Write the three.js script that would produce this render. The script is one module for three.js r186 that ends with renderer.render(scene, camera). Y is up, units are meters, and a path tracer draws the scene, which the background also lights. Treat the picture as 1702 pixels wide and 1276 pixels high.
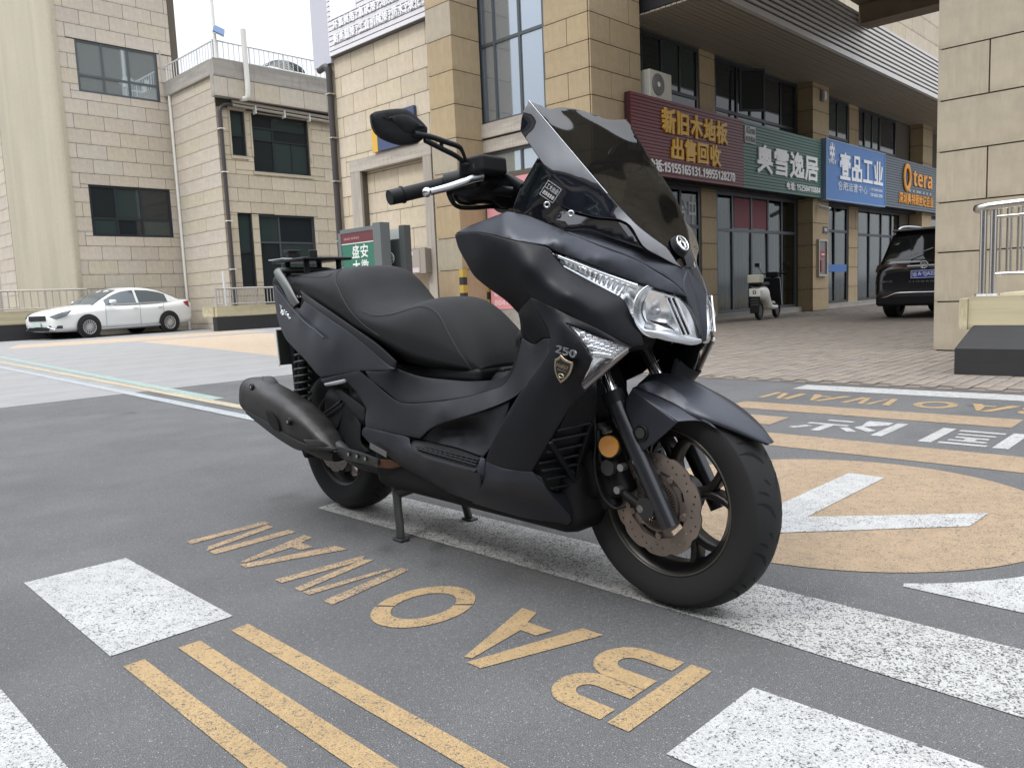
import * as THREE from 'three';
import { FontLoader } from 'three/addons/loaders/FontLoader.js';
import { TextGeometry } from 'three/addons/geometries/TextGeometry.js';
import { RoundedBoxGeometry } from 'three/addons/geometries/RoundedBoxGeometry.js';
import { mergeGeometries, mergeVertices } from 'three/addons/utils/BufferGeometryUtils.js';

// ---------------------------------------------------------------- camera, sky, sun, exposure
const scene = new THREE.Scene();
const camera = new THREE.PerspectiveCamera(51.84, 1024 / 767, 0.05, 600);
camera.rotation.order = 'YXZ';
camera.position.set(0, 0.79, 0);
camera.rotation.set(-0.11344, -0.79988, -0.04315);
const renderer = new THREE.WebGLRenderer({ antialias: true });
renderer.toneMapping = THREE.LinearToneMapping;
renderer.toneMappingExposure = 1.15;
renderer.shadowMap.enabled = true;

const clamp = THREE.MathUtils.clamp, lerp = THREE.MathUtils.lerp, smooth = THREE.MathUtils.smoothstep;
let seedState = 20240611;
function rnd() { seedState = (seedState + 0x6d2b79f5) | 0; let t = Math.imul(seedState ^ (seedState >>> 15), 1 | seedState); t = (t + Math.imul(t ^ (t >>> 7), 61 | t)) ^ t; return ((t ^ (t >>> 14)) >>> 0) / 4294967296; }
function hash(x, y) { let h = Math.imul(x | 0, 374761393) + Math.imul(y | 0, 668265263); h = Math.imul(h ^ (h >>> 13), 1274126177); return ((h ^ (h >>> 16)) >>> 0) / 4294967296; }
function vnoise(x, y, per) {
  const ix = Math.floor(x), iy = Math.floor(y), fx = x - ix, fy = y - iy, u = fx * fx * (3 - 2 * fx), v = fy * fy * (3 - 2 * fy);
  const m = (a) => ((a % per) + per) % per;
  return lerp(lerp(hash(m(ix), m(iy)), hash(m(ix + 1), m(iy)), u), lerp(hash(m(ix), m(iy + 1)), hash(m(ix + 1), m(iy + 1)), u), v);
}
function fbm(x, y, per, oct) { let s = 0, a = 0.5, t = 0; for (let i = 0; i < oct; i++) { s += a * vnoise(x, y, per); t += a; a *= 0.5; x *= 2; y *= 2; per *= 2; } return s / t; }

{ // overcast sky: bright, slightly blue towards the zenith, soft cloud mottling
  const W = 512, Hh = 256, d = new Float32Array(W * Hh * 4);
  for (let j = 0; j < Hh; j++) for (let i = 0; i < W; i++) {
    const el = ((j + 0.5) / Hh - 0.5) * Math.PI, s = Math.max(0, Math.sin(el));
    const c = fbm((i / W) * 12, (j / Hh) * 8, 12, 4) - 0.5;
    let L = 0.78 * (1 + 4.2 * s * s) * (1 + 0.22 * c);
    if (el < 0) L = 0.25;
    const o = (j * W + i) * 4, b = clamp(0.5 + c, 0, 1);
    d[o] = L * lerp(0.90, 0.985, b); d[o + 1] = L * lerp(0.955, 1.0, b); d[o + 2] = L * lerp(1.06, 1.02, b); d[o + 3] = 1;
  }
  const sky = new THREE.DataTexture(d, W, Hh, THREE.RGBAFormat, THREE.FloatType);
  sky.mapping = THREE.EquirectangularReflectionMapping; sky.magFilter = THREE.LinearFilter; sky.needsUpdate = true;
  scene.background = sky; scene.environment = sky;
}
const sun = new THREE.DirectionalLight(new THREE.Color(1, 0.96, 0.9), 1.2);
sun.position.set(-22, 34, -10); sun.target.position.set(4, 0, -6);
sun.castShadow = true; sun.shadow.radius = 20; sun.shadow.mapSize.set(2048, 2048);
Object.assign(sun.shadow.camera, { left: -40, right: 40, top: 40, bottom: -40, near: 1, far: 120 });
scene.add(sun, sun.target);

// ---------------------------------------------------------------- textures and materials
const V3 = (x, y, z) => new THREE.Vector3(x, y, z);
function dataTex(n, fn, srgb, rep) {
  const a = new Uint8Array(n * n * 4);
  for (let y = 0; y < n; y++) for (let x = 0; x < n; x++) { const c = fn(x, y), o = (y * n + x) * 4; a[o] = clamp(c[0], 0, 255); a[o + 1] = clamp(c[1], 0, 255); a[o + 2] = clamp(c[2], 0, 255); a[o + 3] = 255; }
  const t = new THREE.DataTexture(a, n, n); t.wrapS = t.wrapT = THREE.RepeatWrapping; t.magFilter = THREE.LinearFilter; t.minFilter = THREE.LinearMipmapLinearFilter;
  if (srgb) t.colorSpace = THREE.SRGBColorSpace;
  if (rep) t.repeat.set(rep, rep);
  t.needsUpdate = true; return t;
}
const sr = (l) => 255 * (l <= 0.0031308 ? 12.92 * l : 1.055 * Math.pow(l, 1 / 2.4) - 0.055);
const M = {};
function std(color, rough, metal = 0, extra = {}) { const m = new THREE.MeshStandardMaterial({ roughness: rough, metalness: metal, ...extra }); m.color.setRGB(...color); return m; }
function phys(color, rough, metal = 0, extra = {}) { const m = new THREE.MeshPhysicalMaterial({ roughness: rough, metalness: metal, ...extra }); m.color.setRGB(...color); return m; }

// asphalt: stones 4-9 mm (cellular), pits between them
const NA = 1024;
const grainH = new Float32Array(NA * NA);
{
  const cells = 256, cs = NA / cells;
  for (let y = 0; y < NA; y++) for (let x = 0; x < NA; x++) {
    const cx = Math.floor(x / cs), cy = Math.floor(y / cs); let d1 = 9, d2 = 9, id = 0;
    for (let j = -1; j <= 1; j++) for (let i = -1; i <= 1; i++) {
      const gx = (cx + i + cells) % cells, gy = (cy + j + cells) % cells;
      const px = cx + i + hash(gx, gy), py = cy + j + hash(gx + 911, gy + 37), dd = Math.hypot(x / cs - px, y / cs - py);
      if (dd < d1) { d2 = d1; d1 = dd; id = hash(gx + 5, gy + 77); } else if (dd < d2) d2 = dd;
    }
    grainH[y * NA + x] = clamp((d2 - d1) * 1.6, 0, 1) * (0.45 + 0.55 * id) ;
  }
}
const gh = (x, y) => grainH[(y & (NA - 1)) * NA + (x & (NA - 1))];
const bumpTex = dataTex(NA, (x, y) => { const v = 255 * gh(x, y); return [v, v, v]; });
// one colour map per kind of ground; uv are metres / 1.25, the tile is 1.25 m
function groundMat(fn, bump, rough = 0.93) {
  const t = dataTex(NA, fn, true), m = new THREE.MeshStandardMaterial({ map: t, roughness: rough, bumpMap: bumpTex, bumpScale: bump, metalness: 0 });
  return m;
}
const blot = (x, y, f) => fbm((x / NA) * f, (y / NA) * f, f, 4);
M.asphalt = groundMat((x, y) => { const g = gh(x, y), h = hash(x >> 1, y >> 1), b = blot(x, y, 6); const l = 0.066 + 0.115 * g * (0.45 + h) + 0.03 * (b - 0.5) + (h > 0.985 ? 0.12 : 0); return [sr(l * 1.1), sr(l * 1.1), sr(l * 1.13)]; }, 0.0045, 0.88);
M.litAsphalt = groundMat((x, y) => { const g = gh(x, y), h = hash(x >> 2, y >> 2), b = blot(x, y, 5); const l = 0.235 + 0.07 * g * h + 0.06 * (b - 0.5); return [sr(l * 1.01), sr(l), sr(l * 0.985)]; }, 0.003);  // asphalt outside the overhead shadow; the brighter light is put into its colour
function paint(r, g, b, wear) {
  return groundMat((x, y) => {
    const gr = gh(x, y), n = blot(x, y, 4), f1 = vnoise((x / NA) * 240, (y / NA) * 240, 240), f2 = vnoise((x / NA) * 440 + 7, (y / NA) * 440, 440), f3 = vnoise((x / NA) * 46, (y / NA) * 46, 46);
    const v = 0.30 * f1 + 0.42 * f2 + 0.08 * f3 + 0.20 * clamp(gr * 1.7, 0, 1), th = 0.22 + 0.62 * wear + 0.10 * (n - 0.5), k = smooth(v, th - 0.035, th + 0.045);
    const dirt = 0.90 + 0.16 * (n - 0.5) + 0.12 * (f3 - 0.5) + 0.1 * (f2 - 0.5);
    return [sr(lerp(0.07, r * dirt, k)), sr(lerp(0.07, g * dirt, k)), sr(lerp(0.074, b * dirt, k))]; }, 0.0035, 0.85);
}
M.white = paint(0.42, 0.42, 0.41, 0.16);
M.whiteThin = paint(0.41, 0.41, 0.395, 0.27);
M.orange = paint(0.36, 0.25, 0.125, 0.13);
M.orangeThin = paint(0.37, 0.26, 0.15, 0.29);
M.orangeDisc = paint(0.32, 0.235, 0.15, 0.13);
M.orangeFar = paint(0.46, 0.36, 0.26, 0.14);
M.green = paint(0.31, 0.40, 0.36, 0.2);
M.yellow = paint(0.45, 0.39, 0.27, 0.2);
M.blue = paint(0.38, 0.41, 0.42, 0.2);

const mottle = dataTex(256, (x, y) => { const n = fbm(x / 256 * 4, y / 256 * 4, 4, 4), s = fbm(x / 256 * 24, y / 256 * 3, 24, 3), v = 236 + 26 * (n - 0.5) + 20 * (s - 0.5) + 10 * (hash(x, y) - 0.5); return [v, v - 1, v - 3]; }, true);
const grime = dataTex(512, (x, y) => { const n = fbm(x / 512 * 5, y / 512 * 5, 5, 5), s = fbm(x / 512 * 40, y / 512 * 2, 40, 3); const v = 225 + 60 * (n - 0.5) + 50 * Math.min(0, s - 0.45); return [v, v - 2, v - 6]; }, true);
const fineBump = dataTex(256, (x, y) => { const v = 128 + 120 * (hash(x, y) - 0.5) * 0.6 + 80 * (fbm(x / 8, y / 8, 32, 2) - 0.5); return [v, v, v]; });
function stone(r, g, b) { return std([r, g, b], 0.8, 0, { map: mottle, bumpMap: fineBump, bumpScale: 0.0006 }); }
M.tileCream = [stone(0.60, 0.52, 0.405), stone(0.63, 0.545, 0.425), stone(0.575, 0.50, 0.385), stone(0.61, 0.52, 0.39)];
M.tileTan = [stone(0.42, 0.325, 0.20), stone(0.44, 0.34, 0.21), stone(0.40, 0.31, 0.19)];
M.tileGrey = [stone(0.56, 0.50, 0.42), stone(0.58, 0.52, 0.435), stone(0.54, 0.48, 0.40), stone(0.555, 0.505, 0.43)];
M.tilePillar = [stone(0.42, 0.365, 0.28), stone(0.43, 0.375, 0.285), stone(0.41, 0.36, 0.275)];
for (const k of ['tileCream', 'tileTan', 'tileGrey']) for (let i = 0; i < 5; i++) { const m = M[k][i % 3].clone(), f = 0.95 + 0.09 * rnd(); m.color.multiplyScalar(f); m.color.b *= 0.94 + 0.1 * rnd(); M[k].push(m); }
M.joint = std([0.10, 0.085, 0.065], 0.95);
M.plaster = std([0.60, 0.54, 0.42], 0.9, 0, { map: grime });
M.plasterBig = std([0.47, 0.425, 0.33], 0.9);
{ const t = mottle.clone(); t.repeat.set(0.11, 0.07); t.needsUpdate = true; M.plasterBig.map = t; }
M.creamPlaster = std([0.60, 0.54, 0.37], 0.9, 0, { map: grime });
M.greyPlaster = std([0.42, 0.40, 0.37], 0.9, 0, { map: grime });
M.trimGrey = std([0.52, 0.48, 0.43], 0.85, 0, { map: grime });
M.blackRubberPaint = std([0.028, 0.028, 0.03], 0.7, 0, { map: grime });
M.frameDark = std([0.025, 0.03, 0.038], 0.4, 0.3);
M.frameGrey = std([0.09, 0.1, 0.11], 0.45, 0.4);
M.glassDark = phys([0.018, 0.022, 0.024], 0.04, 0, { ior: 1.55 });
M.glassGreen = phys([0.03, 0.045, 0.042], 0.05, 0, { ior: 1.6 });
M.glassCurtain = phys([0.42, 0.47, 0.52], 0.06, 0.75);
M.glassSky = phys([0.5, 0.56, 0.58], 0.05, 0.75);
M.shopGlass = phys([0.62, 0.68, 0.66], 0.03, 0, { transmission: 1, thickness: 0, ior: 1.5 });
M.interior = std([0.12, 0.12, 0.11], 0.9);
M.curtainCloth = std([0.17, 0.175, 0.165], 0.95);
M.steel = std([0.62, 0.6, 0.57], 0.24, 1);
M.steelDull = std([0.42, 0.38, 0.33], 0.5, 0.55);
M.railGrey = std([0.40, 0.39, 0.37], 0.5, 0.4);
M.railWhite = std([0.62, 0.62, 0.62], 0.5, 0.1);
M.soffit = std([0.30, 0.265, 0.215], 0.65, 0.1);
M.louvre = std([0.60, 0.58, 0.55], 0.45, 0.35);
M.pipeDark = std([0.05, 0.042, 0.042], 0.5, 0.1);
M.pipeWhite = std([0.66, 0.65, 0.6], 0.6);
M.plastWhite = std([0.7, 0.7, 0.66], 0.5);
M.plastGrey = std([0.3, 0.31, 0.32], 0.5);
M.black = std([0.012, 0.012, 0.014], 0.5);

// ---------------------------------------------------------------- object helpers
const used = {};
function numbered(n) { used[n] = (used[n] ?? -1) + 1; return used[n] ? n + '_' + String(used[n]).padStart(3, '0') : n; }
function thing(name, label, category, pos = [0, 0, 0], turn = 0, group) {
  const o = new THREE.Group(); o.name = numbered(name); o.position.set(...pos); o.rotation.y = turn;
  o.userData = { label, category }; if (group) o.userData.group = group; scene.add(o); return o;
}
function struct(name, label) { const o = new THREE.Group(); o.name = numbered(name); o.userData = { kind: 'structure' }; if (label) o.userData.label = label; scene.add(o); return o; }
function shade(m) { m.castShadow = true; m.receiveShadow = true; return m; }
function mesh(name, geo, mat, parent, label) { const m = shade(new THREE.Mesh(geo, mat)); m.name = name; if (label) m.userData.label = label; parent.add(m); return m; }
const UNIT = new THREE.BoxGeometry(1, 1, 1);
function box(name, parent, mat, x0, x1, y0, y1, z0, z1) { const m = mesh(name, UNIT, mat, parent); m.scale.set(Math.abs(x1 - x0), Math.abs(y1 - y0), Math.abs(z1 - z0)); m.position.set((x0 + x1) / 2, (y0 + y1) / 2, (z0 + z1) / 2); return m; }
function boxGeo(x0, x1, y0, y1, z0, z1) { const g = new THREE.BoxGeometry(Math.abs(x1 - x0), Math.abs(y1 - y0), Math.abs(z1 - z0)); g.translate((x0 + x1) / 2, (y0 + y1) / 2, (z0 + z1) / 2); return g; }
function rbox(w, h, d, r = 0.01, s = 2) { return new RoundedBoxGeometry(w, h, d, s, Math.min(r, w / 2.01, h / 2.01, d / 2.01)); }
function tubeGeo(pts, r, seg = 8, n) { const c = new THREE.CatmullRomCurve3(pts.map((p) => V3(...p)), false, 'centripetal'); return new THREE.TubeGeometry(c, n ?? Math.max(4, pts.length * 6), r, seg, false); }
function rodGeo(a, b, r, r2 = r, seg = 14) { const A = V3(...a), B = V3(...b), d = B.clone().sub(A), g = new THREE.CylinderGeometry(r2, r, d.length(), seg); g.applyQuaternion(new THREE.Quaternion().setFromUnitVectors(V3(0, 1, 0), d.clone().normalize())); g.translate((A.x + B.x) / 2, (A.y + B.y) / 2, (A.z + B.z) / 2); return g; }
function merge(list) { return mergeGeometries(list.map((g) => { const q = g.index ? g.toNonIndexed() : g; for (const k of Object.keys(q.attributes)) if (!['position', 'normal', 'uv'].includes(k)) q.deleteAttribute(k); if (!q.attributes.uv) q.setAttribute('uv', new THREE.BufferAttribute(new Float32Array(q.attributes.position.count * 2), 2)); return q; })); }
function mirrorZ(g) { const q = g.clone(); q.scale(1, 1, -1); const ix = q.index; if (ix) { for (let i = 0; i < ix.count; i += 3) { const a = ix.getX(i), b = ix.getX(i + 1); ix.setX(i, b); ix.setX(i + 1, a); } } else for (const k of Object.keys(q.attributes)) { const at = q.attributes[k], n = at.itemSize; for (let i = 0; i < at.count; i += 3) for (let c = 0; c < n; c++) { const t = at.array[i * n + c]; at.array[i * n + c] = at.array[(i + 1) * n + c]; at.array[(i + 1) * n + c] = t; } } return q; }
function basisQ(xDir, yDir) { const x = V3(...xDir).normalize(), z = V3().crossVectors(x, V3(...yDir)).normalize(), y = V3().crossVectors(z, x); return new THREE.Quaternion().setFromRotationMatrix(new THREE.Matrix4().makeBasis(x, y, z)); }
const fonts = {};
for (const f of ['sans_bold', 'sans_regular', 'serif_bold']) fonts[f] = await new FontLoader().loadAsync('fonts/droid/droid_' + f + '.typeface.json');
// text lying in the xy plane, its lower left corner at the origin, fitted to a width and a height
function textGeo(s, font, h, w, depth) { const g = new TextGeometry(s, { font: fonts[font], size: 1, depth: 1, curveSegments: 3, bevelEnabled: false }); g.computeBoundingBox(); const b = g.boundingBox; g.translate(-b.min.x, -b.min.y, 0); g.scale(w ? w / (b.max.x - b.min.x) : h / (b.max.y - b.min.y), h / (b.max.y - b.min.y), depth); return g; }

// ---------------------------------------------------------------- strokes of the characters on the signs (100 x 100 grid, y down)
const HAN = {
  新: '25,2,25,12 5,14,50,14 16,20,20,32 40,18,34,32 3,36,52,36 28,36,28,96 5,56,50,56 26,60,6,84 32,62,46,80 92,4,62,14 62,14,62,60,52,96 62,42,98,42 82,42,82,98',
  旧: '12,4,12,96 34,10,34,94 34,12,90,12,90,92 34,50,90,50 34,90,90,90', 木: '5,30,95,30 50,3,50,98 48,32,8,80 52,32,94,80',
  地: '4,34,40,34 22,8,22,78 2,86,42,70 38,50,98,30,94,66,84,66 68,4,68,70 48,22,48,84,52,92,96,92,97,74',
  板: '4,28,42,28 22,2,22,98 22,32,4,66 24,36,42,58 94,6,54,14 54,14,54,56,42,94 54,38,92,38,74,70,50,96 60,52,76,78,98,94',
  出: '50,3,50,92 18,14,18,46,84,46 84,12,84,46 8,54,8,92,94,92 94,54,94,92',
  售: '28,2,6,30 20,16,20,60 54,2,58,12 22,14,92,14 22,29,84,29 22,43,84,43 20,58,96,58 54,14,54,58 22,68,22,97 22,70,80,70,80,97 22,92,80,92',
  回: '8,8,92,8,92,95 8,8,8,95 8,92,92,92 32,32,68,32,68,68 32,32,32,68 32,66,68,66', 收: '10,16,10,66,34,56 32,4,32,98 62,2,44,46 54,26,98,26 86,28,74,66,42,96 54,42,70,76,98,96',
  电: '14,20,14,66 14,22,84,22,84,64 14,44,84,44 14,64,84,64 50,4,50,86,56,92,96,92,97,76', 话: '12,6,24,18 2,36,24,36,24,86,38,74 90,4,48,16 40,34,98,34 68,14,68,56 48,58,48,96 48,58,90,58,90,96 48,92,90,92',
  奥: '50,2,42,12 16,14,16,58 16,14,84,14,84,56 28,36,72,36 50,18,50,58 30,22,38,30 70,22,62,30 46,40,30,54 54,40,72,54 4,64,96,64 50,58,46,74,6,97 52,66,94,97',
  雪: '16,6,84,6 4,18,4,34 4,18,96,18,92,34 50,6,50,46 22,27,38,27 22,38,38,38 62,27,78,27 62,38,78,38 14,54,84,54,84,97 16,74,84,74 12,94,84,94',
  逸: '8,6,20,18 2,40,22,40,22,76 2,96,22,78,50,92,98,92 54,2,34,28 48,14,82,14,70,26 42,28,42,50 42,28,88,28,88,50 42,48,88,48 64,28,58,58,36,84 70,50,70,76,76,82,96,80,97,66',
  居: '10,8,90,8,90,32 12,32,90,32 12,8,12,60,2,96 22,48,98,48 60,34,60,66 30,66,30,97 30,66,88,66,88,97 30,93,88,93',
  壹: '6,12,94,12 50,2,50,26 16,26,84,26 4,38,4,50 4,38,96,38,94,50 24,50,76,50 28,60,28,80 28,60,72,60,72,80 28,78,72,78 34,82,40,92 66,82,60,92 4,96,96,96',
  品: '28,6,28,42 28,6,74,6,74,42 28,40,74,40 4,54,4,96 4,54,42,54,42,96 4,94,42,94 58,54,58,96 58,54,96,54,96,96 58,94,96,94', 工: '10,12,90,12 50,12,50,90 2,92,98,92', 业: '36,4,36,90 64,4,64,90 8,24,20,70 92,24,80,70 2,92,98,92',
  合: '50,3,4,44 50,3,96,44 30,44,70,44 22,60,22,97 22,60,78,60,78,97 22,94,78,94', 肥: '10,8,10,66,4,96 10,8,38,8,38,92 12,34,38,34 12,58,38,58 52,12,52,84,58,94,96,94,97,74 52,12,92,12,92,54 52,52,92,52 72,14,72,52',
  运: '6,8,18,20 2,40,20,40,20,78 2,96,20,78,50,92,98,92 42,14,90,14 34,38,98,38 62,40,44,72,86,66 76,52,92,78', 营: '4,14,96,14 32,4,32,24 68,4,68,24 6,32,6,46 6,32,94,32,92,46 28,44,28,62 28,44,72,44,72,62 28,61,72,61 18,72,18,97 18,72,82,72,82,97 18,94,82,94',
  中: '10,24,10,66 10,24,90,24,90,66 10,64,90,64 50,2,50,98', 心: '12,50,4,80 34,36,34,86,42,94,78,94,80,70 46,14,58,34 80,40,94,70', 安: '50,2,54,12 6,18,6,34 6,18,94,18,92,34 4,52,96,52 44,28,24,70,88,96 74,52,56,80,10,97',
  徽: '18,4,4,26 22,26,4,54 14,42,14,98 30,10,30,28,58,28 44,4,44,28 58,10,58,28 30,40,58,40 44,48,32,60,56,60 44,62,44,96 32,78,30,90 56,78,60,88 72,4,64,36 68,24,98,24 88,26,84,60,62,96 72,40,82,74,98,96',
  盛: '20,14,94,14 20,14,20,40,8,62 20,32,46,32,44,54 58,2,66,36,84,58,94,46 82,22,62,48 18,66,18,94 18,66,82,66,82,94 40,66,40,94 60,66,60,94 2,96,98,96', 大: '6,32,94,32 50,4,50,36,38,68,6,97 52,36,66,70,96,97',
  宝: '50,2,54,12 6,16,6,32 6,16,94,16,92,32 20,40,80,40 24,64,76,64 12,92,90,92 50,40,50,92 66,72,76,84', 国: '8,8,92,8,92,96 8,8,8,96 8,94,92,94 26,26,74,26 28,48,72,48 24,76,76,76 50,26,50,76 62,56,70,66',
  上: '46,4,46,92 46,42,86,42 4,92,96,92', 海: '10,10,22,22 4,38,18,48 4,92,22,60 44,4,32,30 40,18,94,18 44,34,88,34,84,92,74,92 44,34,38,76,94,76 34,56,98,56 60,40,66,50 58,60,64,70',
  漆: '8,8,18,18 4,36,16,44 4,94,20,58 26,18,98,18 62,2,62,40 60,20,30,42 64,20,96,42 62,40,28,60 62,40,98,60 62,56,62,98 40,68,52,74 84,66,72,76 34,92,54,80 90,92,70,80',
  防: '10,6,10,98 10,8,36,8,26,36,38,56,24,66 66,2,70,16 42,24,98,24 62,24,58,62,36,97 60,50,90,50,86,92,74,92', 火: '20,28,30,48 84,26,70,46 50,4,50,40,38,70,6,97 52,44,66,74,96,97', 水: '50,2,50,94,40,88 10,32,38,32,30,60,6,84 88,22,60,44 54,36,70,70,96,90',
  线: '22,4,6,34,24,34,4,62,34,56 4,88,36,76 42,30,92,22 42,54,96,46 60,4,70,60,96,96 92,62,48,96 78,6,88,16', 环: '4,14,40,14 6,44,38,44 22,14,22,78 2,86,42,72 46,14,98,14 74,14,44,62 68,36,68,98 72,44,94,62',
  树: '4,30,34,30 18,4,18,98 18,34,4,64 20,38,34,56 38,22,60,22,38,84 40,40,64,82 62,30,98,30 84,4,84,94,74,88 68,46,76,62', 氧: '28,4,8,30 26,14,94,14 28,27,82,27 14,40,80,40,82,86,96,94,97,80 26,46,32,54 56,46,50,54 18,60,66,60 22,74,62,74 12,88,70,88 42,60,42,98',
  脂: '10,8,10,66,4,96 10,8,36,8,36,92 12,34,36,34 12,58,36,58 52,6,52,34,92,34 88,10,54,22 54,50,54,97 54,50,90,50,90,97 54,72,90,72 54,94,90,94', 高: '50,2,50,14 4,16,96,16 30,26,70,26,70,42 30,26,30,42 30,41,70,41 10,54,10,98 10,54,90,54,90,94 34,64,66,64,66,84 34,64,34,84 34,83,66,83',
  温: '8,8,18,18 4,36,16,44 4,94,20,58 36,8,88,8,88,46 36,8,36,46 36,27,88,27 36,45,88,45 30,60,94,60 32,60,32,94 52,60,52,94 74,60,74,94 94,60,94,94 24,95,99,95', 机: '4,28,40,28 22,2,22,98 22,32,4,66 24,36,40,56 54,12,54,60,44,96 54,12,84,12,84,88,98,90,98,74',
  械: '4,28,36,28 20,2,20,98 20,32,4,66 22,36,36,56 40,26,98,26 44,56,74,56 52,40,52,60,44,84 66,40,66,90 76,4,82,60,97,94 94,48,74,90 88,6,94,16', 化: '30,4,6,46 20,32,20,97 90,22,48,60 54,6,54,84,60,93,96,93,97,74',
  砖: '2,14,40,14 22,14,4,56 14,46,14,88 14,46,38,46,38,88 14,86,38,86 48,16,94,16 42,36,98,36 66,4,56,58,90,58,70,84 60,72,82,94', 背: '36,2,36,36 8,14,36,14 6,36,36,28 62,2,62,30,68,34,94,34,94,24 90,8,64,20 22,46,22,98 22,46,80,46,80,94 22,62,80,62 22,76,80,76',
  胶: '10,8,10,66,4,96 10,8,34,8,34,92 12,34,34,34 12,58,34,58 66,2,70,14 42,20,98,20 58,28,46,48 78,28,94,46 84,48,44,96 54,52,96,96', 碳: '2,14,40,14 22,14,4,56 14,46,14,88 14,46,38,46,38,88 14,86,38,86 70,2,70,24 48,8,48,24,94,24 94,8,94,24 44,38,98,38 54,38,40,90 70,44,70,66,48,97 72,64,96,96',
  划: '8,30,60,24 34,4,46,66,66,90 56,48,10,88 48,6,58,18 74,14,74,70 94,4,94,96,84,90', 耐: '2,10,50,10 26,10,22,28 6,28,6,96 6,28,48,28,48,92 20,34,20,88 34,34,34,88 54,28,98,28 84,4,84,96,74,90 62,44,72,62',
  玻: '2,14,36,14 4,44,34,44 20,14,20,78 2,86,38,74 46,20,46,56,38,97 46,20,94,20,90,36 70,2,70,44 48,44,88,44,66,80,42,97 56,54,76,82,98,96', 深: '8,8,18,18 4,36,16,44 4,94,20,58 32,10,32,24 32,10,96,10,96,24 52,18,40,40 74,18,92,38 34,54,98,54 66,42,66,98 64,56,34,88 68,56,98,88',
  圳: '4,34,40,34 22,8,22,78 2,86,42,70 52,6,52,60,44,96 74,14,74,84 94,4,94,98', 特: '18,4,10,30 6,26,40,26 24,2,24,98 4,62,42,50 52,16,92,16 72,2,72,34 44,36,98,36 46,56,98,56 82,40,82,94,70,90 56,66,64,80',
  朗: '26,2,30,10 10,12,10,90,42,78 10,12,44,12,44,48 10,30,44,30 10,48,44,48 28,56,50,88 60,8,60,66,52,97 60,8,94,8,94,94,84,92 62,34,94,34 62,60,94,60', 世: '4,34,96,34 26,10,26,66 50,4,50,66 74,8,74,66 26,64,74,64 12,14,12,92,94,92',
  纪: '22,4,6,34,24,34,4,62,34,56 4,88,36,76 48,12,90,12,90,46 48,46,90,46 48,46,48,84,54,93,96,93,97,74', 自: '50,2,40,14 18,16,18,97 18,16,82,16,82,97 18,42,82,42 18,68,82,68 18,93,82,93', 际: '',
};
// a ribbon of width w along each stroke; every stroke lies a hair proud of the one before
function hanGeo(ch, size, w, depth, list = [], ox = 0, oy = 0, sx = 1) {
  let lift = 0;
  for (const st of HAN[ch].split(' ')) {
    const n = st.split(',').map(Number);
    for (let i = 0; i + 3 < n.length; i += 2) {
      const ax = (n[i] / 100) * size * sx, ay = (1 - n[i + 1] / 100) * size, bx = (n[i + 2] / 100) * size * sx, by = (1 - n[i + 3] / 100) * size;
      const len = Math.hypot(bx - ax, by - ay), g = new THREE.BoxGeometry(len + w * 0.85, w, depth);
      g.rotateZ(Math.atan2(by - ay, bx - ax)); g.translate((ax + bx) / 2 + ox, (ay + by) / 2 + oy, depth / 2 + (lift += depth * 0.006)); list.push(g);
    }
  }
  return list;
}
// a line of characters and Latin text, left to right, of the given height and total width
function lineGeo(s, h, width, w, depth, font = 'sans_bold') {
  const parts = []; let x = 0; const runs = [];
  for (const ch of s) { if (HAN[ch]) runs.push(ch); else if (runs.length && !HAN[runs[runs.length - 1][0]]) runs[runs.length - 1] += ch; else runs.push(ch); }
  for (const r of runs) {
    if (HAN[r]) { hanGeo(r, h, w, depth, parts, x, 0, 0.94); x += h * 1.12; }
    else if (r.trim()) { const g = textGeo(r.trim(), font, h * 0.86, 0, depth * 0.9); g.translate(x, h * 0.05, 0); g.computeBoundingBox(); x = g.boundingBox.max.x + h * 0.18; parts.push(g); }
    else x += h * 0.4;
  }
  const g = merge(parts); if (width) g.scale(width / (x - h * 0.15), 1, 1); return g;
}

// ---------------------------------------------------------------- the ground
function sheetGeo(pts, holes = []) {
  const s = new THREE.Shape(pts.map((p) => new THREE.Vector2(p[0], -p[1])));
  for (const h of holes) s.holes.push(new THREE.Path(h.map((p) => new THREE.Vector2(p[0], -p[1]))));
  const g = new THREE.ShapeGeometry(s, 24); g.rotateX(-Math.PI / 2); const uv = g.attributes.uv; for (let i = 0; i < uv.count; i++) uv.setXY(i, uv.getX(i) / 1.25, uv.getY(i) / 1.25); return g;
}
// worn paint edges: outlines near the viewer are broken by a millimetre or two
function ragged(pts) { const out = []; pts.forEach((p, i) => { const q = pts[(i + 1) % pts.length], L = Math.hypot(q[0] - p[0], q[1] - p[1]), n = Math.hypot(p[0], p[1]) > 9 ? 1 : Math.min(160, Math.max(1, Math.round(L / 0.016))), nx = (q[1] - p[1]) / L, nz = -(q[0] - p[0]) / L; for (let k = 0; k < n; k++) { const d = k ? (rnd() - 0.5) * 0.0018 : 0; out.push([lerp(p[0], q[0], k / n) + nx * d, lerp(p[1], q[1], k / n) + nz * d]); } }); return out; }
function ground(name, pts, y, mat, holes) {
  if (y > 0.002) pts = ragged(pts); const m = shade(new THREE.Mesh(sheetGeo(pts, holes), mat)); m.name = numbered(name); m.position.y = y; m.userData.kind = 'structure'; scene.add(m); return m; }
const rect = (x0, x1, z0, z1, sk = 0) => [[x0 - sk * z0, z0], [x1 - sk * z0, z0], [x1 - sk * z1, z1], [x0 - sk * z1, z1]];
ground('road', rect(-260, 260, -260, 260), -0.006, M.asphalt);
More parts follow.
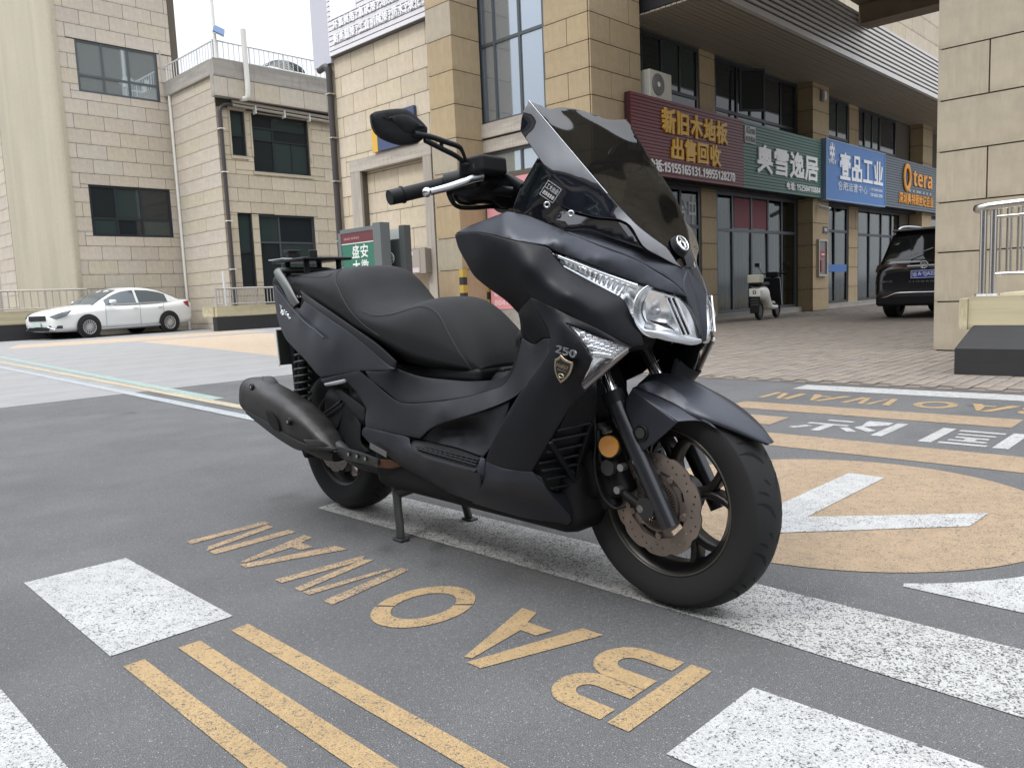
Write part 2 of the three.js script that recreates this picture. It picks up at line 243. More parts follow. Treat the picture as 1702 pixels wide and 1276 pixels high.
{ // the bay itself: same asphalt, with stains, drips, darker wheel paths and paler dusty strips in its own colour
  const g = new THREE.PlaneGeometry(15, 17, 250, 283); g.rotateX(-Math.PI / 2); g.translate(3.5, 0, -4.5); const p = g.attributes.position, c = [], uv = g.attributes.uv, spots = []; for (let i = 0; i < 46; i++) spots.push([-1 + rnd() * 7.5, -7 + rnd() * 7.5, 0.02 + 0.11 * rnd() ** 3, 0.55 + 0.35 * rnd()]);
  for (let i = 0; i < 26; i++) spots.push([1.45 + rnd() * 0.5, -2.6 + rnd() * 1.2, 0.015 + 0.03 * rnd(), 0.5 + 0.3 * rnd()]);
  for (let i = 0; i < p.count; i++) { const x = p.getX(i), z = p.getZ(i); uv.setXY(i, x / 1.25, -z / 1.25); let f = 0.86 + 0.30 * fbm(x * 0.5 + 20, z * 0.5 + 30, 64, 4) + 0.16 * (fbm(x * 2.2 + 7, z * 2.2 + 90, 256, 3) - 0.5); f *= 1 - 0.10 * Math.exp(-(((x - 0.1 + 0.2 * Math.sin(z * 0.4)) / 0.22) ** 2)) - 0.09 * Math.exp(-(((x - 3.45 - 0.2 * Math.sin(z * 0.5)) / 0.2) ** 2)); for (const [sx, sz, r, k] of spots) { const d = Math.hypot(x - sx, z - sz) / r; if (d < 1.6) f *= lerp(k, 1, smooth(d, 0.5, 1.6)); } c.push(f, f, f * 0.985); }
  g.setAttribute('color', new THREE.Float32BufferAttribute(c, 3)); const m = M.asphalt.clone(); m.vertexColors = true; const q = shade(new THREE.Mesh(g, m)); q.name = 'parking_bay'; q.userData.kind = 'structure'; scene.add(q); }
ground('lit_road', ragged(rect(-90, 60, -90, -7.9)), 0.0015, M.litAsphalt);  // same road painted paler, standing for light beyond an overhead shadow edge
// paint on the road
const P0 = 0.002, P1 = 0.004;
ground('white_marking', [[0.6, -2.637], [0.886, -2.622], [0.881, -1.888], [0.585, -1.895]], P0, M.white);
ground('orange_bar', [[0.585, -1.816], [0.631, -1.816], [0.6, 1.2], [0.553, 1.2]], P0, M.orange);
ground('orange_bar', [[0.707, -1.813], [0.759, -1.811], [0.716, 1.2], [0.664, 1.2]], P0, M.orange);
ground('orange_bar', [[0.834, -1.806], [0.882, -1.81], [0.84, 1.2], [0.79, 1.2]], P0, M.orange);
ground('white_marking', [[-0.5, -1.93], [0.372, -1.93], [0.366, 1.4], [-0.5, 1.4]], P0, M.white);
ground('white_stripe', [[1.60, -2.63], [1.90, -2.66], [1.885, -1.2], [1.865, -0.347], [1.83, 1.6], [1.54, 1.6], [1.568, -0.289], [1.589, -0.82], [1.602, -1.337]], P0, M.whiteThin);
ground('white_marking', [[1.07, -0.711], [1.369, -0.705], [1.35, 1.6], [1.05, 1.6]], P0, M.white);
{
  const arc = (r, a0, a1, n) => Array.from({ length: n + 1 }, (_, i) => { const a = lerp(a0, a1, i / n); return [2.76 + r * Math.cos(a), -1.12 + r * Math.sin(a)]; });
  ground('orange_disc', arc(0.72, 0, Math.PI * 2, 64).slice(0, -1), P0, M.orangeDisc);
  ground('white_arrow', [[2.62, -1.243], [3.221, -1.228], [3.215, -1.085], [2.529, -1.102], [2.906, -0.651], [2.717, -0.661], [2.24, -1.18], [2.3, -1.245]], P1, M.white);
  ground('white_marking', [[2.083, -0.655], ...arc(0.80, 2.53, 1.6, 10), [2.6, 0.3], [2.06, 0.3]], P0, M.white);
}
ground('orange_band', [[3.615, -3.6], [3.915, -3.6], [3.885, 1.4], [3.56, 1.4]], P0, M.orangeDisc);
ground('orange_band', [[4.62, -2.57], [4.89, -2.56], [4.905, -0.945], [4.617, -0.943]], P0, M.orangeDisc);
ground('orange_bar', [[4.13, -3.4], [4.41, -3.4], [4.406, -2.026], [4.128, -2.012]], P0, M.orangeDisc);
ground('white_stripe', [[5.62, -2.56], [5.88, -2.56], [5.90, 1.6], [5.62, 1.6]], P0, M.white);
// stencilled letters: each letter is cut in blocks, the word runs towards the far end of the bay
{
  const X0 = 1.085, Hh = 0.292;
  const L = { // u along the word, v up the letter, both in letter heights
    B: [[[0, 0], [0.165, 0], [0.165, 1], [0, 1]], 'bowls'],
    A: [[[-0.09, 0], [0.12, 0], [0.42, 1], [0.27, 1]], [[0.79, 0], [0.62, 0], [0.55, 0.19], [0.28, 0.19], [0.325, 0.34], [0.49, 0.34], [0.435, 0.93], [0.50, 0.95]]],
    W: [[[0, 1], [0.15, 1], [0.28, 0], [0.15, 0]], [[0.38, 1], [0.50, 1], [0.36, 0.1], [0.30, 0.1]], [[0.53, 1], [0.65, 1], [0.80, 0.1], [0.70, 0.02]], [[0.88, 1], [1.02, 1], [0.90, 0], [0.78, 0.12]]],
    N: [[[0, 0], [0.16, 0], [0.16, 1], [0, 1]], [[0.2, 1], [0.34, 0.92], [0.56, 0.06], [0.42, 0.06]], [[0.6, 0], [0.75, 0], [0.75, 1], [0.6, 1]]],
  };
  function letter(k, x, z, h, mat, sp) {
    const T = (u, v) => [x + (1 - v) * h, z - u * h], out = [];
    if (k === 'O') { for (const [a0, a1] of [[0.62, 3.70], [3.78, 6.82]]) { const pts = []; for (let i = 0; i <= 20; i++) { const a = lerp(a0, a1, i / 20); pts.push(T(0.40 + 0.40 * Math.cos(a), 0.5 + 0.5 * Math.sin(a))); } for (let i = 20; i >= 0; i--) { const a = lerp(a0, a1, i / 20); pts.push(T(0.40 + 0.24 * Math.cos(a), 0.5 + 0.32 * Math.sin(a))); } out.push(pts); } }
    else if (k === 'B') {
      out.push(L.B[0].map((p) => T(...p)));
      const half = (c, ro, ri) => { const o = [], q = []; for (let i = 0; i <= 12; i++) { const a = -Math.PI / 2 + Math.PI * i / 12; o.push([0.52 + ro * 1.0 * Math.cos(a), c + ro * Math.sin(a)]); q.push([0.50 + ri * 1.1 * Math.cos(a), c + ri * Math.sin(a)]); } return [...o, [0.22, c + ro], [0.22, c + ri], ...q.reverse(), [0.22, c - ri], [0.22, c - ro]]; };
      out.push(half(0.262, 0.262, 0.095).map((p) => T(...p))); out.push(half(0.757, 0.243, 0.085).map((p) => T(...p)));
    } else for (const q of L[k]) out.push(q.map((p) => T(...p)));
    const g = merge(out.map((q) => sheetGeo(THREE.ShapeUtils.isClockWise(q.map((p) => new THREE.Vector2(p[0], -p[1]))) ? q.reverse() : q)));
    const m = shade(new THREE.Mesh(g, mat)); m.name = numbered('painted_letter'); m.position.y = P0; m.userData.kind = 'structure'; scene.add(m);
  }
  for (const [k, z] of [['B', -0.80], ['A', -1.105], ['O', -1.43], ['W', -1.745], ['A', -2.13], ['N', -2.415]]) letter(k, X0, z, Hh, 'WAN'.includes(k) && z < -1.7 ? M.orangeThin : M.orange);
  for (const [k, z] of [['B', -0.80], ['A', -1.075], ['O', -1.36], ['W', -1.70], ['A', -2.06], ['N', -2.35]]) letter(k, 5.10, z, 0.3, M.orange);
  // two stencilled characters farther along the bay, seen upside down
  const bars = (list, name) => { const m = shade(new THREE.Mesh(merge(list.map((q) => sheetGeo(q))), M.white)); m.name = numbered(name); m.position.y = P0; m.userData.kind = 'structure'; scene.add(m); };
  bars([rect(4.04, 4.46, -1.215, -1.155), rect(4.04, 4.46, -0.90, -0.835), rect(4.045, 4.085, -1.13, -0.925), rect(4.13, 4.165, -1.11, -0.945), rect(4.215, 4.25, -1.10, -0.955), rect(4.30, 4.335, -1.11, -0.945), rect(4.40, 4.44, -1.13, -0.925), rect(4.17, 4.21, -1.05, -1.0)], 'painted_character');
  bars([rect(4.08, 4.49, -1.45, -1.395), [[4.44, -1.60], [4.49, -1.60], [4.49, -1.47], [4.40, -1.47], [4.30, -1.56], [4.22, -1.47], [4.16, -1.49], [4.26, -1.60], [4.33, -1.58]].reverse(), rect(4.40, 4.44, -1.80, -1.66), rect(4.27, 4.31, -1.86, -1.64), [[4.08, -1.76], [4.27, -1.76], [4.27, -1.71], [4.08, -1.71]].reverse(), [[4.12, -1.90], [4.22, -1.84], [4.20, -1.80], [4.10, -1.86]].reverse(), [[4.12, -1.58], [4.22, -1.66], [4.24, -1.62], [4.14, -1.54]].reverse()].map((q) => (THREE.ShapeUtils.isClockWise(q.map((p) => new THREE.Vector2(p[0], -p[1]))) ? [...q].reverse() : q)), 'painted_character');
}
// three lane lines running away on the left, an orange painted forecourt beyond
{
  const lane = (name, x0, z0, k, zEnd, w, mat) => { const a = [], b = []; for (let i = 0; i <= 24; i++) { const z = lerp(zEnd, -42, i / 24), x = x0 + k * (z0 - z); a.push([x - w / 2, z]); b.push([x + w / 2, z]); } ground(name, [...a, ...b.reverse()].reverse(), P1, mat); };
  lane('green_line', 3.17, -7.7, 0.090, -6.5, 0.12, M.green); lane('yellow_line', 2.91, -5.73, 0.0715, -5.3, 0.10, M.yellow); lane('blue_line', 2.69, -5.6, 0.066, -4.9, 0.10, M.blue);
  ground('painted_forecourt', [[6.05, -10.4], [10.9, -10.4], [10.9, -20.5], [7.75, -20.5], [6.75, -14.2]].reverse(), P0, M.orangeFar);
  ground('painted_forecourt', [[5.2, -21.9], [7.9, -21.0], [12.0, -21.6], [12.0, -24.0], [6.0, -24.2]].reverse(), P0, M.orangeFar);
}
// brick plaza in front of the shops
{
  const plaza = struct('plaza');
  const bed = mesh('plaza_bed', sheetGeo(rect(5.985, 42, -9.6, 14)), std([0.14, 0.12, 0.10], 0.95), plaza); bed.position.y = 0.003;
  const pm = [[0.275, 0.24, 0.208], [0.26, 0.23, 0.20], [0.295, 0.255, 0.217], [0.27, 0.24, 0.212], [0.24, 0.21, 0.185]].map((c) => std(c, 0.88, 0, { map: grime, bumpMap: fineBump, bumpScale: 0.0008 }));
  const all = [];
  for (let r = 0; r < 190; r++) for (let k = 0; k < 170; k++) { const z = -9.5 + r * 0.104 + 0.05, x = 6.02 + k * 0.206 + (r % 2) * 0.103 + 0.1; if (x > 34 || z > 3) continue; all.push([x, z]); }
  const near = all.filter(([x, z]) => z < -0.4 && z > -6 && x < 9.6 && !(x > 6.9 && z > -1.9)).sort((a, b) => Math.hypot(...a) - Math.hypot(...b)).slice(0, 290), set = new Set(near);
  const bg = new THREE.BoxGeometry(0.2, 0.05, 0.098);
  for (const [x, z] of near) { const m = mesh(numbered('paving_brick'), bg, pm[Math.floor(rnd() * 5)], plaza); m.position.set(x, -0.013 + (rnd() - 0.5) * 0.003, z); m.rotation.set((rnd() - 0.5) * 0.012, (rnd() - 0.5) * 0.02, (rnd() - 0.5) * 0.008); }
  const rest = all.filter((p) => !set.has(p)), im = new THREE.InstancedMesh(bg, std([1, 1, 1], 0.88, 0, { map: grime }), rest.length), mm = new THREE.Matrix4(), q = new THREE.Quaternion(), cc = new THREE.Color();
  rest.forEach(([x, z], i) => { q.setFromEuler(new THREE.Euler((rnd() - 0.5) * 0.012, (rnd() - 0.5) * 0.02, (rnd() - 0.5) * 0.008)); mm.compose(V3(x, -0.013 + (rnd() - 0.5) * 0.003, z), q, V3(1, 1, 1)); im.setMatrixAt(i, mm); const c = pm[Math.floor(rnd() * 5)].color; im.setColorAt(i, cc.copy(c)); });
  im.name = 'distant_paving'; im.userData.kind = 'stuff'; shade(im); plaza.add(im);
}

// ---------------------------------------------------------------- walls of stone tiles, each tile its own piece
function cutRects(r, holes) { let list = [r]; for (const h of holes) { const next = []; for (const q of list) { const [a0, a1, b0, b1] = q, [c0, c1, d0, d1] = h; if (c1 <= a0 || c0 >= a1 || d1 <= b0 || d0 >= b1) { next.push(q); continue; } if (d0 > b0) next.push([a0, a1, b0, d0]); if (d1 < b1) next.push([a0, a1, d1, b1]); const y0 = Math.max(b0, d0), y1 = Math.min(b1, d1); if (c0 > a0) next.push([a0, c0, y0, y1]); if (c1 < a1) next.push([c1, a1, y0, y1]); } list = next; } return list.filter((q) => q[1] - q[0] > 0.03 && q[3] - q[2] > 0.03); }
// face 'z': faces +z at z = at, runs along x; face 'x': faces -x at x = at, runs along z
function tiles(parent, mats, face, at, a0, a1, y0, y1, o = {}) {
  const { ch = 0.455, len = 0.83, base = 0.03, phase = 0, holes = [], gap = 0.014, th = 0.025, bond = 0.5, name = 'stone_tile' } = o;
  for (let k = Math.floor((y0 - base) / ch); base + k * ch < y1; k++) {
    const b0 = Math.max(y0, base + k * ch), b1 = Math.min(y1, base + (k + 1) * ch), off = phase + ((k % 2 + 2) % 2) * len * bond;
    for (let j = Math.floor((a0 - off) / len) - 1; off + j * len < a1; j++) {
      const c0 = Math.max(a0, off + j * len), c1 = Math.min(a1, off + (j + 1) * len);
      if (c1 - c0 < 0.03 || b1 - b0 < 0.03) continue;
      const m = mats[Math.floor(rnd() * mats.length)], dz = rnd() * 0.002;
      for (const [p0, p1, q0, q1] of cutRects([c0, c1, b0, b1], holes)) {
        const g = gap / 2, t = face === 'z' ? box(name, parent, m, p0 + g, p1 - g, q0 + g, q1 - g, at - th - dz, at - dz) : box(name, parent, m, at + dz, at + dz + th, q0 + g, q1 - g, p0 + g, p1 - g);
        t.name = name;
      }
    }
  }
}
// a wall core behind the tiles with openings left free
function core(parent, mat, face, at, th, a0, a1, y0, y1, holes = [], name = 'wall_core') {
  const gs = cutRects([a0, a1, y0, y1], holes).map(([p0, p1, q0, q1]) => (face === 'z' ? boxGeo(p0, p1, q0, q1, at - th, at) : boxGeo(at, at + th, q0, q1, p0, p1)));
  return mesh(name, merge(gs), mat, parent);
}
// window: frame bars along lists of positions, panes between them; a* along the wall, y* up
function win(parent, face, at, a0, a1, y0, y1, o = {}) {
  const { av = [], yh = [], extra = [], fm = M.frameDark, gm = M.glassDark, w = 0.05, depth = 0.09, name = 'window', paneAt = 0.03, reveal = 0.02 } = o;
  const g = new THREE.Group(); g.name = name; parent.add(g);
  const bx = (nm, m, p0, p1, q0, q1, d0, d1) => (face === 'z' ? box(nm, g, m, p0, p1, q0, q1, at - reveal - d1, at - reveal - d0) : box(nm, g, m, at + reveal + d0, at + reveal + d1, q0, q1, p0, p1));
  const A = [a0, ...av, a1], Y = [y0, ...yh, y1];
  bx('sill_bar', fm, a0, a1, y0, y0 + w, 0, depth); bx('head_bar', fm, a0, a1, y1 - w, y1, 0, depth);
  bx('jamb', fm, a0, a0 + w, y0 + w, y1 - w, 0.001, depth); bx('jamb', fm, a1 - w, a1, y0 + w, y1 - w, 0.001, depth);
  for (const y of yh) bx('rail', fm, a0 + w, a1 - w, y - w / 2, y + w / 2, 0.004, depth - 0.01);
  for (const a of av) for (let j = 0; j < Y.length - 1; j++) { const q0 = Y[j] + (j ? w / 2 : w), q1 = Y[j + 1] - (j === Y.length - 2 ? w : w / 2); bx('mullion', fm, a - w / 2, a + w / 2, q0, q1, 0.002, depth - 0.012); }
  for (const [p0, p1, q0, q1] of extra) bx('mullion', fm, p0, p1, q0, q1, 0.006, depth - 0.02);
  for (let i = 0; i < A.length - 1; i++) for (let j = 0; j < Y.length - 1; j++) bx('pane', Array.isArray(gm) ? gm[(i + j) % gm.length] : gm, A[i] + (i ? w / 2 : w), A[i + 1] - (i === A.length - 2 ? w : w / 2), Y[j] + (j ? w / 2 : w), Y[j + 1] - (j === Y.length - 2 ? w : w / 2), paneAt, paneAt + 0.012 + 0.004 * ((i * 3 + j) % 3)).rotation.set((rnd() - 0.5) * 0.02, (rnd() - 0.5) * 0.02, 0);
  return g;
}

// ---------------------------------------------------------------- the building with the shops: long front (facing +z) and blank side (facing -x)
const shop = thing('shop_building', 'tan stone-clad building with a row of shops under a slatted canopy', 'building');
const XW = 11.1, ZF = -8.6, ZW = -9.0;
{
  // front: core, piers, upper windows, shop fronts
  const holes = [[12.6, 15.33, 3.9, 5.72], [15.98, 20.06, 3.9, 5.72], [21.1, 23.5, 3.9, 5.72], [24.2, 27.4, 3.9, 5.72], [12.6, 15.33, 0.14, 2.86], [15.98, 20.06, 0.14, 2.86], [21.1, 23.5, 0.14, 2.86], [24.2, 27.9, 0.14, 2.86], [29.4, 33, 0.14, 2.86]];
  core(shop, M.joint, 'z', ZW - 0.03, 0.25, 11.4, 42, -0.1, 16, holes);
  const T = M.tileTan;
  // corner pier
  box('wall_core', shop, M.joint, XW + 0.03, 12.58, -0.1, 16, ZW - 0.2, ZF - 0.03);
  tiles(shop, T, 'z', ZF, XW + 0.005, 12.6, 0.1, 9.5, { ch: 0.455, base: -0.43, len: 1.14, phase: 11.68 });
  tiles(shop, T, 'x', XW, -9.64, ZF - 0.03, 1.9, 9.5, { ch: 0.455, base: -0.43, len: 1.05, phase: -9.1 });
  tiles(shop, T, 'z', ZW, 15.34, 15.98, 0.05, 5.75, { ch: 0.56, base: 0.02, len: 2 });
  tiles(shop, T, 'z', ZW, 23.5, 24.2, 0.05, 5.75, { ch: 0.56, base: 0.02, len: 2 });
  for (const x of [20.1, 28.7]) {
    box('pier_core', shop, M.joint, x + 0.03, x + 0.98, -0.1, 6.9, ZW - 0.2, ZF - 0.03);
    tiles(shop, T, 'z', ZF, x, x + 1.0, 0.02, 5.85, { ch: 0.56, base: 0.02, len: 3, phase: x });
    tiles(shop, T, 'x', x, ZW, ZF - 0.028, 0.02, 5.85, { ch: 0.56, base: 0.02, len: 3, phase: -10 });
  }
  box('lintel', shop, M.frameDark, 12.6, 42, 2.86, 3.9, ZW - 0.02, ZW + 0.2);
  const W1 = { gm: [M.glassDark, M.glassDark, M.glassGreen], w: 0.07 };
  win(shop, 'z', ZW, 12.62, 15.32, 3.9, 5.72, { ...W1, av: [13.95], yh: [4.72], extra: [[13.25, 13.29, 4.75, 5.65], [14.6, 14.64, 4.75, 5.65]] });
  win(shop, 'z', ZW, 16.0, 20.05, 3.9, 5.72, { ...W1, av: [17.0, 18.35], yh: [4.62], extra: [[17.62, 17.68, 4.66, 5.65], [19.2, 19.25, 4.66, 5.65]] });
  win(shop, 'z', ZW, 21.12, 23.48, 3.9, 5.72, { ...W1, av: [22.0], yh: [4.7], extra: [[22.7, 22.74, 4.75, 5.65]] });
  win(shop, 'z', ZW, 24.22, 27.4, 3.9, 5.72, { ...W1, av: [24.75, 26.0], yh: [4.65], extra: [[25.35, 25.39, 4.7, 5.65]] });
  // an open casement leaning out of the second window
  { const c = new THREE.Group(); c.name = 'open_sash'; shop.add(c); c.position.set(16.95, 0, ZW + 0.06); c.rotation.y = -0.55; box('sash_frame', c, M.frameDark, 0, 0.05, 4.66, 5.6, -0.02, 0.02); box('sash_frame', c, M.frameDark, 0.6, 0.65, 4.66, 5.6, -0.02, 0.02); box('sash_frame', c, M.frameDark, 0.05, 0.6, 4.66, 4.71, -0.02, 0.02); box('sash_frame', c, M.frameDark, 0.05, 0.6, 5.55, 5.6, -0.02, 0.02); box('pane', c, M.glassDark, 0.05, 0.6, 4.71, 5.55, -0.006, 0.006); }
  // shop fronts
  const S = { gm: M.shopGlass, name: 'shop_front', w: 0.07, fm: M.frameDark };
  win(shop, 'z', ZW, 12.62, 15.32, 0.14, 2.86, { ...S, av: [13.9, 14.55], yh: [2.05] });
  win(shop, 'z', ZW, 16.0, 20.05, 0.14, 2.86, { ...S, av: [16.75, 17.65, 18.5, 19.25], yh: [2.02], fm: M.frameGrey });
  win(shop, 'z', ZW, 21.12, 23.48, 0.14, 2.86, { ...S, av: [21.75, 22.55], yh: [2.15] });
  win(shop, 'z', ZW, 24.22, 27.88, 0.14, 2.86, { ...S, av: [25.2, 26.2, 27.1], yh: [2.1] });
  win(shop, 'z', ZW, 29.75, 33, 0.14, 2.86, { ...S, av: [31], yh: [2.1] });
  // rooms behind the glass: back wall, floor, ceiling, drapes
  box('room_back', shop, M.interior, 11.5, 34, 0.1, 3.0, ZW - 4.2, ZW - 4.05); box('room_floor', shop, std([0.2, 0.19, 0.17], 0.5), 11.5, 34, 0.0, 0.12, ZW - 4.05, ZW - 0.28); box('room_ceiling', shop, M.interior, 11.5, 34, 2.95, 3.05, ZW - 4.05, ZW - 0.28);
  for (const x of [11.5, 15.6, 20.5, 23.8, 28.5, 34]) box('room_wall', shop, M.interior, x, x + 0.1, 0.12, 2.95, ZW - 4.05, ZW - 0.29);
  { const gs = []; for (let i = 0; i < 60; i++) { const x = 16.1 + i * 0.066; gs.push(rodGeo([x, 0.2, ZW - 0.34 - 0.03 * Math.sin(i * 1.9)], [x, 2.75, ZW - 0.34 - 0.03 * Math.sin(i * 1.9)], 0.042, 0.042, 8)); } mesh('drape', merge(gs), M.curtainCloth, shop); }
  box('doorstep', shop, M.greyPlaster, 11.3, 34, 0, 0.14, ZW - 0.3, ZW + 0.12);
  // printed red strip and mirrored letters behind the glass
  box('red_poster', shop, std([0.16, 0.02, 0.03], 0.6), 16.85, 18.45, 2.08, 2.76, ZW - 0.046, ZW - 0.042);
  box('door_strip', shop, std([0.03, 0.13, 0.38], 0.5), 21.2, 23.3, 1.02, 1.22, ZW + 0.012, ZW + 0.016);
  { const g = lineGeo('中合业工', 0.55, 1.5, 0.06, 0.006); const m = mesh('pale_letters', g, std([0.4, 0.42, 0.42], 0.6), shop); m.scale.set(-1, 1, 1); m.position.set(15.2, 2.12, ZW - 0.046); }
  // canopy: soffit boards along the front, fascia of slats, brackets
  const can = new THREE.Group(); can.name = 'canopy'; shop.add(can);
  box('canopy_core', can, M.black, 12.7, 42, 5.80, 6.8, ZF - 0.2, -7.22);
  for (let i = 0; i < 16; i++) box('soffit_board', can, M.soffit, 12.66, 42, 5.735 + 0.003 * (i % 2), 5.765 + 0.003 * (i % 2), -8.98 + i * 0.113, -8.98 + i * 0.113 + 0.098);
  for (let i = 0; i < 10; i++) box('canopy_slat', can, M.louvre, 12.6, 42, 5.78 + i * 0.107, 5.78 + i * 0.107 + 0.06, -7.2, -7.15);
  box('fascia_foot', can, M.louvre, 12.6, 42, 5.715, 5.765, -7.22, -7.13);
  // upper wall above the canopy, lit tiles
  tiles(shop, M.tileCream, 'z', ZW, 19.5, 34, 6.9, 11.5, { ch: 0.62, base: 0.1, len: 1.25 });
  // blank side facing the bay
  core(shop, M.joint, 'x', XW + 0.03, 0.3, -16.16, -8.8, -0.1, 16, [[-11.36, -9.64, 3.1, 10], [-15.34, -13.1, 0, 3.75]]);
  const Tc = M.tileCream;
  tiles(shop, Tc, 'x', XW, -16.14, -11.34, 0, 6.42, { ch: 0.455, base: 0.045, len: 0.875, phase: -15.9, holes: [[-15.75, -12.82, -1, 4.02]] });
  // shallow recess with a plain surround
  tiles(shop, Tc, 'x', XW + 0.16, -15.34, -13.1, 0.3, 3.74, { ch: 0.455, base: 0.045, len: 0.875, phase: -15.5 });
  box('recess_back', shop, M.joint, XW + 0.185, XW + 0.4, 0, 3.8, -15.4, -13.05);
  box('surround_post', shop, M.trimGrey, XW - 0.03, XW + 0.19, 0, 3.74, -15.73, -15.35); box('surround_post', shop, M.trimGrey, XW - 0.03, XW + 0.19, 0, 3.74, -13.1, -12.83); box('surround_head', shop, M.trimGrey, XW - 0.032, XW + 0.19, 3.742, 4.02, -15.74, -12.82);
  // square pillar
  const pil = new THREE.Group(); pil.name = 'pillar'; shop.add(pil);
  box('pillar_core', pil, M.joint, 10.41, XW + 0.02, -0.1, 16, -11.96, -11.3);
  tiles(pil, M.tilePillar.concat(M.tileTan), 'x', 10.38, -11.985, -11.272, 0, 9.2, { ch: 0.617, base: 0.06, len: 3, phase: -12.5 });
  tiles(pil, M.tileTan, 'z', -11.272, 10.384, XW, 0, 9.2, { ch: 0.617, base: 0.06, len: 3, phase: 10 });
  { const ylw = std([0.45, 0.32, 0.06], 0.7), blk = std([0.03, 0.03, 0.03], 0.7); for (let i = 0; i < 8; i++) { const m = i % 2 ? ylw : blk, y = 0.1 + i * 0.15; box('corner_guard_stripe', pil, m, 10.372, 10.379, y, y + 0.15, -11.37, -11.262); box('corner_guard_stripe', pil, m, 10.38, 10.48, y, y + 0.15, -11.271, -11.264); box('corner_guard_stripe', pil, m, 11.0, 11.09, y, y + 0.15, -11.271, -11.264); } }
  // glazed bay between pillar and corner
  win(shop, 'x', XW, -11.33, -9.66, 4.07, 8.2, { av: [-10.93, -10.28], yh: [5.54, 6.95], fm: M.frameGrey, gm: M.glassCurtain, w: 0.055, reveal: 0.06, name: 'glazed_bay' });
  box('sill_band', shop, M.trimGrey, XW - 0.05, XW + 0.2, 3.8, 4.065, -11.3, -9.64); box('groove', shop, M.black, XW + 0.02, XW + 0.1, 3.765, 3.8, -11.3, -9.64); box('sill_band', shop, M.trimGrey, XW - 0.02, XW + 0.2, 3.53, 3.765, -11.3, -9.64);
  win(shop, 'x', XW, -11.33, -9.66, 3.0, 3.52, { av: [-10.32], fm: M.frameGrey, gm: M.glassSky, w: 0.05, reveal: 0.04 });
  box('plinth', shop, M.greyPlaster, XW - 0.12, XW + 0.1, 0, 0.49, -11.27, -10.2); tiles(shop, M.tileTan, 'x', XW, -10.2, -8.63, 0, 1.9, { ch: 0.455, base: 0.045, len: 0.9 });
  // drain pipe at the far corner
  const pipe = new THREE.Group(); pipe.name = 'drain_pipe'; shop.add(pipe);
  mesh('pipe', tubeGeo([[XW - 0.1, 0, -16.22], [XW - 0.1, 3, -16.22], [XW - 0.1, 5.9, -16.22], [XW - 0.1, 6.22, -16.22]], 0.075, 10), M.pipeDark, pipe); mesh('pipe', tubeGeo([[XW - 0.1, 6.1, -16.22], [XW - 0.1, 6.25, -16.3], [XW, 6.28, -16.75]], 0.075, 10), M.pipeDark, pipe);
  for (const y of [2.2, 3.6, 4.6, 5.6]) box('pipe_clip', pipe, M.steelDull, XW - 0.19, XW - 0.01, y, y + 0.03, -16.31, -16.13);
  box('corner_return', shop, M.plaster, XW, XW + 1.5, -0.1, 16, -16.5, -16.16);
}
{ // pink hoarding on the wall under the low window
  const t = thing('pink_poster', 'pink printed poster on the wall between the square pillar and the shop corner', 'poster', [11.07, 0, 0]);
  box('panel', t, std([0.62, 0.27, 0.29], 0.7), -0.03, 0.02, 0.5, 2.98, -11.2, -10.05);
  const w = std([0.72, 0.5, 0.5], 0.7);
  const g = lineGeo('8海业中', 0.24, 0.75, 0.025, 0.004); const m = mesh('print', g, w, t); m.rotation.y = -Math.PI / 2; m.position.set(-0.031, 0.74, -11.1); const g2 = lineGeo('8047568', 0.12, 0.7, 0.02, 0.004); const m2 = mesh('print', g2, w, t); m2.rotation.y = -Math.PI / 2; m2.position.set(-0.031, 0.57, -11.1);
}
{ const t = thing('air_conditioner', 'cream outdoor air conditioner unit above the left end of the dark red sign', 'air conditioner', [13.12, 4.28, -8.66]);
  mesh('case', rbox(0.74, 0.52, 0.3, 0.02), std([0.55, 0.53, 0.45], 0.6), t).position.set(0, 0.26, 0);
  const fan = mesh('fan_guard', new THREE.CylinderGeometry(0.2, 0.2, 0.012, 24), std([0.16, 0.15, 0.14], 0.6), t); fan.rotation.x = Math.PI / 2; fan.position.set(-0.1, 0.27, 0.156);
  for (let i = 1; i < 5; i++) { const r = mesh('guard_ring', new THREE.TorusGeometry(0.045 * i, 0.004, 5, 20), M.plastGrey, t); r.position.set(-0.1, 0.27, 0.166); }
  const hub = mesh('hub', new THREE.CylinderGeometry(0.045, 0.045, 0.014, 14), M.plastWhite, t); hub.rotation.x = Math.PI / 2; hub.position.set(-0.1, 0.27, 0.168);
}
{ const t = thing('fire_hose_cabinet', 'silver framed fire hose cabinet on the brown pier beside the glass doors', 'cabinet', [20.6, 0.9, -8.57]);
  for (const [a, b, c, d] of [[-0.27, 0.27, 0, 0.05], [-0.27, 0.27, 0.9, 0.95], [-0.27, -0.23, 0.05, 0.9], [0.23, 0.27, 0.05, 0.9]]) box('frame', t, M.steelDull, a, b, c, d, -0.03, 0.04);
  box('back_panel', t, std([0.12, 0.12, 0.12], 0.3), -0.23, 0.23, 0.05, 0.9, -0.03, 0.01); box('red_label', t, std([0.42, 0.03, 0.03], 0.5), -0.1, 0.13, 0.48, 0.66, 0.01, 0.016); box('label', t, M.plastWhite, -0.09, 0.12, 0.55, 0.58, 0.016, 0.019); box('extinguisher', t, std([0.3, 0.02, 0.02], 0.4), -0.12, -0.02, 0.12, 0.42, 0.01, 0.03);
}
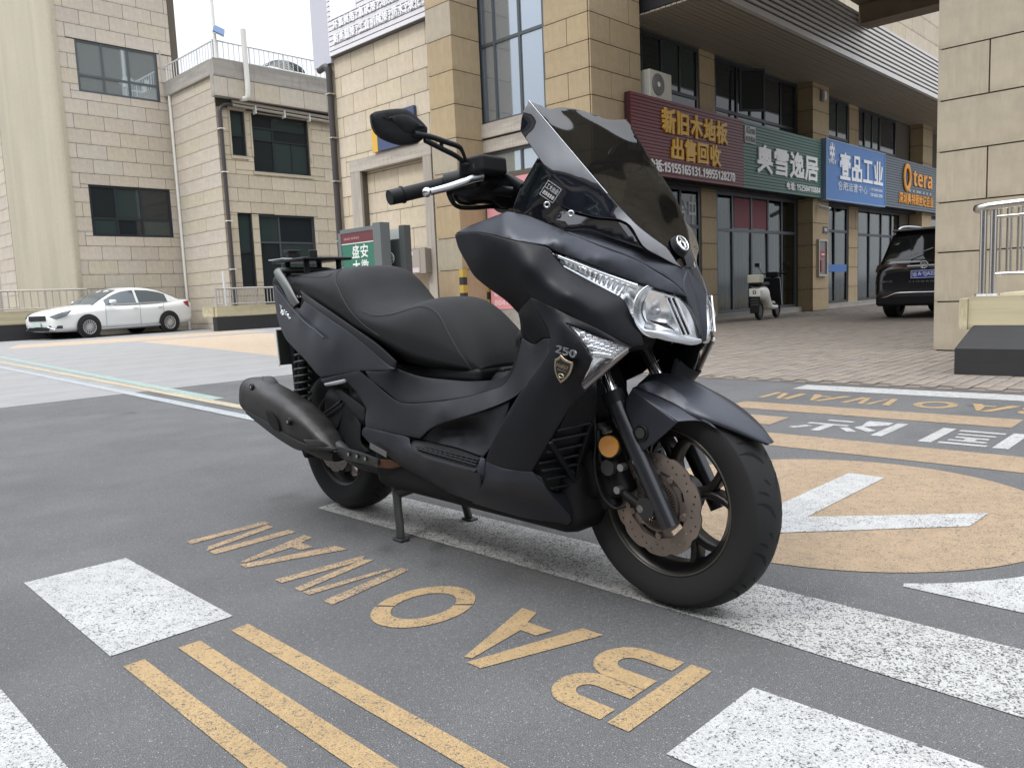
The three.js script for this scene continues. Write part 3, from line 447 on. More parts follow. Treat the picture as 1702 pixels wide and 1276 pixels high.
{ const t = thing('security_camera', 'small cream camera under the left end of the blue sign', 'camera', [20.33, 2.62, -8.55]); const b = mesh('body', rbox(0.1, 0.09, 0.3, 0.02), M.plastWhite, t); b.rotation.x = 0.35; b.position.z = 0.16; mesh('bracket', rodGeo([0, 0.12, 0.0], [0, 0.0, 0.12], 0.018), M.plastWhite, t); const l = mesh('lens', new THREE.CylinderGeometry(0.03, 0.03, 0.03, 12), M.black, t); l.rotation.x = Math.PI / 2 + 0.35; l.position.set(0, -0.055, 0.3); }
{ const t = thing('wall_lamp', 'small oblong lamp high on the brown pier under the canopy', 'lamp', [20.62, 5.45, -8.6]); mesh('case', rbox(0.16, 0.28, 0.1, 0.03), M.plastGrey, t).position.z = 0.05; mesh('diffuser', rbox(0.11, 0.2, 0.03, 0.012), M.plastWhite, t).position.z = 0.105; }
{ const t = thing('number_plate_sign', 'small dark house number plate on the pier above the fire hose cabinet', 'number plate', [20.86, 2.1, -8.59]); mesh('plate', rbox(0.3, 0.17, 0.012, 0.004), std([0.03, 0.04, 0.06], 0.5), t); const g = textGeo('105', 'sans_bold', 0.08, 0.18, 0.004); mesh('number', g, M.plastWhite, t).position.set(-0.09, -0.04, 0.007); }

// ---------------------------------------------------------------- sign boards over the shops: slats, raised lettering
function signBoard(name, label, cat, x0, x1, y0, y1, z, color, slats, o = {}) {
  const t = thing(name, label, cat, [x0, y0, z]); const w = x1 - x0, h = y1 - y0, m = std(color, 0.45), dark = std(color.map((c) => c * 0.25), 0.8);
  box('backing', t, dark, 0, w, 0, h, -0.14, -0.02);
  if (slats) for (let i = 0; i < slats; i++) { const p = h / slats; box('slat', t, m, 0, w, i * p + p * 0.09, (i + 1) * p - p * 0.09, -0.02, 0); }
  else box('panel', t, m, 0, w, 0, h, -0.02, 0);
  if (o.edge) { const e = o.edge; box('edge_trim', t, e, -0.03, w + 0.03, h, h + 0.03, -0.14, 0.01); box('edge_trim', t, e, -0.03, w + 0.03, -0.03, 0, -0.14, 0.01); box('edge_trim', t, e, -0.03, 0, 0, h, -0.14, 0.01); box('edge_trim', t, e, w, w + 0.03, 0, h, -0.14, 0.01); }
  t.write = (s, x, y, hh, width, wgt, mat, depth = 0.03, font, nm = 'lettering') => { const q = mesh(nm, lineGeo(s, hh, width, wgt, depth, font), mat, t); q.position.set(x, y, 0.002); return q; };
  return t;
}
const goldLet = std([0.62, 0.36, 0.035], 0.5), whiteLet = std([0.78, 0.78, 0.78], 0.5), greyLet = std([0.55, 0.56, 0.57], 0.5);
{
  const t = signBoard('red_signboard', 'dark red slatted signboard with gold and white characters', 'signboard', 12.02, 16.15, 2.86, 4.28, -8.43, [0.13, 0.014, 0.017], 23);
  t.write('新旧木地板', 0.98, 0.83, 0.42, 2.4, 0.062, goldLet); t.write('出售回收', 1.27, 0.36, 0.39, 1.82, 0.058, goldLet);
  t.write('电话:15155165131.19955128270', 0.52, 0.08, 0.21, 3.2, 0.03, whiteLet, 0.02);
}
{
  const t = signBoard('green_signboard', 'green slatted signboard with four large silver characters', 'signboard', 16.17, 20.24, 2.86, 4.28, -8.44, [0.035, 0.12, 0.085], 21);
  t.write('奥雪逸居', 0.60, 0.40, 0.57, 3.2, 0.078, whiteLet); t.write('电话: 15250410884', 2.05, 0.1, 0.17, 1.92, 0.024, whiteLet, 0.02);
  box('corner_plate', t, std([0.45, 0.46, 0.45], 0.5), 0.03, 0.5, 0.96, 1.32, 0, 0.03); const q = t.write('AXenu', 0.06, 1.15, 0.17, 0.42, 0.02, std([0.1, 0.12, 0.12], 0.5), 0.006, 'serif_bold'); q.position.z = 0.031; const q2 = t.write('奥雪逸居', 0.06, 0.99, 0.11, 0.42, 0.014, std([0.1, 0.12, 0.12], 0.5), 0.006); q2.position.z = 0.031;
}
{
  const t = signBoard('blue_signboard', 'flat bright blue signboard with thick white characters and a round logo', 'signboard', 20.36, 24.5, 2.86, 4.32, -8.36, [0.035, 0.155, 0.42], 0, { edge: std([0.22, 0.33, 0.52], 0.5) });
  const wl = std([0.78, 0.8, 0.82], 0.5);
  t.write('壹品工业', 0.82, 0.55, 0.66, 3.1, 0.085, wl, 0.025); t.write('合肥运营中心', 0.72, 0.26, 0.22, 2.05, 0.016, wl, 0.008);
  t.write('| 131 5656 6292', 2.95, 0.36, 0.1, 1.0, 0.012, wl, 0.006); t.write('  139 6628 3299', 3.0, 0.22, 0.1, 0.95, 0.012, wl, 0.006); t.write('YPGY', 0.1, 0.88, 0.13, 0.5, 0.02, wl, 0.008);
  for (let i = 0; i < 6; i++) { const s = new THREE.Shape(); s.absellipse(0, 0.115, 0.055, 0.075, 0, Math.PI * 2); const g = new THREE.ExtrudeGeometry(s, { depth: 0.008, bevelEnabled: false, curveSegments: 8 }); g.rotateZ(i * Math.PI / 3); const m = mesh('logo_petal', g, wl, t); m.position.set(0.34, 1.2, 0.002); m.scale.set(0.85, 1, 1); }
  { const r = mesh('logo_ring', new THREE.TorusGeometry(0.205, 0.012, 6, 28), wl, t); r.position.set(0.34, 1.2, 0.006); r.scale.set(0.85, 1, 0.5); }
}
{
  const t = signBoard('grey_signboard', 'blue grey slatted signboard with orange lettering, partly hidden by the near pillar', 'signboard', 24.62, 31.5, 2.88, 4.36, -8.43, [0.085, 0.11, 0.135], 20);
  const or = std([0.75, 0.32, 0.03], 0.5);
  const ring = mesh('lettering', new THREE.TorusGeometry(0.30, 0.075, 10, 32), or, t); ring.position.set(1.95, 0.96, 0.03); ring.scale.set(0.9, 1.15, 0.5);
  t.write('tera', 2.55, 0.72, 0.56, 1.9, 0.05, or); t.write('深圳奥特朗世纪自业', 1.3, 0.16, 0.33, 3.3, 0.036, or, 0.02); t.write('- - - 国 - - - -', 2.2, 0.55, 0.07, 2.2, 0.012, std([0.4, 0.4, 0.4], 0.6), 0.01);
}
{ // white slatted sign high on the blank side wall
  const t = thing('white_signboard', 'white slatted signboard with paint shop lettering high on the side wall', 'signboard', [11.02, 6.42, -16.1]);
  const m = std([0.66, 0.645, 0.66], 0.5), dk = std([0.12, 0.12, 0.13], 0.8);
  box('backing', t, dk, -0.02, 0.1, 0, 2.4, 0, 4.1);
  for (let i = 0; i < 22; i++) box('slat', t, m, -0.05, -0.02, i * 0.11 + 0.012, i * 0.11 + 0.098, 0, 4.1);
  const put = (s, zz, y, h, w, wg) => { const q = mesh('lettering', lineGeo(s, h, w, wg, 0.03), std([0.82, 0.82, 0.83], 0.5), t); q.rotation.y = Math.PI / 2 * -1; q.position.set(-0.052, y, zz); };
  put('耐高温漆、工业机械漆、防水、玻化砖背胶', 0.25, 0.24, 0.2, 3.75, 0.022); put('环氧树脂、氧碳漆、划线漆、防火漆、背胶', 0.25, 0.55, 0.2, 3.75, 0.022); put('上海业', 1.35, 0.95, 0.62, 2.5, 0.08);
  box('white_patch', t, std([0.74, 0.73, 0.75], 0.6), -0.062, -0.05, 0.78, 1.7, 0.15, 1.15);
  box('end_box', t, std([0.45, 0.45, 0.5], 0.5), 0.0, 0.4, -0.1, 1.6, -0.75, -0.02);
}
{ const t = thing('notice_plate', 'yellow and dark blue notice plate on the side wall behind the mirror', 'notice', [11.05, 4.06, -14.74]);
  box('yellow_band', t, std([0.62, 0.37, 0.04], 0.6), -0.03, 0.04, 0, 0.75, 0, 0.19); box('blue_panel', t, std([0.05, 0.07, 0.14], 0.6), -0.03, 0.04, 0.0, 0.75, 0.19, 1.5); box('white_print', t, M.plastWhite, -0.034, -0.03, 0.52, 0.6, 0.32, 0.6); box('white_print', t, M.plastWhite, -0.034, -0.03, 0.34, 0.42, 0.32, 0.9); }
{ // directory stand: green board with red head, dark board behind it
  const t = thing('directory_board', 'green directory board with a dark red head and white characters, edged in grey', 'board', [9.0, 0, 0]);
  const gr = std([0.025, 0.145, 0.095], 0.5), rd = std([0.12, 0.025, 0.03], 0.5), gy = std([0.12, 0.135, 0.135], 0.5), wl = std([0.7, 0.74, 0.7], 0.5);
  box('panel', t, gr, -0.03, 0.12, 0.35, 1.88, -13.18, -12.11); box('head_panel', t, rd, -0.032, 0.12, 1.883, 2.08, -13.18, -12.11); box('cap', t, gy, -0.04, 0.14, 2.083, 2.16, -13.2, -12.11); box('white_line', t, wl, -0.036, -0.031, 1.87, 1.885, -13.17, -12.12);
  box('post', t, gy, -0.06, 0.16, 0, 2.2, -12.108, -11.88); box('post', t, gy, -0.04, 0.14, 0, 2.1, -13.28, -13.182);
  const put = (s, z, y, h, w, m = wl) => { const q = mesh('lettering', merge(hanGeo(s, h, w, 0.004)), m, t); q.rotation.y = -Math.PI / 2; q.position.set(-0.032, y, z); };
  put('安', -12.56, 1.6, 0.235, 0.026); put('徽', -12.56, 1.32, 0.235, 0.02); put('盛', -12.84, 1.6, 0.235, 0.024); put('大', -12.84, 1.32, 0.235, 0.03); put('国', -12.56, 1.04, 0.235, 0.024); put('海', -12.84, 1.04, 0.235, 0.024);
  const q = mesh('lettering', lineGeo('HEAD OFFICE', 0.05, 0.5, 0.008, 0.003), std([0.45, 0.25, 0.25], 0.5), t); q.rotation.y = -Math.PI / 2; q.position.set(-0.034, 1.95, -13.08);
}
{ const t = thing('dark_board', 'dark grey upright board with a ring emblem, right of the green directory board', 'board', [9.35, 0, 0]);
  const dk = std([0.045, 0.053, 0.055], 0.5), wl = std([0.55, 0.58, 0.57], 0.5);
  box('panel', t, dk, -0.03, 0.1, 0, 1.9, -12.35, -11.82); box('side_post', t, std([0.06, 0.07, 0.07], 0.5), -0.03, 0.12, 0, 2.14, -11.818, -11.66); box('slanted_sheet', t, std([0.4, 0.42, 0.42], 0.6), 0.06, 0.08, 1.9, 2.1, -12.2, -11.83);
  const put = (s, y, h) => { const q = mesh('lettering', merge(hanGeo(s, h, 0.02, 0.004)), wl, t); q.rotation.y = -Math.PI / 2; q.position.set(-0.032, y, -12.19); };
  put('中', 1.47, 0.17); put('宝', 1.2, 0.2); put('国', 0.94, 0.2); put('回', 0.68, 0.2);
  const r = mesh('emblem_ring', new THREE.TorusGeometry(0.095, 0.01, 6, 24), wl, t); r.rotation.y = Math.PI / 2; r.position.set(-0.033, 1.555, -12.1);
}
{ const t = thing('electric_cabinet', 'brown grey electric cabinet with a yellow warning label on the side wall', 'cabinet', [11.07, 1.3, -13.84]);
  mesh('case', rbox(0.24, 0.53, 0.86, 0.012), std([0.3, 0.265, 0.225], 0.6), t).position.set(-0.05, 0.265, 0.43); box('door', t, std([0.33, 0.295, 0.25], 0.55), -0.178, -0.17, 0.03, 0.5, 0.03, 0.68);
  box('white_label', t, M.plastWhite, -0.183, -0.178, 0.4, 0.48, 0.16, 0.46); box('print', t, M.black, -0.185, -0.183, 0.425, 0.455, 0.26, 0.43); box('yellow_label', t, std([0.75, 0.62, 0.22], 0.6), -0.183, -0.178, 0.16, 0.37, 0.22, 0.42); { const tri = mesh('warning_triangle', new THREE.TorusGeometry(0.05, 0.009, 4, 3), M.black, t); tri.rotation.set(0, Math.PI / 2, 0); tri.rotation.order = 'YXZ'; tri.rotateZ(Math.PI / 2); tri.position.set(-0.184, 0.28, 0.32); } box('pink_label', t, std([0.6, 0.5, 0.52], 0.6), -0.183, -0.178, 0.03, 0.13, 0.4, 0.66);
}
{ // the row of shops on the other side of the bay, behind the viewer; it shades the bay and shows in the windscreen
  const t = thing('opposite_shops', 'row of shops with slatted canopy across the bay, mirrored in the tinted windscreen', 'building', [-9, 0, 0]);
  box('wall', t, M.tileGrey[2], -6, -0.4, -0.1, 8.9, -17, 14); box('roof', t, M.greyPlaster, -6, -0.3, 8.9, 9.1, -17, 14);
  for (let i = 0; i < 5; i++) { const z = -16 + i * 6; box('pier', t, M.tileGrey[1], -0.4, 0, 0, 5.7, z - 0.45, z + 0.45); box('shop_window', t, M.glassDark, -0.4, -0.3, 0.1, 2.8, z + 0.6, z + 5.4); box('upper_window', t, M.glassDark, -0.4, -0.3, 4.2, 5.6, z + 0.6, z + 5.4); const b = box('signboard', t, std([[0.03, 0.05, 0.12], [0.1, 0.02, 0.03], [0.03, 0.08, 0.06], [0.05, 0.05, 0.06], [0.03, 0.06, 0.14]][i], 0.5), -0.35, 0.1, 2.85, 4.15, z + 0.47, z + 5.53); const q = mesh('lettering', lineGeo(['业工安大', '品海出国', '工业大中', '木地合心', '中海工品'][i], 0.8, 4, 0.1, 0.02), M.plastWhite, t); q.rotation.y = Math.PI / 2; q.position.set(0.105, 3.1, z + 5.1); }
  for (let i = 0; i < 10; i++) box('canopy_slat', t, M.soffit, -0.4, 1.5, 5.78 + i * 0.107, 5.84 + i * 0.107, -17, 14); box('canopy_core', t, M.black, -0.4, 1.44, 5.74, 6.85, -17, 14);
}

// ---------------------------------------------------------------- two-storey building behind the lane, roof railing, pipes
function railing(parent, axis, c, a0, a1, y0, y1, n, mat, r = 0.018, posts = 3) { // bars along x (axis 'x', at z = c) or along z
  const P = (a, y) => (axis === 'x' ? [a, y, c] : [c, y, a]);
  mesh('top_rail', rodGeo(P(a0, y1), P(a1, y1), r * 1.7), mat, parent); mesh('bottom_rail', rodGeo(P(a0, y0 + 0.06), P(a1, y0 + 0.06), r * 1.2), mat, parent);
  for (let i = 0; i <= n; i++) { const a = lerp(a0, a1, i / n), big = i % Math.max(1, Math.round(n / posts)) === 0; mesh(big ? 'post' : 'bar', rodGeo(P(a, big ? y0 - 0.02 : y0 + 0.06), P(a, y1), big ? r * 1.6 : r * 0.8, undefined, 6), mat, parent); }
}
{
  const t = thing('cream_building', 'two-storey cream tiled building with black pipes and a railed flat roof', 'building');
  const z = -25.5, x0 = 12.75, x1 = 19, holes = [[13.27, 13.78, 5.83, 7.3], [14.03, 16.24, 5.36, 7.3], [13.26, 13.78, 1.43, 3.92], [14.04, 16.24, 0.4, 3.9]];
  core(t, M.joint, 'z', z - 0.03, 0.3, x0 + 0.03, x1, -0.1, 8.75, holes); box('side_core', t, M.joint, x0 + 0.03, x0 + 0.3, -0.1, 8.75, -29, z - 0.34); box('roof_slab', t, M.greyPlaster, x0 + 0.05, x1, 8.55, 8.74, -33, z - 0.05);
  tiles(t, M.tileCream, 'z', z, x0, x1, 0.0, 7.35, { ch: 0.455, base: 0.20, len: 0.87, phase: 12.9, holes });
  // set-out parapet band
  box('parapet', t, M.greyPlaster, x0 - 0.1, x1, 7.62, 8.78, z + 0.06, z + 0.3); tiles(t, M.tileGrey, 'z', z + 0.34, x0 - 0.1, x1, 7.62, 8.24, { ch: 0.62, base: 7.62, len: 0.95, phase: 13.1 }); box('parapet_cap', t, M.greyPlaster, x0 - 0.1, x1, 8.25, 8.8, z + 0.301, z + 0.345);
  tiles(t, M.tileGrey, 'x', x0, -29, z + 0.06, 0, 8.3, { ch: 0.455, base: 0.20, len: 5, phase: -29.3 }); box('parapet_cap', t, M.greyPlaster, x0 - 0.1, x0 + 0.2, 8.3, 8.8, -29, z + 0.055);
  const W = { fm: M.frameDark, gm: [M.glassDark, M.glassGreen], w: 0.06, reveal: 0.1 };
  win(t, 'z', z, 13.27, 13.78, 5.83, 7.3, { ...W, yh: [6.5] }); win(t, 'z', z, 14.03, 16.24, 5.36, 7.3, { ...W, av: [14.85], yh: [6.45, 6.85], extra: [[15.55, 15.6, 5.42, 6.4]] });
  win(t, 'z', z, 13.26, 13.78, 1.43, 3.92, { ...W, yh: [2.6] }); win(t, 'z', z, 14.04, 16.24, 0.4, 3.9, { ...W, av: [14.85], yh: [2.95], fm: M.frameGrey });
  for (const [a0, a1, y] of [[13.2, 13.84, 5.72], [13.97, 16.3, 5.25], [13.2, 13.84, 7.31]]) box('window_trim', t, M.plaster, a0, a1, y, y + 0.1, z + 0.002, z + 0.03);
  for (const a of [13.2, 13.785, 13.97, 16.245]) box('window_trim', t, M.plaster, a, a + 0.06, 5.83, 7.3, z + 0.002, z + 0.028);
  const pipes = new THREE.Group(); pipes.name = 'pipe_run'; t.add(pipes); const pz = z + 0.14;
  mesh('pipe', tubeGeo([[12.86, 0.2, pz], [12.86, 3, pz], [12.86, 6.9, pz], [12.87, 7.25, pz], [13.05, 7.42, pz], [13.3, 7.44, pz]], 0.065, 10, 60), M.pipeDark, pipes); mesh('pipe', rodGeo([13.2, 7.44, pz], [19, 7.30, pz], 0.05), M.steelDull, pipes); mesh('pipe', rodGeo([13.3, 7.56, pz + 0.02], [19, 7.44, pz + 0.02], 0.06), M.steelDull, pipes);
  for (const y of [2, 3.6, 5.2, 6.6]) box('pipe_clip', pipes, M.plastWhite, 12.77, 12.95, y, y + 0.03, pz - 0.09, pz + 0.09); for (const x of [14.1, 15.2, 16.2]) box('pipe_clip', pipes, M.plastWhite, x, x + 0.03, 7.24, 7.5, pz - 0.1, pz + 0.1);
  mesh('vent_pipe', tubeGeo([[13.6, 7.66, z + 0.2], [13.72, 7.66, z + 0.42], [13.74, 7.85, z + 0.46], [13.74, 9, z + 0.46], [13.74, 9.85, z + 0.46]], 0.085, 12, 40), M.pipeWhite, t);
  mesh('gutter', rodGeo([12.7, -0.1, -28.7], [12.7, 8.75, -28.7], 0.05), M.pipeWhite, t);
  const r = new THREE.Group(); r.name = 'roof_railing'; t.add(r); railing(r, 'x', z + 0.2, x0, x1, 8.8, 9.4, 34, M.railWhite, 0.016, 5); railing(r, 'z', x0 + 0.05, -29, z + 0.2, 8.8, 9.4, 18, M.railWhite, 0.016, 3);
  mesh('gutter', rodGeo([12.62, 8.8, -29], [12.62, 9.9, -29], 0.03), M.railGrey, t); 
}
{ const t = thing('roof_skylight', 'low arched glass skylight on the flat roof behind the railing', 'skylight', [15.95, 8.75, -26.6]);
  mesh('curb', rbox(1.5, 0.42, 0.9, 0.02), M.plastWhite, t).position.y = 0.21; const g = new THREE.CylinderGeometry(0.75, 0.75, 0.86, 20, 1, true, -Math.PI / 2, Math.PI); g.rotateX(-Math.PI / 2); g.scale(1, 0.42, 1); mesh('arch', g, M.glassSky, t).position.y = 0.42; for (let i = 0; i < 6; i++) { const m = mesh('rib', new THREE.TorusGeometry(0.755, 0.015, 5, 16, Math.PI), M.frameGrey, t); m.scale.y = 0.42; m.position.set(0, 0.42, -0.43 + i * 0.172); } }
{ const t = thing('solar_street_lamp', 'solar street lamp with a small blue panel standing at the roof corner', 'street lamp', [12.83, 8.7, -25.25]);
  mesh('pole', rodGeo([0, 0, 0], [0.0, 2.7, 0], 0.06, 0.05), M.plastWhite, t); const p = mesh('solar_panel', rbox(0.36, 0.03, 0.34, 0.008), phys([0.02, 0.09, 0.24], 0.15), t); p.position.set(0.1, 0.98, 0.12); p.rotation.set(1.0, -0.4, 0); const pf = mesh('panel_frame', rbox(0.4, 0.02, 0.38, 0.008), M.plastWhite, t); pf.position.set(0.1, 0.96, 0.105); pf.rotation.set(1.0, -0.4, 0); mesh('lamp_arm', rodGeo([0, 2.5, 0], [-0.5, 2.75, 0.1], 0.03), M.plastWhite, t); mesh('lamp_head', rbox(0.5, 0.08, 0.2, 0.03), M.plastGrey, t).position.set(-0.7, 2.8, 0.13); }
{
  const t = thing('tall_building', 'tall beige tiled building with two wide dark framed windows and a smooth cream corner', 'building');
  const z = -29, holes = [[9.82, 12.5, 8.1, 9.79], [9.8, 12.54, 3.35, 5.06]];
  core(t, M.joint, 'z', z - 0.03, 0.3, 9.33, 13.05, -0.1, 18, holes);
  tiles(t, M.tileGrey, 'z', z, 9.3, 13.03, 0, 14, { ch: 0.482, base: 0.12, len: 0.955, phase: 9.55, holes });
  const W = { av: [10.65, 11.5], w: 0.075, reveal: 0.05, fm: M.frameGrey };
  win(t, 'z', z, 9.82, 12.5, 8.1, 9.79, { ...W, yh: [8.65], gm: M.glassSky }); win(t, 'z', z, 9.8, 12.54, 3.35, 5.06, { ...W, yh: [3.95], gm: [M.glassGreen, M.glassDark], fm: M.frameDark });
  box('flank_wall', t, M.joint, 13.06, 13.3, -0.1, 18, -34, z - 0.05);
  // smooth cream return with a rounded corner
  { const s = new THREE.Shape(); s.moveTo(9.3, 28.97); s.lineTo(9.3, 36); s.lineTo(9.06, 36); s.lineTo(9.06, 29.25); s.quadraticCurveTo(9.06, 28.985, 9.2, 28.97); const g = new THREE.ExtrudeGeometry(s, { depth: 18, bevelEnabled: false, curveSegments: 10 }); g.rotateX(-Math.PI / 2); mesh('cream_return', g, M.plasterBig, t); }
  box('back_wing', t, M.greyPlaster, 9.3, 14, 0, 18, -40, -36);
  tiles(t, M.tileGrey, 'x', 9.04, -37.8, -35.6, 0, 8, { ch: 0.482, base: 0.12, len: 1.2, phase: -37 });
}
{
  const t = thing('far_building', 'pale building at the left edge seen past the smooth cream corner', 'building');
  box('wall', t, M.greyPlaster, 2, 9.6, 4.55, 6.1, -46.2, -45); box('wall', t, M.greyPlaster, 2, 11.3, 0, 4.5, -48.2, -47); box('upper_wall', t, M.greyPlaster, 2, 12.0, 7.9, 9.6, -46.2, -45); box('column', t, M.tileGrey[0], 10.8, 12.2, 0, 11, -46.5, -45.3);
  win(t, 'z', -47, 8.5, 11.2, 2.9, 4.2, { av: [9.9], gm: M.glassDark, reveal: -0.14 }); win(t, 'z', -47, 8.5, 11.2, 0.9, 2.1, { av: [9.9], gm: M.glassDark, reveal: -0.14 });
  const r = new THREE.Group(); r.name = 'balcony_railing'; t.add(r); railing(r, 'x', -45.2, 6, 11.5, 6.1, 6.95, 24, M.railGrey, 0.02, 4);
}
// ---------------------------------------------------------------- low walls with railings
{
  const t = thing('low_wall', 'low cream wall with black foot and thin railing behind the white car', 'low wall');
  box('wall_body', t, M.creamPlaster, -6, 9.3, 0.5, 0.92, -28.6, -28.4); box('black_foot', t, M.blackRubberPaint, -6, 9.35, -0.05, 0.5, -28.65, -28.32); railing(t, 'x', -28.5, -2, 9.25, 0.92, 1.55, 54, M.steelDull, 0.02, 9); box('end_post', t, M.creamPlaster, 9.31, 9.5, 0, 0.92, -28.62, -28.38);
}
{
  const t = thing('low_wall', 'low cream wall with black foot and grey railing right of the white car', 'low wall');
  box('wall_body', t, M.creamPlaster, 11.75, 17, 0.46, 0.8, -24.62, -24.46); box('wall_body', t, M.creamPlaster, 11.7, 11.86, 0.46, 0.79, -25.4, -24.63); box('black_foot', t, M.blackRubberPaint, 11.7, 17, -0.05, 0.455, -24.7, -24.42); railing(t, 'x', -24.54, 11.8, 17, 0.8, 1.36, 46, M.railGrey, 0.018, 4);
  mesh('corner_post', rodGeo([12.1, 0.8, -24.54], [12.1, 1.9, -24.54], 0.04), M.railWhite, t);
}
// ---------------------------------------------------------------- near right: tiled pillar carrying a bridge between the buildings, low wall with steel railing
{
  const t = thing('tiled_pillar', 'big beige tiled pillar at the right edge of the bay', 'pillar');
  box('pillar_core', t, M.joint, 8.97, 9.9, -0.1, 8, -2.52, 1.4);
  tiles(t, M.tilePillar, 'x', 8.94, -2.555, 1.4, 0.02, 7, { ch: 0.5, base: 0.02, len: 1.05, phase: -2.62, th: 0.03, gap: 0.014 });
  tiles(t, M.tilePillar, 'z', 1.43, 8.97, 9.9, 0.02, 7, { ch: 0.5, base: 0.02, len: 1.05, th: 0.03 }); box('back_face', t, M.tilePillar[0], 8.945, 9.9, 0, 7, -2.55, -2.522);
}
{
  const t = thing('bridge_deck', 'brown soffit and edge beam of a bridge overhead, between pillar and canopy', 'bridge');
  const m = std([0.30, 0.245, 0.18], 0.85, 0, { map: grime });
  box('edge_beam', t, m, 19.05, 19.6, 6.5, 8.4, -7.1, 6); box('deck_slab', t, m, 9.95, 19.03, 6.9, 7.4, -7.1, 6);
}
{
  const t = thing('low_wall', 'low cream wall with flared black foot and steel railing by the big pillar', 'low wall');
  const x0 = 6.95, z0 = -1.80, X1 = 8.9;
  box('wall_body', t, M.creamPlaster, x0 + 0.02, X1, 0.36, 0.615, z0 + 0.06, 2.4); box('wall_cap', t, M.creamPlaster, x0, X1, 0.36, 0.60, z0, z0 + 0.058);
  { const s = new THREE.Shape(); s.moveTo(-0.12, 0); s.lineTo(-0.12, 0.22); s.lineTo(-0.1, 0.25); s.lineTo(0.0, 0.395); s.lineTo(1.4, 0.395); s.lineTo(1.4, 0); const g = new THREE.ExtrudeGeometry(s, { depth: 4.2, bevelEnabled: true, bevelSize: 0.02, bevelThickness: 0.02, bevelSegments: 3 }); const p = g.attributes.position; for (let i = 0; i < p.count; i++) { const y = p.getY(i); if (p.getZ(i) < 0.2) p.setZ(i, p.getZ(i) - 0.10 * clamp((0.395 - y) / 0.17, 0, 1)); } g.computeVertexNormals(); mesh('black_foot', g, M.blackRubberPaint, t).position.set(x0 + 0.04, -0.01, z0 + 0.115); }
  const r = new THREE.Group(); r.name = 'steel_railing'; t.add(r); const rx = x0 + 0.12;
  const P = (z, y) => [rx, y, z];
  mesh('handrail', tubeGeo([[rx + 0.5, 1.3, z0 + 0.06], [rx + 0.1, 1.3, z0 + 0.06], [rx, 1.3, z0 + 0.12], [rx, 1.31, z0 + 0.4], [rx, 1.33, 2.2]], 0.034, 14, 60), M.steel, r);
  for (const [z, rr] of [[z0 + 0.13, 0.026], [z0 + 0.2, 0.026], [z0 + 0.56, 0.03], [z0 + 1.3, 0.03]]) { mesh('post', rodGeo(P(z, 0.61), P(z, 1.3), rr), M.steel, r); mesh('base_ring', new THREE.CylinderGeometry(rr * 1.9, rr * 2.1, 0.02, 20), M.steel, r).position.set(rx, 0.622, z); }
  mesh('lower_rail', rodGeo(P(z0 + 0.2, 0.78), P(2.2, 0.78), 0.018), M.steel, r); for (let i = 0; i < 9; i++) { const z = z0 + 0.245 + i * 0.036; mesh('bar', rodGeo([rx + (i % 2 ? 0.05 : 0), 0.78, z], [rx + (i % 2 ? 0.05 : 0), 1.28, z], 0.009, undefined, 8), M.steel, r); }
  for (let i = 0; i < 18; i++) { const z = z0 + 0.66 + i * 0.09; mesh('bar', rodGeo(P(z, 0.78), P(z, 1.3), 0.01, undefined, 8), M.steel, r); }
  mesh('upper_rail', rodGeo(P(z0 + 0.2, 1.22), P(2.2, 1.24), 0.014), M.steel, r);
}

// ---------------------------------------------------------------- smooth shells for bodywork: an outline in space, filled by a thin-plate surface, with thickness and a rounded edge
function tps(pts, vals, lam = 4e-4) {
  const n = pts.length, N = n + 3, A = Array.from({ length: N }, () => new Float64Array(N + 1)); const U = (r2) => (r2 < 1e-12 ? 0 : r2 * Math.log(r2));
  for (let i = 0; i < n; i++) { for (let j = 0; j < n; j++) A[i][j] = U((pts[i][0] - pts[j][0]) ** 2 + (pts[i][1] - pts[j][1]) ** 2); A[i][i] += lam; A[i][n] = 1; A[i][n + 1] = pts[i][0]; A[i][n + 2] = pts[i][1]; A[i][N] = vals[i]; A[n][i] = 1; A[n + 1][i] = pts[i][0]; A[n + 2][i] = pts[i][1]; }
  for (let c = 0; c < N; c++) { let p = c; for (let r = c + 1; r < N; r++) if (Math.abs(A[r][c]) > Math.abs(A[p][c])) p = r; [A[c], A[p]] = [A[p], A[c]]; const d = A[c][c] || 1e-12; for (let r = 0; r < N; r++) if (r !== c) { const f = A[r][c] / d; if (f) for (let k = c; k <= N; k++) A[r][k] -= f * A[c][k]; } }
  const w = A.map((row, i) => row[N] / (row[i] || 1e-12));
  return (x, y) => { let s = w[n] + w[n + 1] * x + w[n + 2] * y; for (let i = 0; i < n; i++) s += w[i] * U((x - pts[i][0]) ** 2 + (y - pts[i][1]) ** 2); return s; };
}
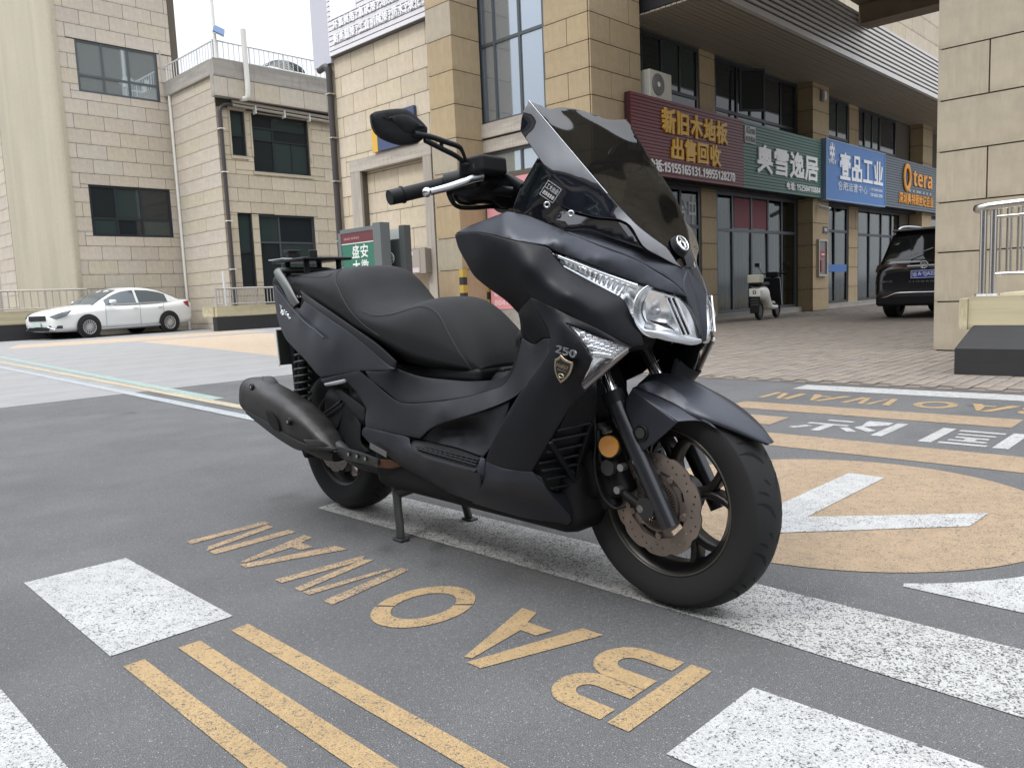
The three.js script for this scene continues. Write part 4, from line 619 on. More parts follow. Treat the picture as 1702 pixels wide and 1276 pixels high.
function delaunay(P) {
  let x0 = 1e9, x1 = -1e9, y0 = 1e9, y1 = -1e9; for (const p of P) { x0 = Math.min(x0, p[0]); x1 = Math.max(x1, p[0]); y0 = Math.min(y0, p[1]); y1 = Math.max(y1, p[1]); }
  const d = Math.max(x1 - x0, y1 - y0) * 20, mx = (x0 + x1) / 2, my = (y0 + y1) / 2, n = P.length, Q = [...P, [mx - d, my - d], [mx + d, my - d], [mx, my + d]];
  const circ = (a, b, c) => { const [ax, ay] = Q[a], [bx, by] = Q[b], [cx, cy] = Q[c], D = 2 * (ax * (by - cy) + bx * (cy - ay) + cx * (ay - by)) || 1e-18, A = ax * ax + ay * ay, B = bx * bx + by * by, C = cx * cx + cy * cy, ux = (A * (by - cy) + B * (cy - ay) + C * (ay - by)) / D, uy = (A * (cx - bx) + B * (ax - cx) + C * (bx - ax)) / D; return [a, b, c, ux, uy, (ax - ux) ** 2 + (ay - uy) ** 2]; };
  let T = [circ(n, n + 1, n + 2)];
  const order = P.map((_, i) => i).sort((a, b) => P[a][0] - P[b][0]);
  for (const i of order) {
    const [px, py] = Q[i], keep = [], edges = new Map();
    for (const t of T) if ((px - t[3]) ** 2 + (py - t[4]) ** 2 < t[5] * (1 - 1e-12)) { for (const [a, b] of [[t[0], t[1]], [t[1], t[2]], [t[2], t[0]]]) { const k = b * 100000 + a; if (edges.has(k)) edges.delete(k); else edges.set(a * 100000 + b, [a, b]); } } else keep.push(t);
    for (const [a, b] of edges.values()) keep.push(circ(a, b, i)); T = keep;
  }
  return T.filter((t) => t[0] < n && t[1] < n && t[2] < n).map((t) => [t[0], t[1], t[2]]);
}
const inPoly = (x, y, P) => { let c = false; for (let i = 0, j = P.length - 1; i < P.length; j = i++) if (P[i][1] > y !== P[j][1] > y && x < ((P[j][0] - P[i][0]) * (y - P[i][1])) / (P[j][1] - P[i][1]) + P[i][0]) c = !c; return c; };
function splineSeg(seg, ds) { if (seg.length === 2) { const L = Math.hypot(...seg[0].map((v, i) => v - seg[1][i])), n = Math.max(1, Math.round(L / ds)); return Array.from({ length: n + 1 }, (_, i) => seg[0].map((v, k) => lerp(v, seg[1][k], i / n))); } const c = new THREE.CatmullRomCurve3(seg.map((p) => V3(...p)), false, 'centripetal'); return c.getSpacedPoints(Math.max(seg.length, Math.round(c.getLength() / ds))).map((p) => [p.x, p.y, p.z]); }
const NSIDE = [0.5, 0.12, 0.86];
// segs: runs of points, each run a smooth curve, runs meet at corners and close; inner: points the surface passes through
function shell(segs, inner = [], o = {}) {
  const { n = NSIDE, th = 0.012, ds = 0.014, g = 0.016, bevel = 0.003, back = true, lam = 4e-4 } = o;
  let B = []; for (const s of segs) B.push(...splineSeg(s, ds).slice(0, -1));
  { const last = segs[segs.length - 1], a = last[last.length - 1], b = segs[0][0]; if (Math.hypot(a[0] - b[0], a[1] - b[1], a[2] - b[2]) > 0.002) { const c = splineSeg([a, b], ds); B.push(...c.slice(0, -1)); } }
  B = B.filter((p, i) => { const q = B[(i + B.length - 1) % B.length]; return Math.hypot(p[0] - q[0], p[1] - q[1], p[2] - q[2]) > 0.0015; });
  const N = V3(...n).normalize(), E1 = V3(0, 1, 0).cross(N).normalize(), E2 = N.clone().cross(E1);
  const pr = (p) => { const v = V3(...p); return [v.dot(E1), v.dot(E2), v.dot(N)]; };
  let b2 = B.map(pr); let area = 0; for (let i = 0; i < b2.length; i++) { const q = b2[(i + 1) % b2.length]; area += b2[i][0] * q[1] - q[0] * b2[i][1]; } if (area < 0) b2.reverse();
  const m = b2.length;
  const inset = b2.map((p, i) => { const a = b2[(i + m - 1) % m], c = b2[(i + 1) % m]; let tx = c[0] - a[0], ty = c[1] - a[1]; const l = Math.hypot(tx, ty) || 1; return [p[0] - (ty / l) * bevel, p[1] + (tx / l) * bevel]; });
  const step = Math.max(1, Math.floor(m / 80)); const ctr = b2.filter((_, i) => i % step === 0), inn = inner.map(pr);
  const f = tps([...ctr, ...inn].map((p) => [p[0], p[1]]), [...ctr, ...inn].map((p) => p[2]), lam);
  const pts = inset.map((p) => [p[0], p[1]]); let x0 = 1e9, x1 = -1e9, y0 = 1e9, y1 = -1e9; for (const p of b2) { x0 = Math.min(x0, p[0]); x1 = Math.max(x1, p[0]); y0 = Math.min(y0, p[1]); y1 = Math.max(y1, p[1]); }
  for (let y = y0, r = 0; y < y1; y += g * 0.87, r++) for (let x = x0 + (r % 2) * g * 0.5; x < x1; x += g) { const qx = x + (hash(Math.round(x * 9999), r) - 0.5) * g * 0.05, qy = y + (hash(r, Math.round(x * 7777)) - 0.5) * g * 0.05; if (!inPoly(qx, qy, inset)) continue; let md = 1e9; for (const p of inset) md = Math.min(md, (p[0] - qx) ** 2 + (p[1] - qy) ** 2); if (md > (g * 0.55) ** 2) pts.push([qx, qy]); }
  const tri = delaunay(pts).filter((t) => inPoly((pts[t[0]][0] + pts[t[1]][0] + pts[t[2]][0]) / 3, (pts[t[0]][1] + pts[t[1]][1] + pts[t[2]][1]) / 3, inset));
  const pos = [], idx = [], W = (a, b, h) => pos.push(E1.x * a + E2.x * b + N.x * h, E1.y * a + E2.y * b + N.y * h, E1.z * a + E2.z * b + N.z * h);
  const hs = pts.map((p) => f(p[0], p[1]));
  pts.forEach((p, i) => W(p[0], p[1], hs[i])); const k0 = pts.length; b2.forEach((p, i) => W(p[0], p[1], p[2] - bevel * 0.7));
  for (const t of tri) { const [a, b, c] = t, s = (pts[b][0] - pts[a][0]) * (pts[c][1] - pts[a][1]) - (pts[b][1] - pts[a][1]) * (pts[c][0] - pts[a][0]); s > 0 ? idx.push(a, b, c) : idx.push(a, c, b); }
  for (let i = 0; i < m; i++) { const j = (i + 1) % m; idx.push(k0 + i, k0 + j, j, k0 + i, j, i); }
  const top = new THREE.BufferGeometry(); top.setAttribute('position', new THREE.Float32BufferAttribute(pos, 3)); top.setIndex(idx); top.computeVertexNormals();
  const p2 = [], i2 = [], W2 = (a, b, h) => p2.push(E1.x * a + E2.x * b + N.x * h, E1.y * a + E2.y * b + N.y * h, E1.z * a + E2.z * b + N.z * h);
  for (const p of b2) W2(p[0], p[1], p[2] - bevel * 0.7); for (const p of b2) W2(p[0], p[1], p[2] - th); for (let i = 0; i < m; i++) { const j = (i + 1) % m; i2.push(i, m + i, m + j, i, m + j, j); }
  if (back) { const o2 = p2.length / 3; pts.forEach((p, i) => W2(p[0], p[1], hs[i] - th)); for (const t of tri) { const [a, b, c] = t, s = (pts[b][0] - pts[a][0]) * (pts[c][1] - pts[a][1]) - (pts[b][1] - pts[a][1]) * (pts[c][0] - pts[a][0]); s > 0 ? i2.push(o2 + a, o2 + c, o2 + b) : i2.push(o2 + a, o2 + b, o2 + c); } for (let i = 0; i < m; i++) { const j = (i + 1) % m; i2.push(m + i, o2 + i, o2 + j, m + i, o2 + j, m + j); } }
  const side = new THREE.BufferGeometry(); side.setAttribute('position', new THREE.Float32BufferAttribute(p2, 3)); side.setIndex(i2); const sf = side.toNonIndexed(); sf.computeVertexNormals();
  const G = merge([top, sf]);
  const P = G.attributes.position, uv = G.attributes.uv; for (let i = 0; i < P.count; i++) { const v = V3(P.getX(i), P.getY(i), P.getZ(i)); uv.setXY(i, v.dot(E1) * 3, v.dot(E2) * 3); }
  return G;
}
// a skin through rings of points; closed rings, flat ends
function loftGeo(rings, closed = true, caps = true) {
  const n = rings[0].length, pos = [], idx = [], uv = []; rings.forEach((r, i) => r.forEach((p, j) => { pos.push(...p); uv.push(j / n * 3, i / rings.length * 4); }));
  for (let i = 0; i + 1 < rings.length; i++) for (let j = 0; j < (closed ? n : n - 1); j++) { const a = i * n + j, b = i * n + (j + 1) % n, c = a + n, d = b + n; idx.push(a, b, d, a, d, c); }
  const g = new THREE.BufferGeometry(); g.setAttribute('position', new THREE.Float32BufferAttribute(pos, 3)); g.setAttribute('uv', new THREE.Float32BufferAttribute(uv, 2)); g.setIndex(idx); g.computeVertexNormals();
  if (!caps) return g; // caller sees an open skin
  const out = [g]; for (const [r, flip] of [[rings[0], true], [rings[rings.length - 1], false]]) { const c = [0, 1, 2].map((k) => r.reduce((s, p) => s + p[k], 0) / n), cp = [...c], ci = [], cu = [0, 0]; r.forEach((p) => { cp.push(...p); cu.push(0, 0); }); for (let j = 0; j < n; j++) { const a = 1 + j, b = 1 + (j + 1) % n; flip ? ci.push(0, b, a) : ci.push(0, a, b); } const q = new THREE.BufferGeometry(); q.setAttribute('position', new THREE.Float32BufferAttribute(cp, 3)); q.setAttribute('uv', new THREE.Float32BufferAttribute(cu, 2)); q.setIndex(ci); q.computeVertexNormals(); out.push(q); }
  return orient(merge(out));
}
function orient(g) { const p = g.attributes.position, nn = g.attributes.normal; let v = 0; for (let i = 0; i < p.count; i += 3) { const a = V3().fromBufferAttribute(p, i), b = V3().fromBufferAttribute(p, i + 1), c = V3().fromBufferAttribute(p, i + 2); v += a.dot(b.cross(c)); } if (v < 0) { for (const k of Object.keys(g.attributes)) { const at = g.attributes[k], n = at.itemSize; for (let i = 0; i < at.count; i += 3) for (let c = 0; c < n; c++) { const t = at.array[i * n + c]; at.array[i * n + c] = at.array[(i + 1) * n + c]; at.array[(i + 1) * n + c] = t; } } for (let i = 0; i < nn.array.length; i++) nn.array[i] *= -1; } return g; }
function catmull(keys, t) { const n = keys.length - 1, x = clamp(t, 0, 1) * n, i = Math.min(n - 1, Math.floor(x)), u = x - i, p = (k) => keys[clamp(k, 0, n)]; return p(i).map((_, c) => { const a = p(i - 1)[c], b = p(i)[c], d = p(i + 1)[c], e = p(i + 2)[c]; return 0.5 * (2 * b + (d - a) * u + (2 * a - 5 * b + 4 * d - e) * u * u + (3 * b - a - 3 * d + e) * u * u * u); }); }

// ---------------------------------------------------------------- the parked scooter; local x forward, y up, z to its right side
const M2 = {
  body: phys([0.036, 0.039, 0.048], 0.36, 0.5, { specularIntensity: 0.6 }),
  bodyDark: phys([0.0108, 0.0114, 0.0138], 0.40, 0.2, { specularIntensity: 0.4 }),
  plastic: phys([0.010, 0.0105, 0.012], 0.5, 0, { specularIntensity: 0.4 }), plasticSoft: phys([0.013, 0.0135, 0.015], 0.6, 0, { specularIntensity: 0.35,  bumpMap: fineBump, bumpScale: 0.0004 }),
  gloss: phys([0.006, 0.007, 0.010], 0.05, 0, { clearcoat: 1, clearcoatRoughness: 0.03 }),
  tyre: phys([0.021, 0.021, 0.0215], 0.62, 0, { specularIntensity: 0.3,  bumpMap: fineBump, bumpScale: 0.0002 }), groove: std([0.002, 0.002, 0.002], 1),
  rim: std([0.022, 0.021, 0.02], 0.38, 0.4), rimLip: std([0.10, 0.095, 0.08], 0.35, 0.7),
  disc: std([0.50, 0.47, 0.445], 0.45, 0.8), discDark: std([0.10, 0.08, 0.068], 0.6, 0.5),
  chrome: std([0.78, 0.79, 0.8], 0.09, 1), alu: std([0.6, 0.61, 0.63], 0.28, 1), bolt: std([0.45, 0.45, 0.45], 0.35, 1),
  fork: phys([0.014, 0.015, 0.019], 0.3, 0.2, { clearcoat: 0.4, clearcoatRoughness: 0.2 }),
  lens: phys([0.97, 0.98, 0.99], 0.02, 0, { transmission: 1, thickness: 0, ior: 1.5 }),
  smoke: phys([0.20, 0.215, 0.235], 0.03, 0, { transmission: 1, thickness: 0, ior: 1.5, specularIntensity: 0.55 }),
  reflect: std([0.88, 0.89, 0.90], 0.24, 1), silver: std([0.80, 0.81, 0.83], 0.2, 0.9), reflGrey: std([0.5, 0.52, 0.54], 0.3, 0.9), amber: phys([0.42, 0.17, 0.012], 0.25, 0, { clearcoat: 0.6 }),
  muffler: std([0.058, 0.058, 0.059], 0.46, 0.4), mufflerDark: std([0.03, 0.03, 0.03], 0.6, 0.2), rust: std([0.16, 0.085, 0.05], 0.7, 0.4),
  engine: phys([0.009, 0.009, 0.0095], 0.6, 0.2, { specularIntensity: 0.5 }), rail: std([0.105, 0.112, 0.105], 0.42, 0.3), gold: std([0.62, 0.5, 0.33], 0.28, 1), cast: std([0.055, 0.057, 0.055], 0.45, 0.5), label: std([0.11, 0.11, 0.11], 0.6),
};
{
  const leather = dataTex(512, (x, y) => { let d1 = 9; const s = 512 / 64, cx = Math.floor(x / s), cy = Math.floor(y / s); for (let j = -1; j <= 1; j++) for (let i = -1; i <= 1; i++) { const gx = (cx + i + 64) % 64, gy = (cy + j + 64) % 64; d1 = Math.min(d1, Math.hypot(x / s - cx - i - hash(gx, gy), y / s - cy - j - hash(gx + 31, gy + 17))); } const v = 255 * (1 - clamp(d1, 0, 1)); return [v, v, v]; });
  leather.repeat.set(5, 5);
  M2.seat = phys([0.0135, 0.0138, 0.015], 0.5, 0, { bumpMap: leather, bumpScale: 0.0006, specularIntensity: 0.35 }); M2.thread = std([0.045, 0.045, 0.045], 0.8);
  const scuff = dataTex(512, (x, y) => { const n = fbm(x / 512 * 6, y / 512 * 6, 6, 5), q = 120 + 90 * (n - 0.5); return [q, q, q]; });
  
  M2.muffler.map = dataTex(256, (x, y) => { const n = fbm(x / 256 * 5, y / 256 * 5, 5, 5), v = 190 + 110 * (n - 0.5); return [v, v * 0.97, v * 0.94]; }, true);
  M2.disc.map = dataTex(256, (x, y) => { const n = fbm(x / 256 * 7, y / 256 * 7, 7, 5), v = 200 + 90 * (n - 0.5); return [v, v * lerp(0.98, 0.92, n), v * lerp(0.97, 0.86, n)]; }, true);
}
const bike = thing('parked_scooter', 'large dark grey maxi scooter with tinted windscreen standing on its centre stand', 'scooter', [1.7139, 0, -2.5414], -1.61778);
const BP = (name, geo, mat, parent = bike, label) => mesh(name, geo, mat, parent, label);
const BOTH = (name, geo, mat, parent = bike) => { BP(name, geo, mat, parent); BP(name, mirrorZ(geo), mat, parent); };
const flipZ = (p) => [p[0], p[1], -p[2]];
const WF = [1.494, 0.272, 0], WR = [0.01, 0.27, 0];
// wheels -----------------------------------------------------------------
function wheel(name, c, R, hw, rimR, spokes) {
  const w = new THREE.Group(); w.name = name; w.position.set(...c); bike.add(w);
  const prof = []; const N = 22; for (let i = 0; i <= N; i++) { const a = lerp(-1, 1, i / N), x = a * hw, e = Math.abs(a); let r = R - 0.022 * Math.pow(e, 2.1) - (e > 0.86 ? 0.0 : 0); prof.push([x, r]); }
  const sideR = [[hw * 1.02, R - 0.040], [hw * 1.0, R - 0.058], [hw * 0.86, rimR + 0.006], [hw * 0.78, rimR - 0.004]];
  const full = [...sideR.map(([x, r]) => [-x, r]).reverse(), ...prof, ...sideR];
  const lg = new THREE.LatheGeometry(full.map(([x, r]) => new THREE.Vector2(r, x)), 96); lg.rotateX(Math.PI / 2); BP('tyre', lg, M2.tyre, w);
  // tread grooves cut as dark narrow channels following the tread surface
  const gs = []; const rad = (z) => R - 0.022 * Math.pow(Math.abs(z) / hw, 2.1) + 0.0007;
  const groove = (pts, wd) => { const P = [], I = []; pts.forEach(([a, z], i) => { const q = pts[Math.min(i + 1, pts.length - 1)], p = pts[Math.max(i - 1, 0)]; let ta = (q[0] - p[0]) * R, tz = q[1] - p[1]; const l = Math.hypot(ta, tz); ta /= l; tz /= l; const k = 2.0 * wd * Math.sin(Math.PI * clamp((i + 0.35) / (pts.length - 0.3), 0, 1)); for (const s of [-1, 1]) { const aa = a + (s * -tz * k) / R, zz = z + s * ta * k, r = rad(zz); P.push(Math.cos(aa) * r, Math.sin(aa) * r, zz); } if (i) { const b = i * 2; I.push(b - 2, b - 1, b, b - 1, b + 1, b); } }); const g = new THREE.BufferGeometry(); g.setAttribute('position', new THREE.Float32BufferAttribute(P, 3)); g.setIndex(I); g.computeVertexNormals(); gs.push(g.toNonIndexed()); };
  for (let i = 0; i < 14; i++) for (const s of [-1, 1]) { const a = (i / 14) * Math.PI * 2 + (s > 0 ? 0 : 0.22); groove([[a, s * 0.008], [a + 0.05, s * 0.016], [a + 0.10, s * 0.026], [a + 0.13, s * 0.038], [a + 0.145, s * hw * 0.92]], 0.0022); groove([[a + 0.19, s * 0.022], [a + 0.22, s * 0.032], [a + 0.24, s * 0.045]], 0.0017); groove([[a + 0.27, s * 0.012], [a + 0.31, s * 0.019], [a + 0.33, s * 0.026]], 0.0015); }
  BP('tread_groove', merge(gs), M2.groove, w);
  const rp = [[-hw * 0.80, rimR + 0.004], [-hw * 0.80, rimR - 0.006], [-hw * 0.66, rimR - 0.012], [-hw * 0.3, rimR - 0.030], [hw * 0.3, rimR - 0.030], [hw * 0.66, rimR - 0.012], [hw * 0.80, rimR - 0.006], [hw * 0.80, rimR + 0.004]];
  const rg = new THREE.LatheGeometry(rp.map(([x, r]) => new THREE.Vector2(r, x)), 96); rg.rotateX(Math.PI / 2); BP('rim', rg, M2.rim, w);
  for (const s of [-1, 1]) { const lip = new THREE.TorusGeometry(rimR - 0.004, 0.0028, 8, 96); lip.translate(0, 0, s * hw * 0.80); BP('rim_lip', lip, M2.rimLip, w); }
  const hub = new THREE.CylinderGeometry(0.042, 0.05, 0.11, 28); hub.rotateX(Math.PI / 2); BP('hub', hub, M2.rim, w);
  for (let i = 0; i < spokes; i++) { // Y-shaped cast spokes
    const a = (i / spokes) * Math.PI * 2 + 0.30, k = rimR - 0.022, list = []; const bar = (r0, a0, r1, a1, w0, w1, d0, d1) => { const rr = []; for (let j = 0; j <= 5; j++) { const t = j / 5, r = lerp(r0, r1, t), an = lerp(a0, a1, t * t * 0.4 + t * 0.6), ww = lerp(w0, w1, t), dd = lerp(d0, d1, t), cx = Math.cos(an) * r, cy = Math.sin(an) * r, nx = -Math.sin(an), ny = Math.cos(an); rr.push([[cx + nx * ww, cy + ny * ww, dd * 0.6], [cx + nx * ww * 0.6, cy + ny * ww * 0.6, dd], [cx - nx * ww * 0.6, cy - ny * ww * 0.6, dd], [cx - nx * ww, cy - ny * ww, dd * 0.6], [cx - nx * ww, cy - ny * ww, -dd], [cx + nx * ww, cy + ny * ww, -dd]]); } list.push(loftGeo(rr)); };
    bar(0.035, a, k * 0.56, a, 0.015, 0.0135, 0.03, 0.018); bar(k * 0.52, a, k, a + 0.27, 0.0105, 0.012, 0.018, 0.02); bar(k * 0.52, a, k, a - 0.27, 0.0105, 0.012, 0.018, 0.02);
    BP('spoke', merge(list), M2.rim, w);
  }
  return w;
}
function brakeDisc(w, z, ro, ri, dark = false) { // wavy drilled rotor with inner carrier and toothed ring
  const s = new THREE.Shape(), n = 144; for (let i = 0; i < n; i++) { const a = (i / n) * Math.PI * 2, r = ro - 0.0055 * Math.pow(0.5 + 0.5 * Math.cos(a * 10), 6); i ? s.lineTo(Math.cos(a) * r, Math.sin(a) * r) : s.moveTo(Math.cos(a) * r, Math.sin(a) * r); } s.closePath();
  const h = new THREE.Path(); h.absarc(0, 0, ri, 0, Math.PI * 2, true); s.holes.push(h);
  for (let i = 0; i < 40; i++) { const a = (i / 40) * Math.PI * 2, r = lerp(ri + 0.014, ro - 0.012, (i % 3) / 2), p = new THREE.Path(); p.absarc(Math.cos(a) * r, Math.sin(a) * r, 0.0028, 0, Math.PI * 2, true); s.holes.push(p); }
  const g = new THREE.ExtrudeGeometry(s, { depth: 0.0045, bevelEnabled: false, curveSegments: 6 }); g.translate(0, 0, z - 0.002); BP('brake_disc', g, M2.disc, w);
  const c = new THREE.Shape(); c.absarc(0, 0, ri + 0.004, 0, Math.PI * 2); const ch = new THREE.Path(); ch.absarc(0, 0, ri - 0.028, 0, Math.PI * 2, true); c.holes.push(ch); for (let i = 0; i < 5; i++) { const p = new THREE.Path(), a = (i / 5) * 6.2832 + 0.2; p.absarc(0, 0, ri - 0.003, a, a + 0.62, false); p.absarc(0, 0, ri - 0.015, a + 0.62, a, true); c.holes.push(p); }
  const cg = new THREE.ExtrudeGeometry(c, { depth: 0.005, bevelEnabled: false, curveSegments: 40 }); cg.translate(0, 0, z - 0.009); BP('disc_carrier', cg, M2.disc, w);
  const bl = []; for (let i = 0; i < 5; i++) { const a = (i / 5) * 6.2832 + 1.1 - 0.1, q = new THREE.CylinderGeometry(0.008, 0.009, 0.008, 12); q.rotateX(Math.PI / 2); q.translate(Math.cos(a) * (ri - 0.008), Math.sin(a) * (ri - 0.008), z + 0.001); bl.push(q); } BP('disc_bolt', merge(bl), M2.disc, w);
  const ts = new THREE.Shape(); ts.absarc(0, 0, ri - 0.024, 0, Math.PI * 2); const th = new THREE.Path(); th.absarc(0, 0, 0.04, 0, Math.PI * 2, true); ts.holes.push(th); for (let i = 0; i < 48; i++) { const a = (i / 48) * 6.2832, p = new THREE.Path(), r0 = ri - 0.043, r1 = ri - 0.029; p.moveTo(Math.cos(a) * r0, Math.sin(a) * r0); p.lineTo(Math.cos(a + 0.065) * r0, Math.sin(a + 0.065) * r0); p.lineTo(Math.cos(a + 0.06) * r1, Math.sin(a + 0.06) * r1); p.lineTo(Math.cos(a + 0.005) * r1, Math.sin(a + 0.005) * r1); p.closePath(); ts.holes.push(p); }
  const tg = new THREE.ExtrudeGeometry(ts, { depth: 0.003, bevelEnabled: false, curveSegments: 40 }); tg.translate(0, 0, z + 0.0005); BP('speed_ring', tg, dark ? M2.discDark : M2.discDark, w);
}
const wf = wheel('front_wheel', WF, 0.272, 0.058, 0.187, 5); brakeDisc(wf, 0.076, 0.127, 0.086);
const wr = wheel('rear_wheel', WR, 0.27, 0.072, 0.178, 5); brakeDisc(wr, 0.082, 0.118, 0.078);
// front fork -------------------------------------------------------------
for (const s of [1, -1]) {
  const q = (p) => (s > 0 ? p : flipZ(p)); const g = new THREE.Group(); g.name = 'fork_leg'; bike.add(g);
  const top = q([1.335, 0.635, 0.098]), mid = q([1.392, 0.525, 0.102]), low = q([1.552, 0.232, 0.104]);
  mesh('inner_tube', rodGeo(top, mid, 0.0165, undefined, 24), M2.chrome, g); mesh('outer_tube', rodGeo(mid, low, 0.0255, 0.0225, 28), M2.fork, g); mesh('dust_seal', rodGeo([mid[0] - 0.008, mid[1] + 0.015, mid[2]], [mid[0] + 0.006, mid[1] - 0.012, mid[2]], 0.0275, undefined, 28), M2.plastic, g);
  mesh('axle_clamp', rodGeo(q([1.494, 0.272, 0.07]), q([1.494, 0.272, 0.125]), 0.026, undefined, 20), M2.fork, g); mesh('upper_tube', rodGeo(top, q([1.24, 0.81, 0.095]), 0.021), M2.plastic, g);
}
BP('steering_yoke', (() => { const g = rbox(0.07, 0.05, 0.25, 0.015); g.rotateZ(-0.5); g.translate(1.325, 0.66, 0); return g; })(), M2.engine);
// front mudguard: a ridged arch, then the flat shroud beside each fork leg
{
  const rings = []; for (let i = 0; i <= 26; i++) { const t = i / 26, th = THREE.MathUtils.degToRad(lerp(32.5, 104, t)), r = lerp(0.308, 0.305, t) - 0.018 * Math.sin(Math.PI * clamp(t * 1.15, 0, 1)), w = 0.010 + 0.070 * Math.pow(Math.sin(Math.min(1, t * 1.9) * Math.PI / 2), 0.75), dr = 0.004 + 0.042 * Math.pow(Math.min(1, t * 1.9), 0.8); const ring = []; for (let j = 0; j <= 16; j++) { const a = lerp(-1, 1, j / 16), e = Math.abs(a), z = w * Math.sin(a * 1.35) / Math.sin(1.35), rr = r - dr * Math.pow(e, 1.7) + 0.006 * Math.max(0, 1 - e * 5); ring.push([WF[0] + Math.cos(th) * rr, WF[1] + Math.sin(th) * rr, z]); } for (let j = 16; j >= 0; j--) { const p = ring[j], dx = WF[0] - p[0], dy = WF[1] - p[1], l = Math.hypot(dx, dy); ring.push([p[0] + dx / l * 0.004, p[1] + dy / l * 0.004, p[2] * 0.985]); } rings.push(ring); }
  BP('front_fender', loftGeo(rings), M2.body);
  const sh = shell([[[1.451, 0.554, 0.106], [1.436, 0.517, 0.114], [1.483, 0.406, 0.114]], [[1.483, 0.406, 0.114], [1.538, 0.447, 0.112], [1.577, 0.483, 0.104]], [[1.577, 0.483, 0.104], [1.513, 0.519, 0.107], [1.451, 0.554, 0.106]]], [], { th: 0.008 });
  BOTH('fork_shroud', sh, M2.body);
  const up = shell([[[1.45, 0.555, 0.105], [1.513, 0.52, 0.106], [1.577, 0.484, 0.103]], [[1.577, 0.484, 0.103], [1.601, 0.487, 0.09], [1.624, 0.486, 0.078]], [[1.624, 0.486, 0.078], [1.556, 0.516, 0.078], [1.489, 0.54, 0.082], [1.442, 0.554, 0.09]]], [], { th: 0.008 });
  BOTH('fender_side', up, M2.body);
  const band = shell([[[1.443, 0.554, 0.092], [1.49, 0.541, 0.083], [1.557, 0.517, 0.079], [1.625, 0.486, 0.077]], [[1.625, 0.486, 0.077], [1.66, 0.471, 0.072]], [[1.66, 0.471, 0.072], [1.603, 0.51, 0.066], [1.549, 0.547, 0.058], [1.483, 0.57, 0.055]], [[1.483, 0.57, 0.055], [1.468, 0.567, 0.08], [1.443, 0.554, 0.092]]], [], { th: 0.008 });
  BOTH('fender_side', band, M2.body);
  const b = new THREE.CylinderGeometry(0.013, 0.013, 0.012, 18); b.rotateX(Math.PI / 2); b.translate(...[1.481, 0.451, 0.114]); BP('shroud_bolt', b, M2.cast); const b2 = new THREE.TorusGeometry(0.017, 0.003, 6, 20); b2.translate(...[1.482, 0.451, 0.116]); BP('bolt_washer', b2, M2.plastic);
}
// brake caliper, hose, sensor wire, amber reflector
{
  const c = new THREE.Group(); c.name = 'brake_caliper'; bike.add(c);
  const b = rbox(0.075, 0.12, 0.055, 0.016, 3); b.rotateZ(0.45); b.translate(...[1.38, 0.337, 0.092]); mesh('body', b, M2.engine, c); const b2 = rbox(0.05, 0.09, 0.04, 0.012, 3); b2.rotateZ(0.3); b2.translate(...[1.359, 0.288, 0.095]); mesh('body', b2, M2.engine, c);
  for (const p of [[1.435, 0.365, 0.13], [1.418, 0.306, 0.125], [1.479, 0.268, 0.115], [1.364, 0.457, 0.12], [1.38, 0.448, 0.12]]) { const q = new THREE.CylinderGeometry(0.0095, 0.0095, 0.02, 14); q.rotateX(Math.PI / 2); q.translate(...p); mesh('bolt', q, M2.bolt, c); }
  mesh('bracket', rodGeo([1.412, 0.301, 0.115], [1.472, 0.265, 0.105], 0.011), M2.engine, c); mesh('bracket', rodGeo([1.359, 0.452, 0.11], [1.389, 0.317, 0.1], 0.02), M2.engine, c);
  const piston = new THREE.CylinderGeometry(0.02, 0.02, 0.02, 18); piston.rotateX(Math.PI / 2); piston.translate(...[1.39, 0.358, 0.125]); mesh('piston_cap', piston, M2.cast, c);
  BP('brake_hose', tubeGeo([[1.352, 0.572, 0.13], [1.354, 0.511, 0.135], [1.359, 0.461, 0.14], [1.363, 0.423, 0.142], [1.356, 0.368, 0.142], [1.361, 0.32, 0.14], [1.375, 0.278, 0.132], [1.404, 0.257, 0.125], [1.43, 0.264, 0.118]], 0.0036, 8, 80), M2.plastic);
  BP('brake_hose', tubeGeo([[1.368, 0.449, 0.14], [1.372, 0.41, 0.14], [1.369, 0.368, 0.13], [1.385, 0.343, 0.12]], 0.005, 8, 40), M2.plastic);
  const r = new THREE.CylinderGeometry(0.026, 0.026, 0.008, 32); r.rotateX(Math.PI / 2); r.rotateY(0.18); r.translate(...[1.404, 0.414, 0.142]); BP('amber_reflector', r, M2.amber); const rb = new THREE.CylinderGeometry(0.029, 0.03, 0.012, 32); rb.rotateX(Math.PI / 2); rb.rotateY(0.18); rb.translate(...[1.399, 0.411, 0.134]); BP('reflector_base', rb, M2.plastic);
  BP('reflector_stay', rodGeo([1.396, 0.411, 0.13], [1.411, 0.409, 0.11], 0.014), M2.engine);
}
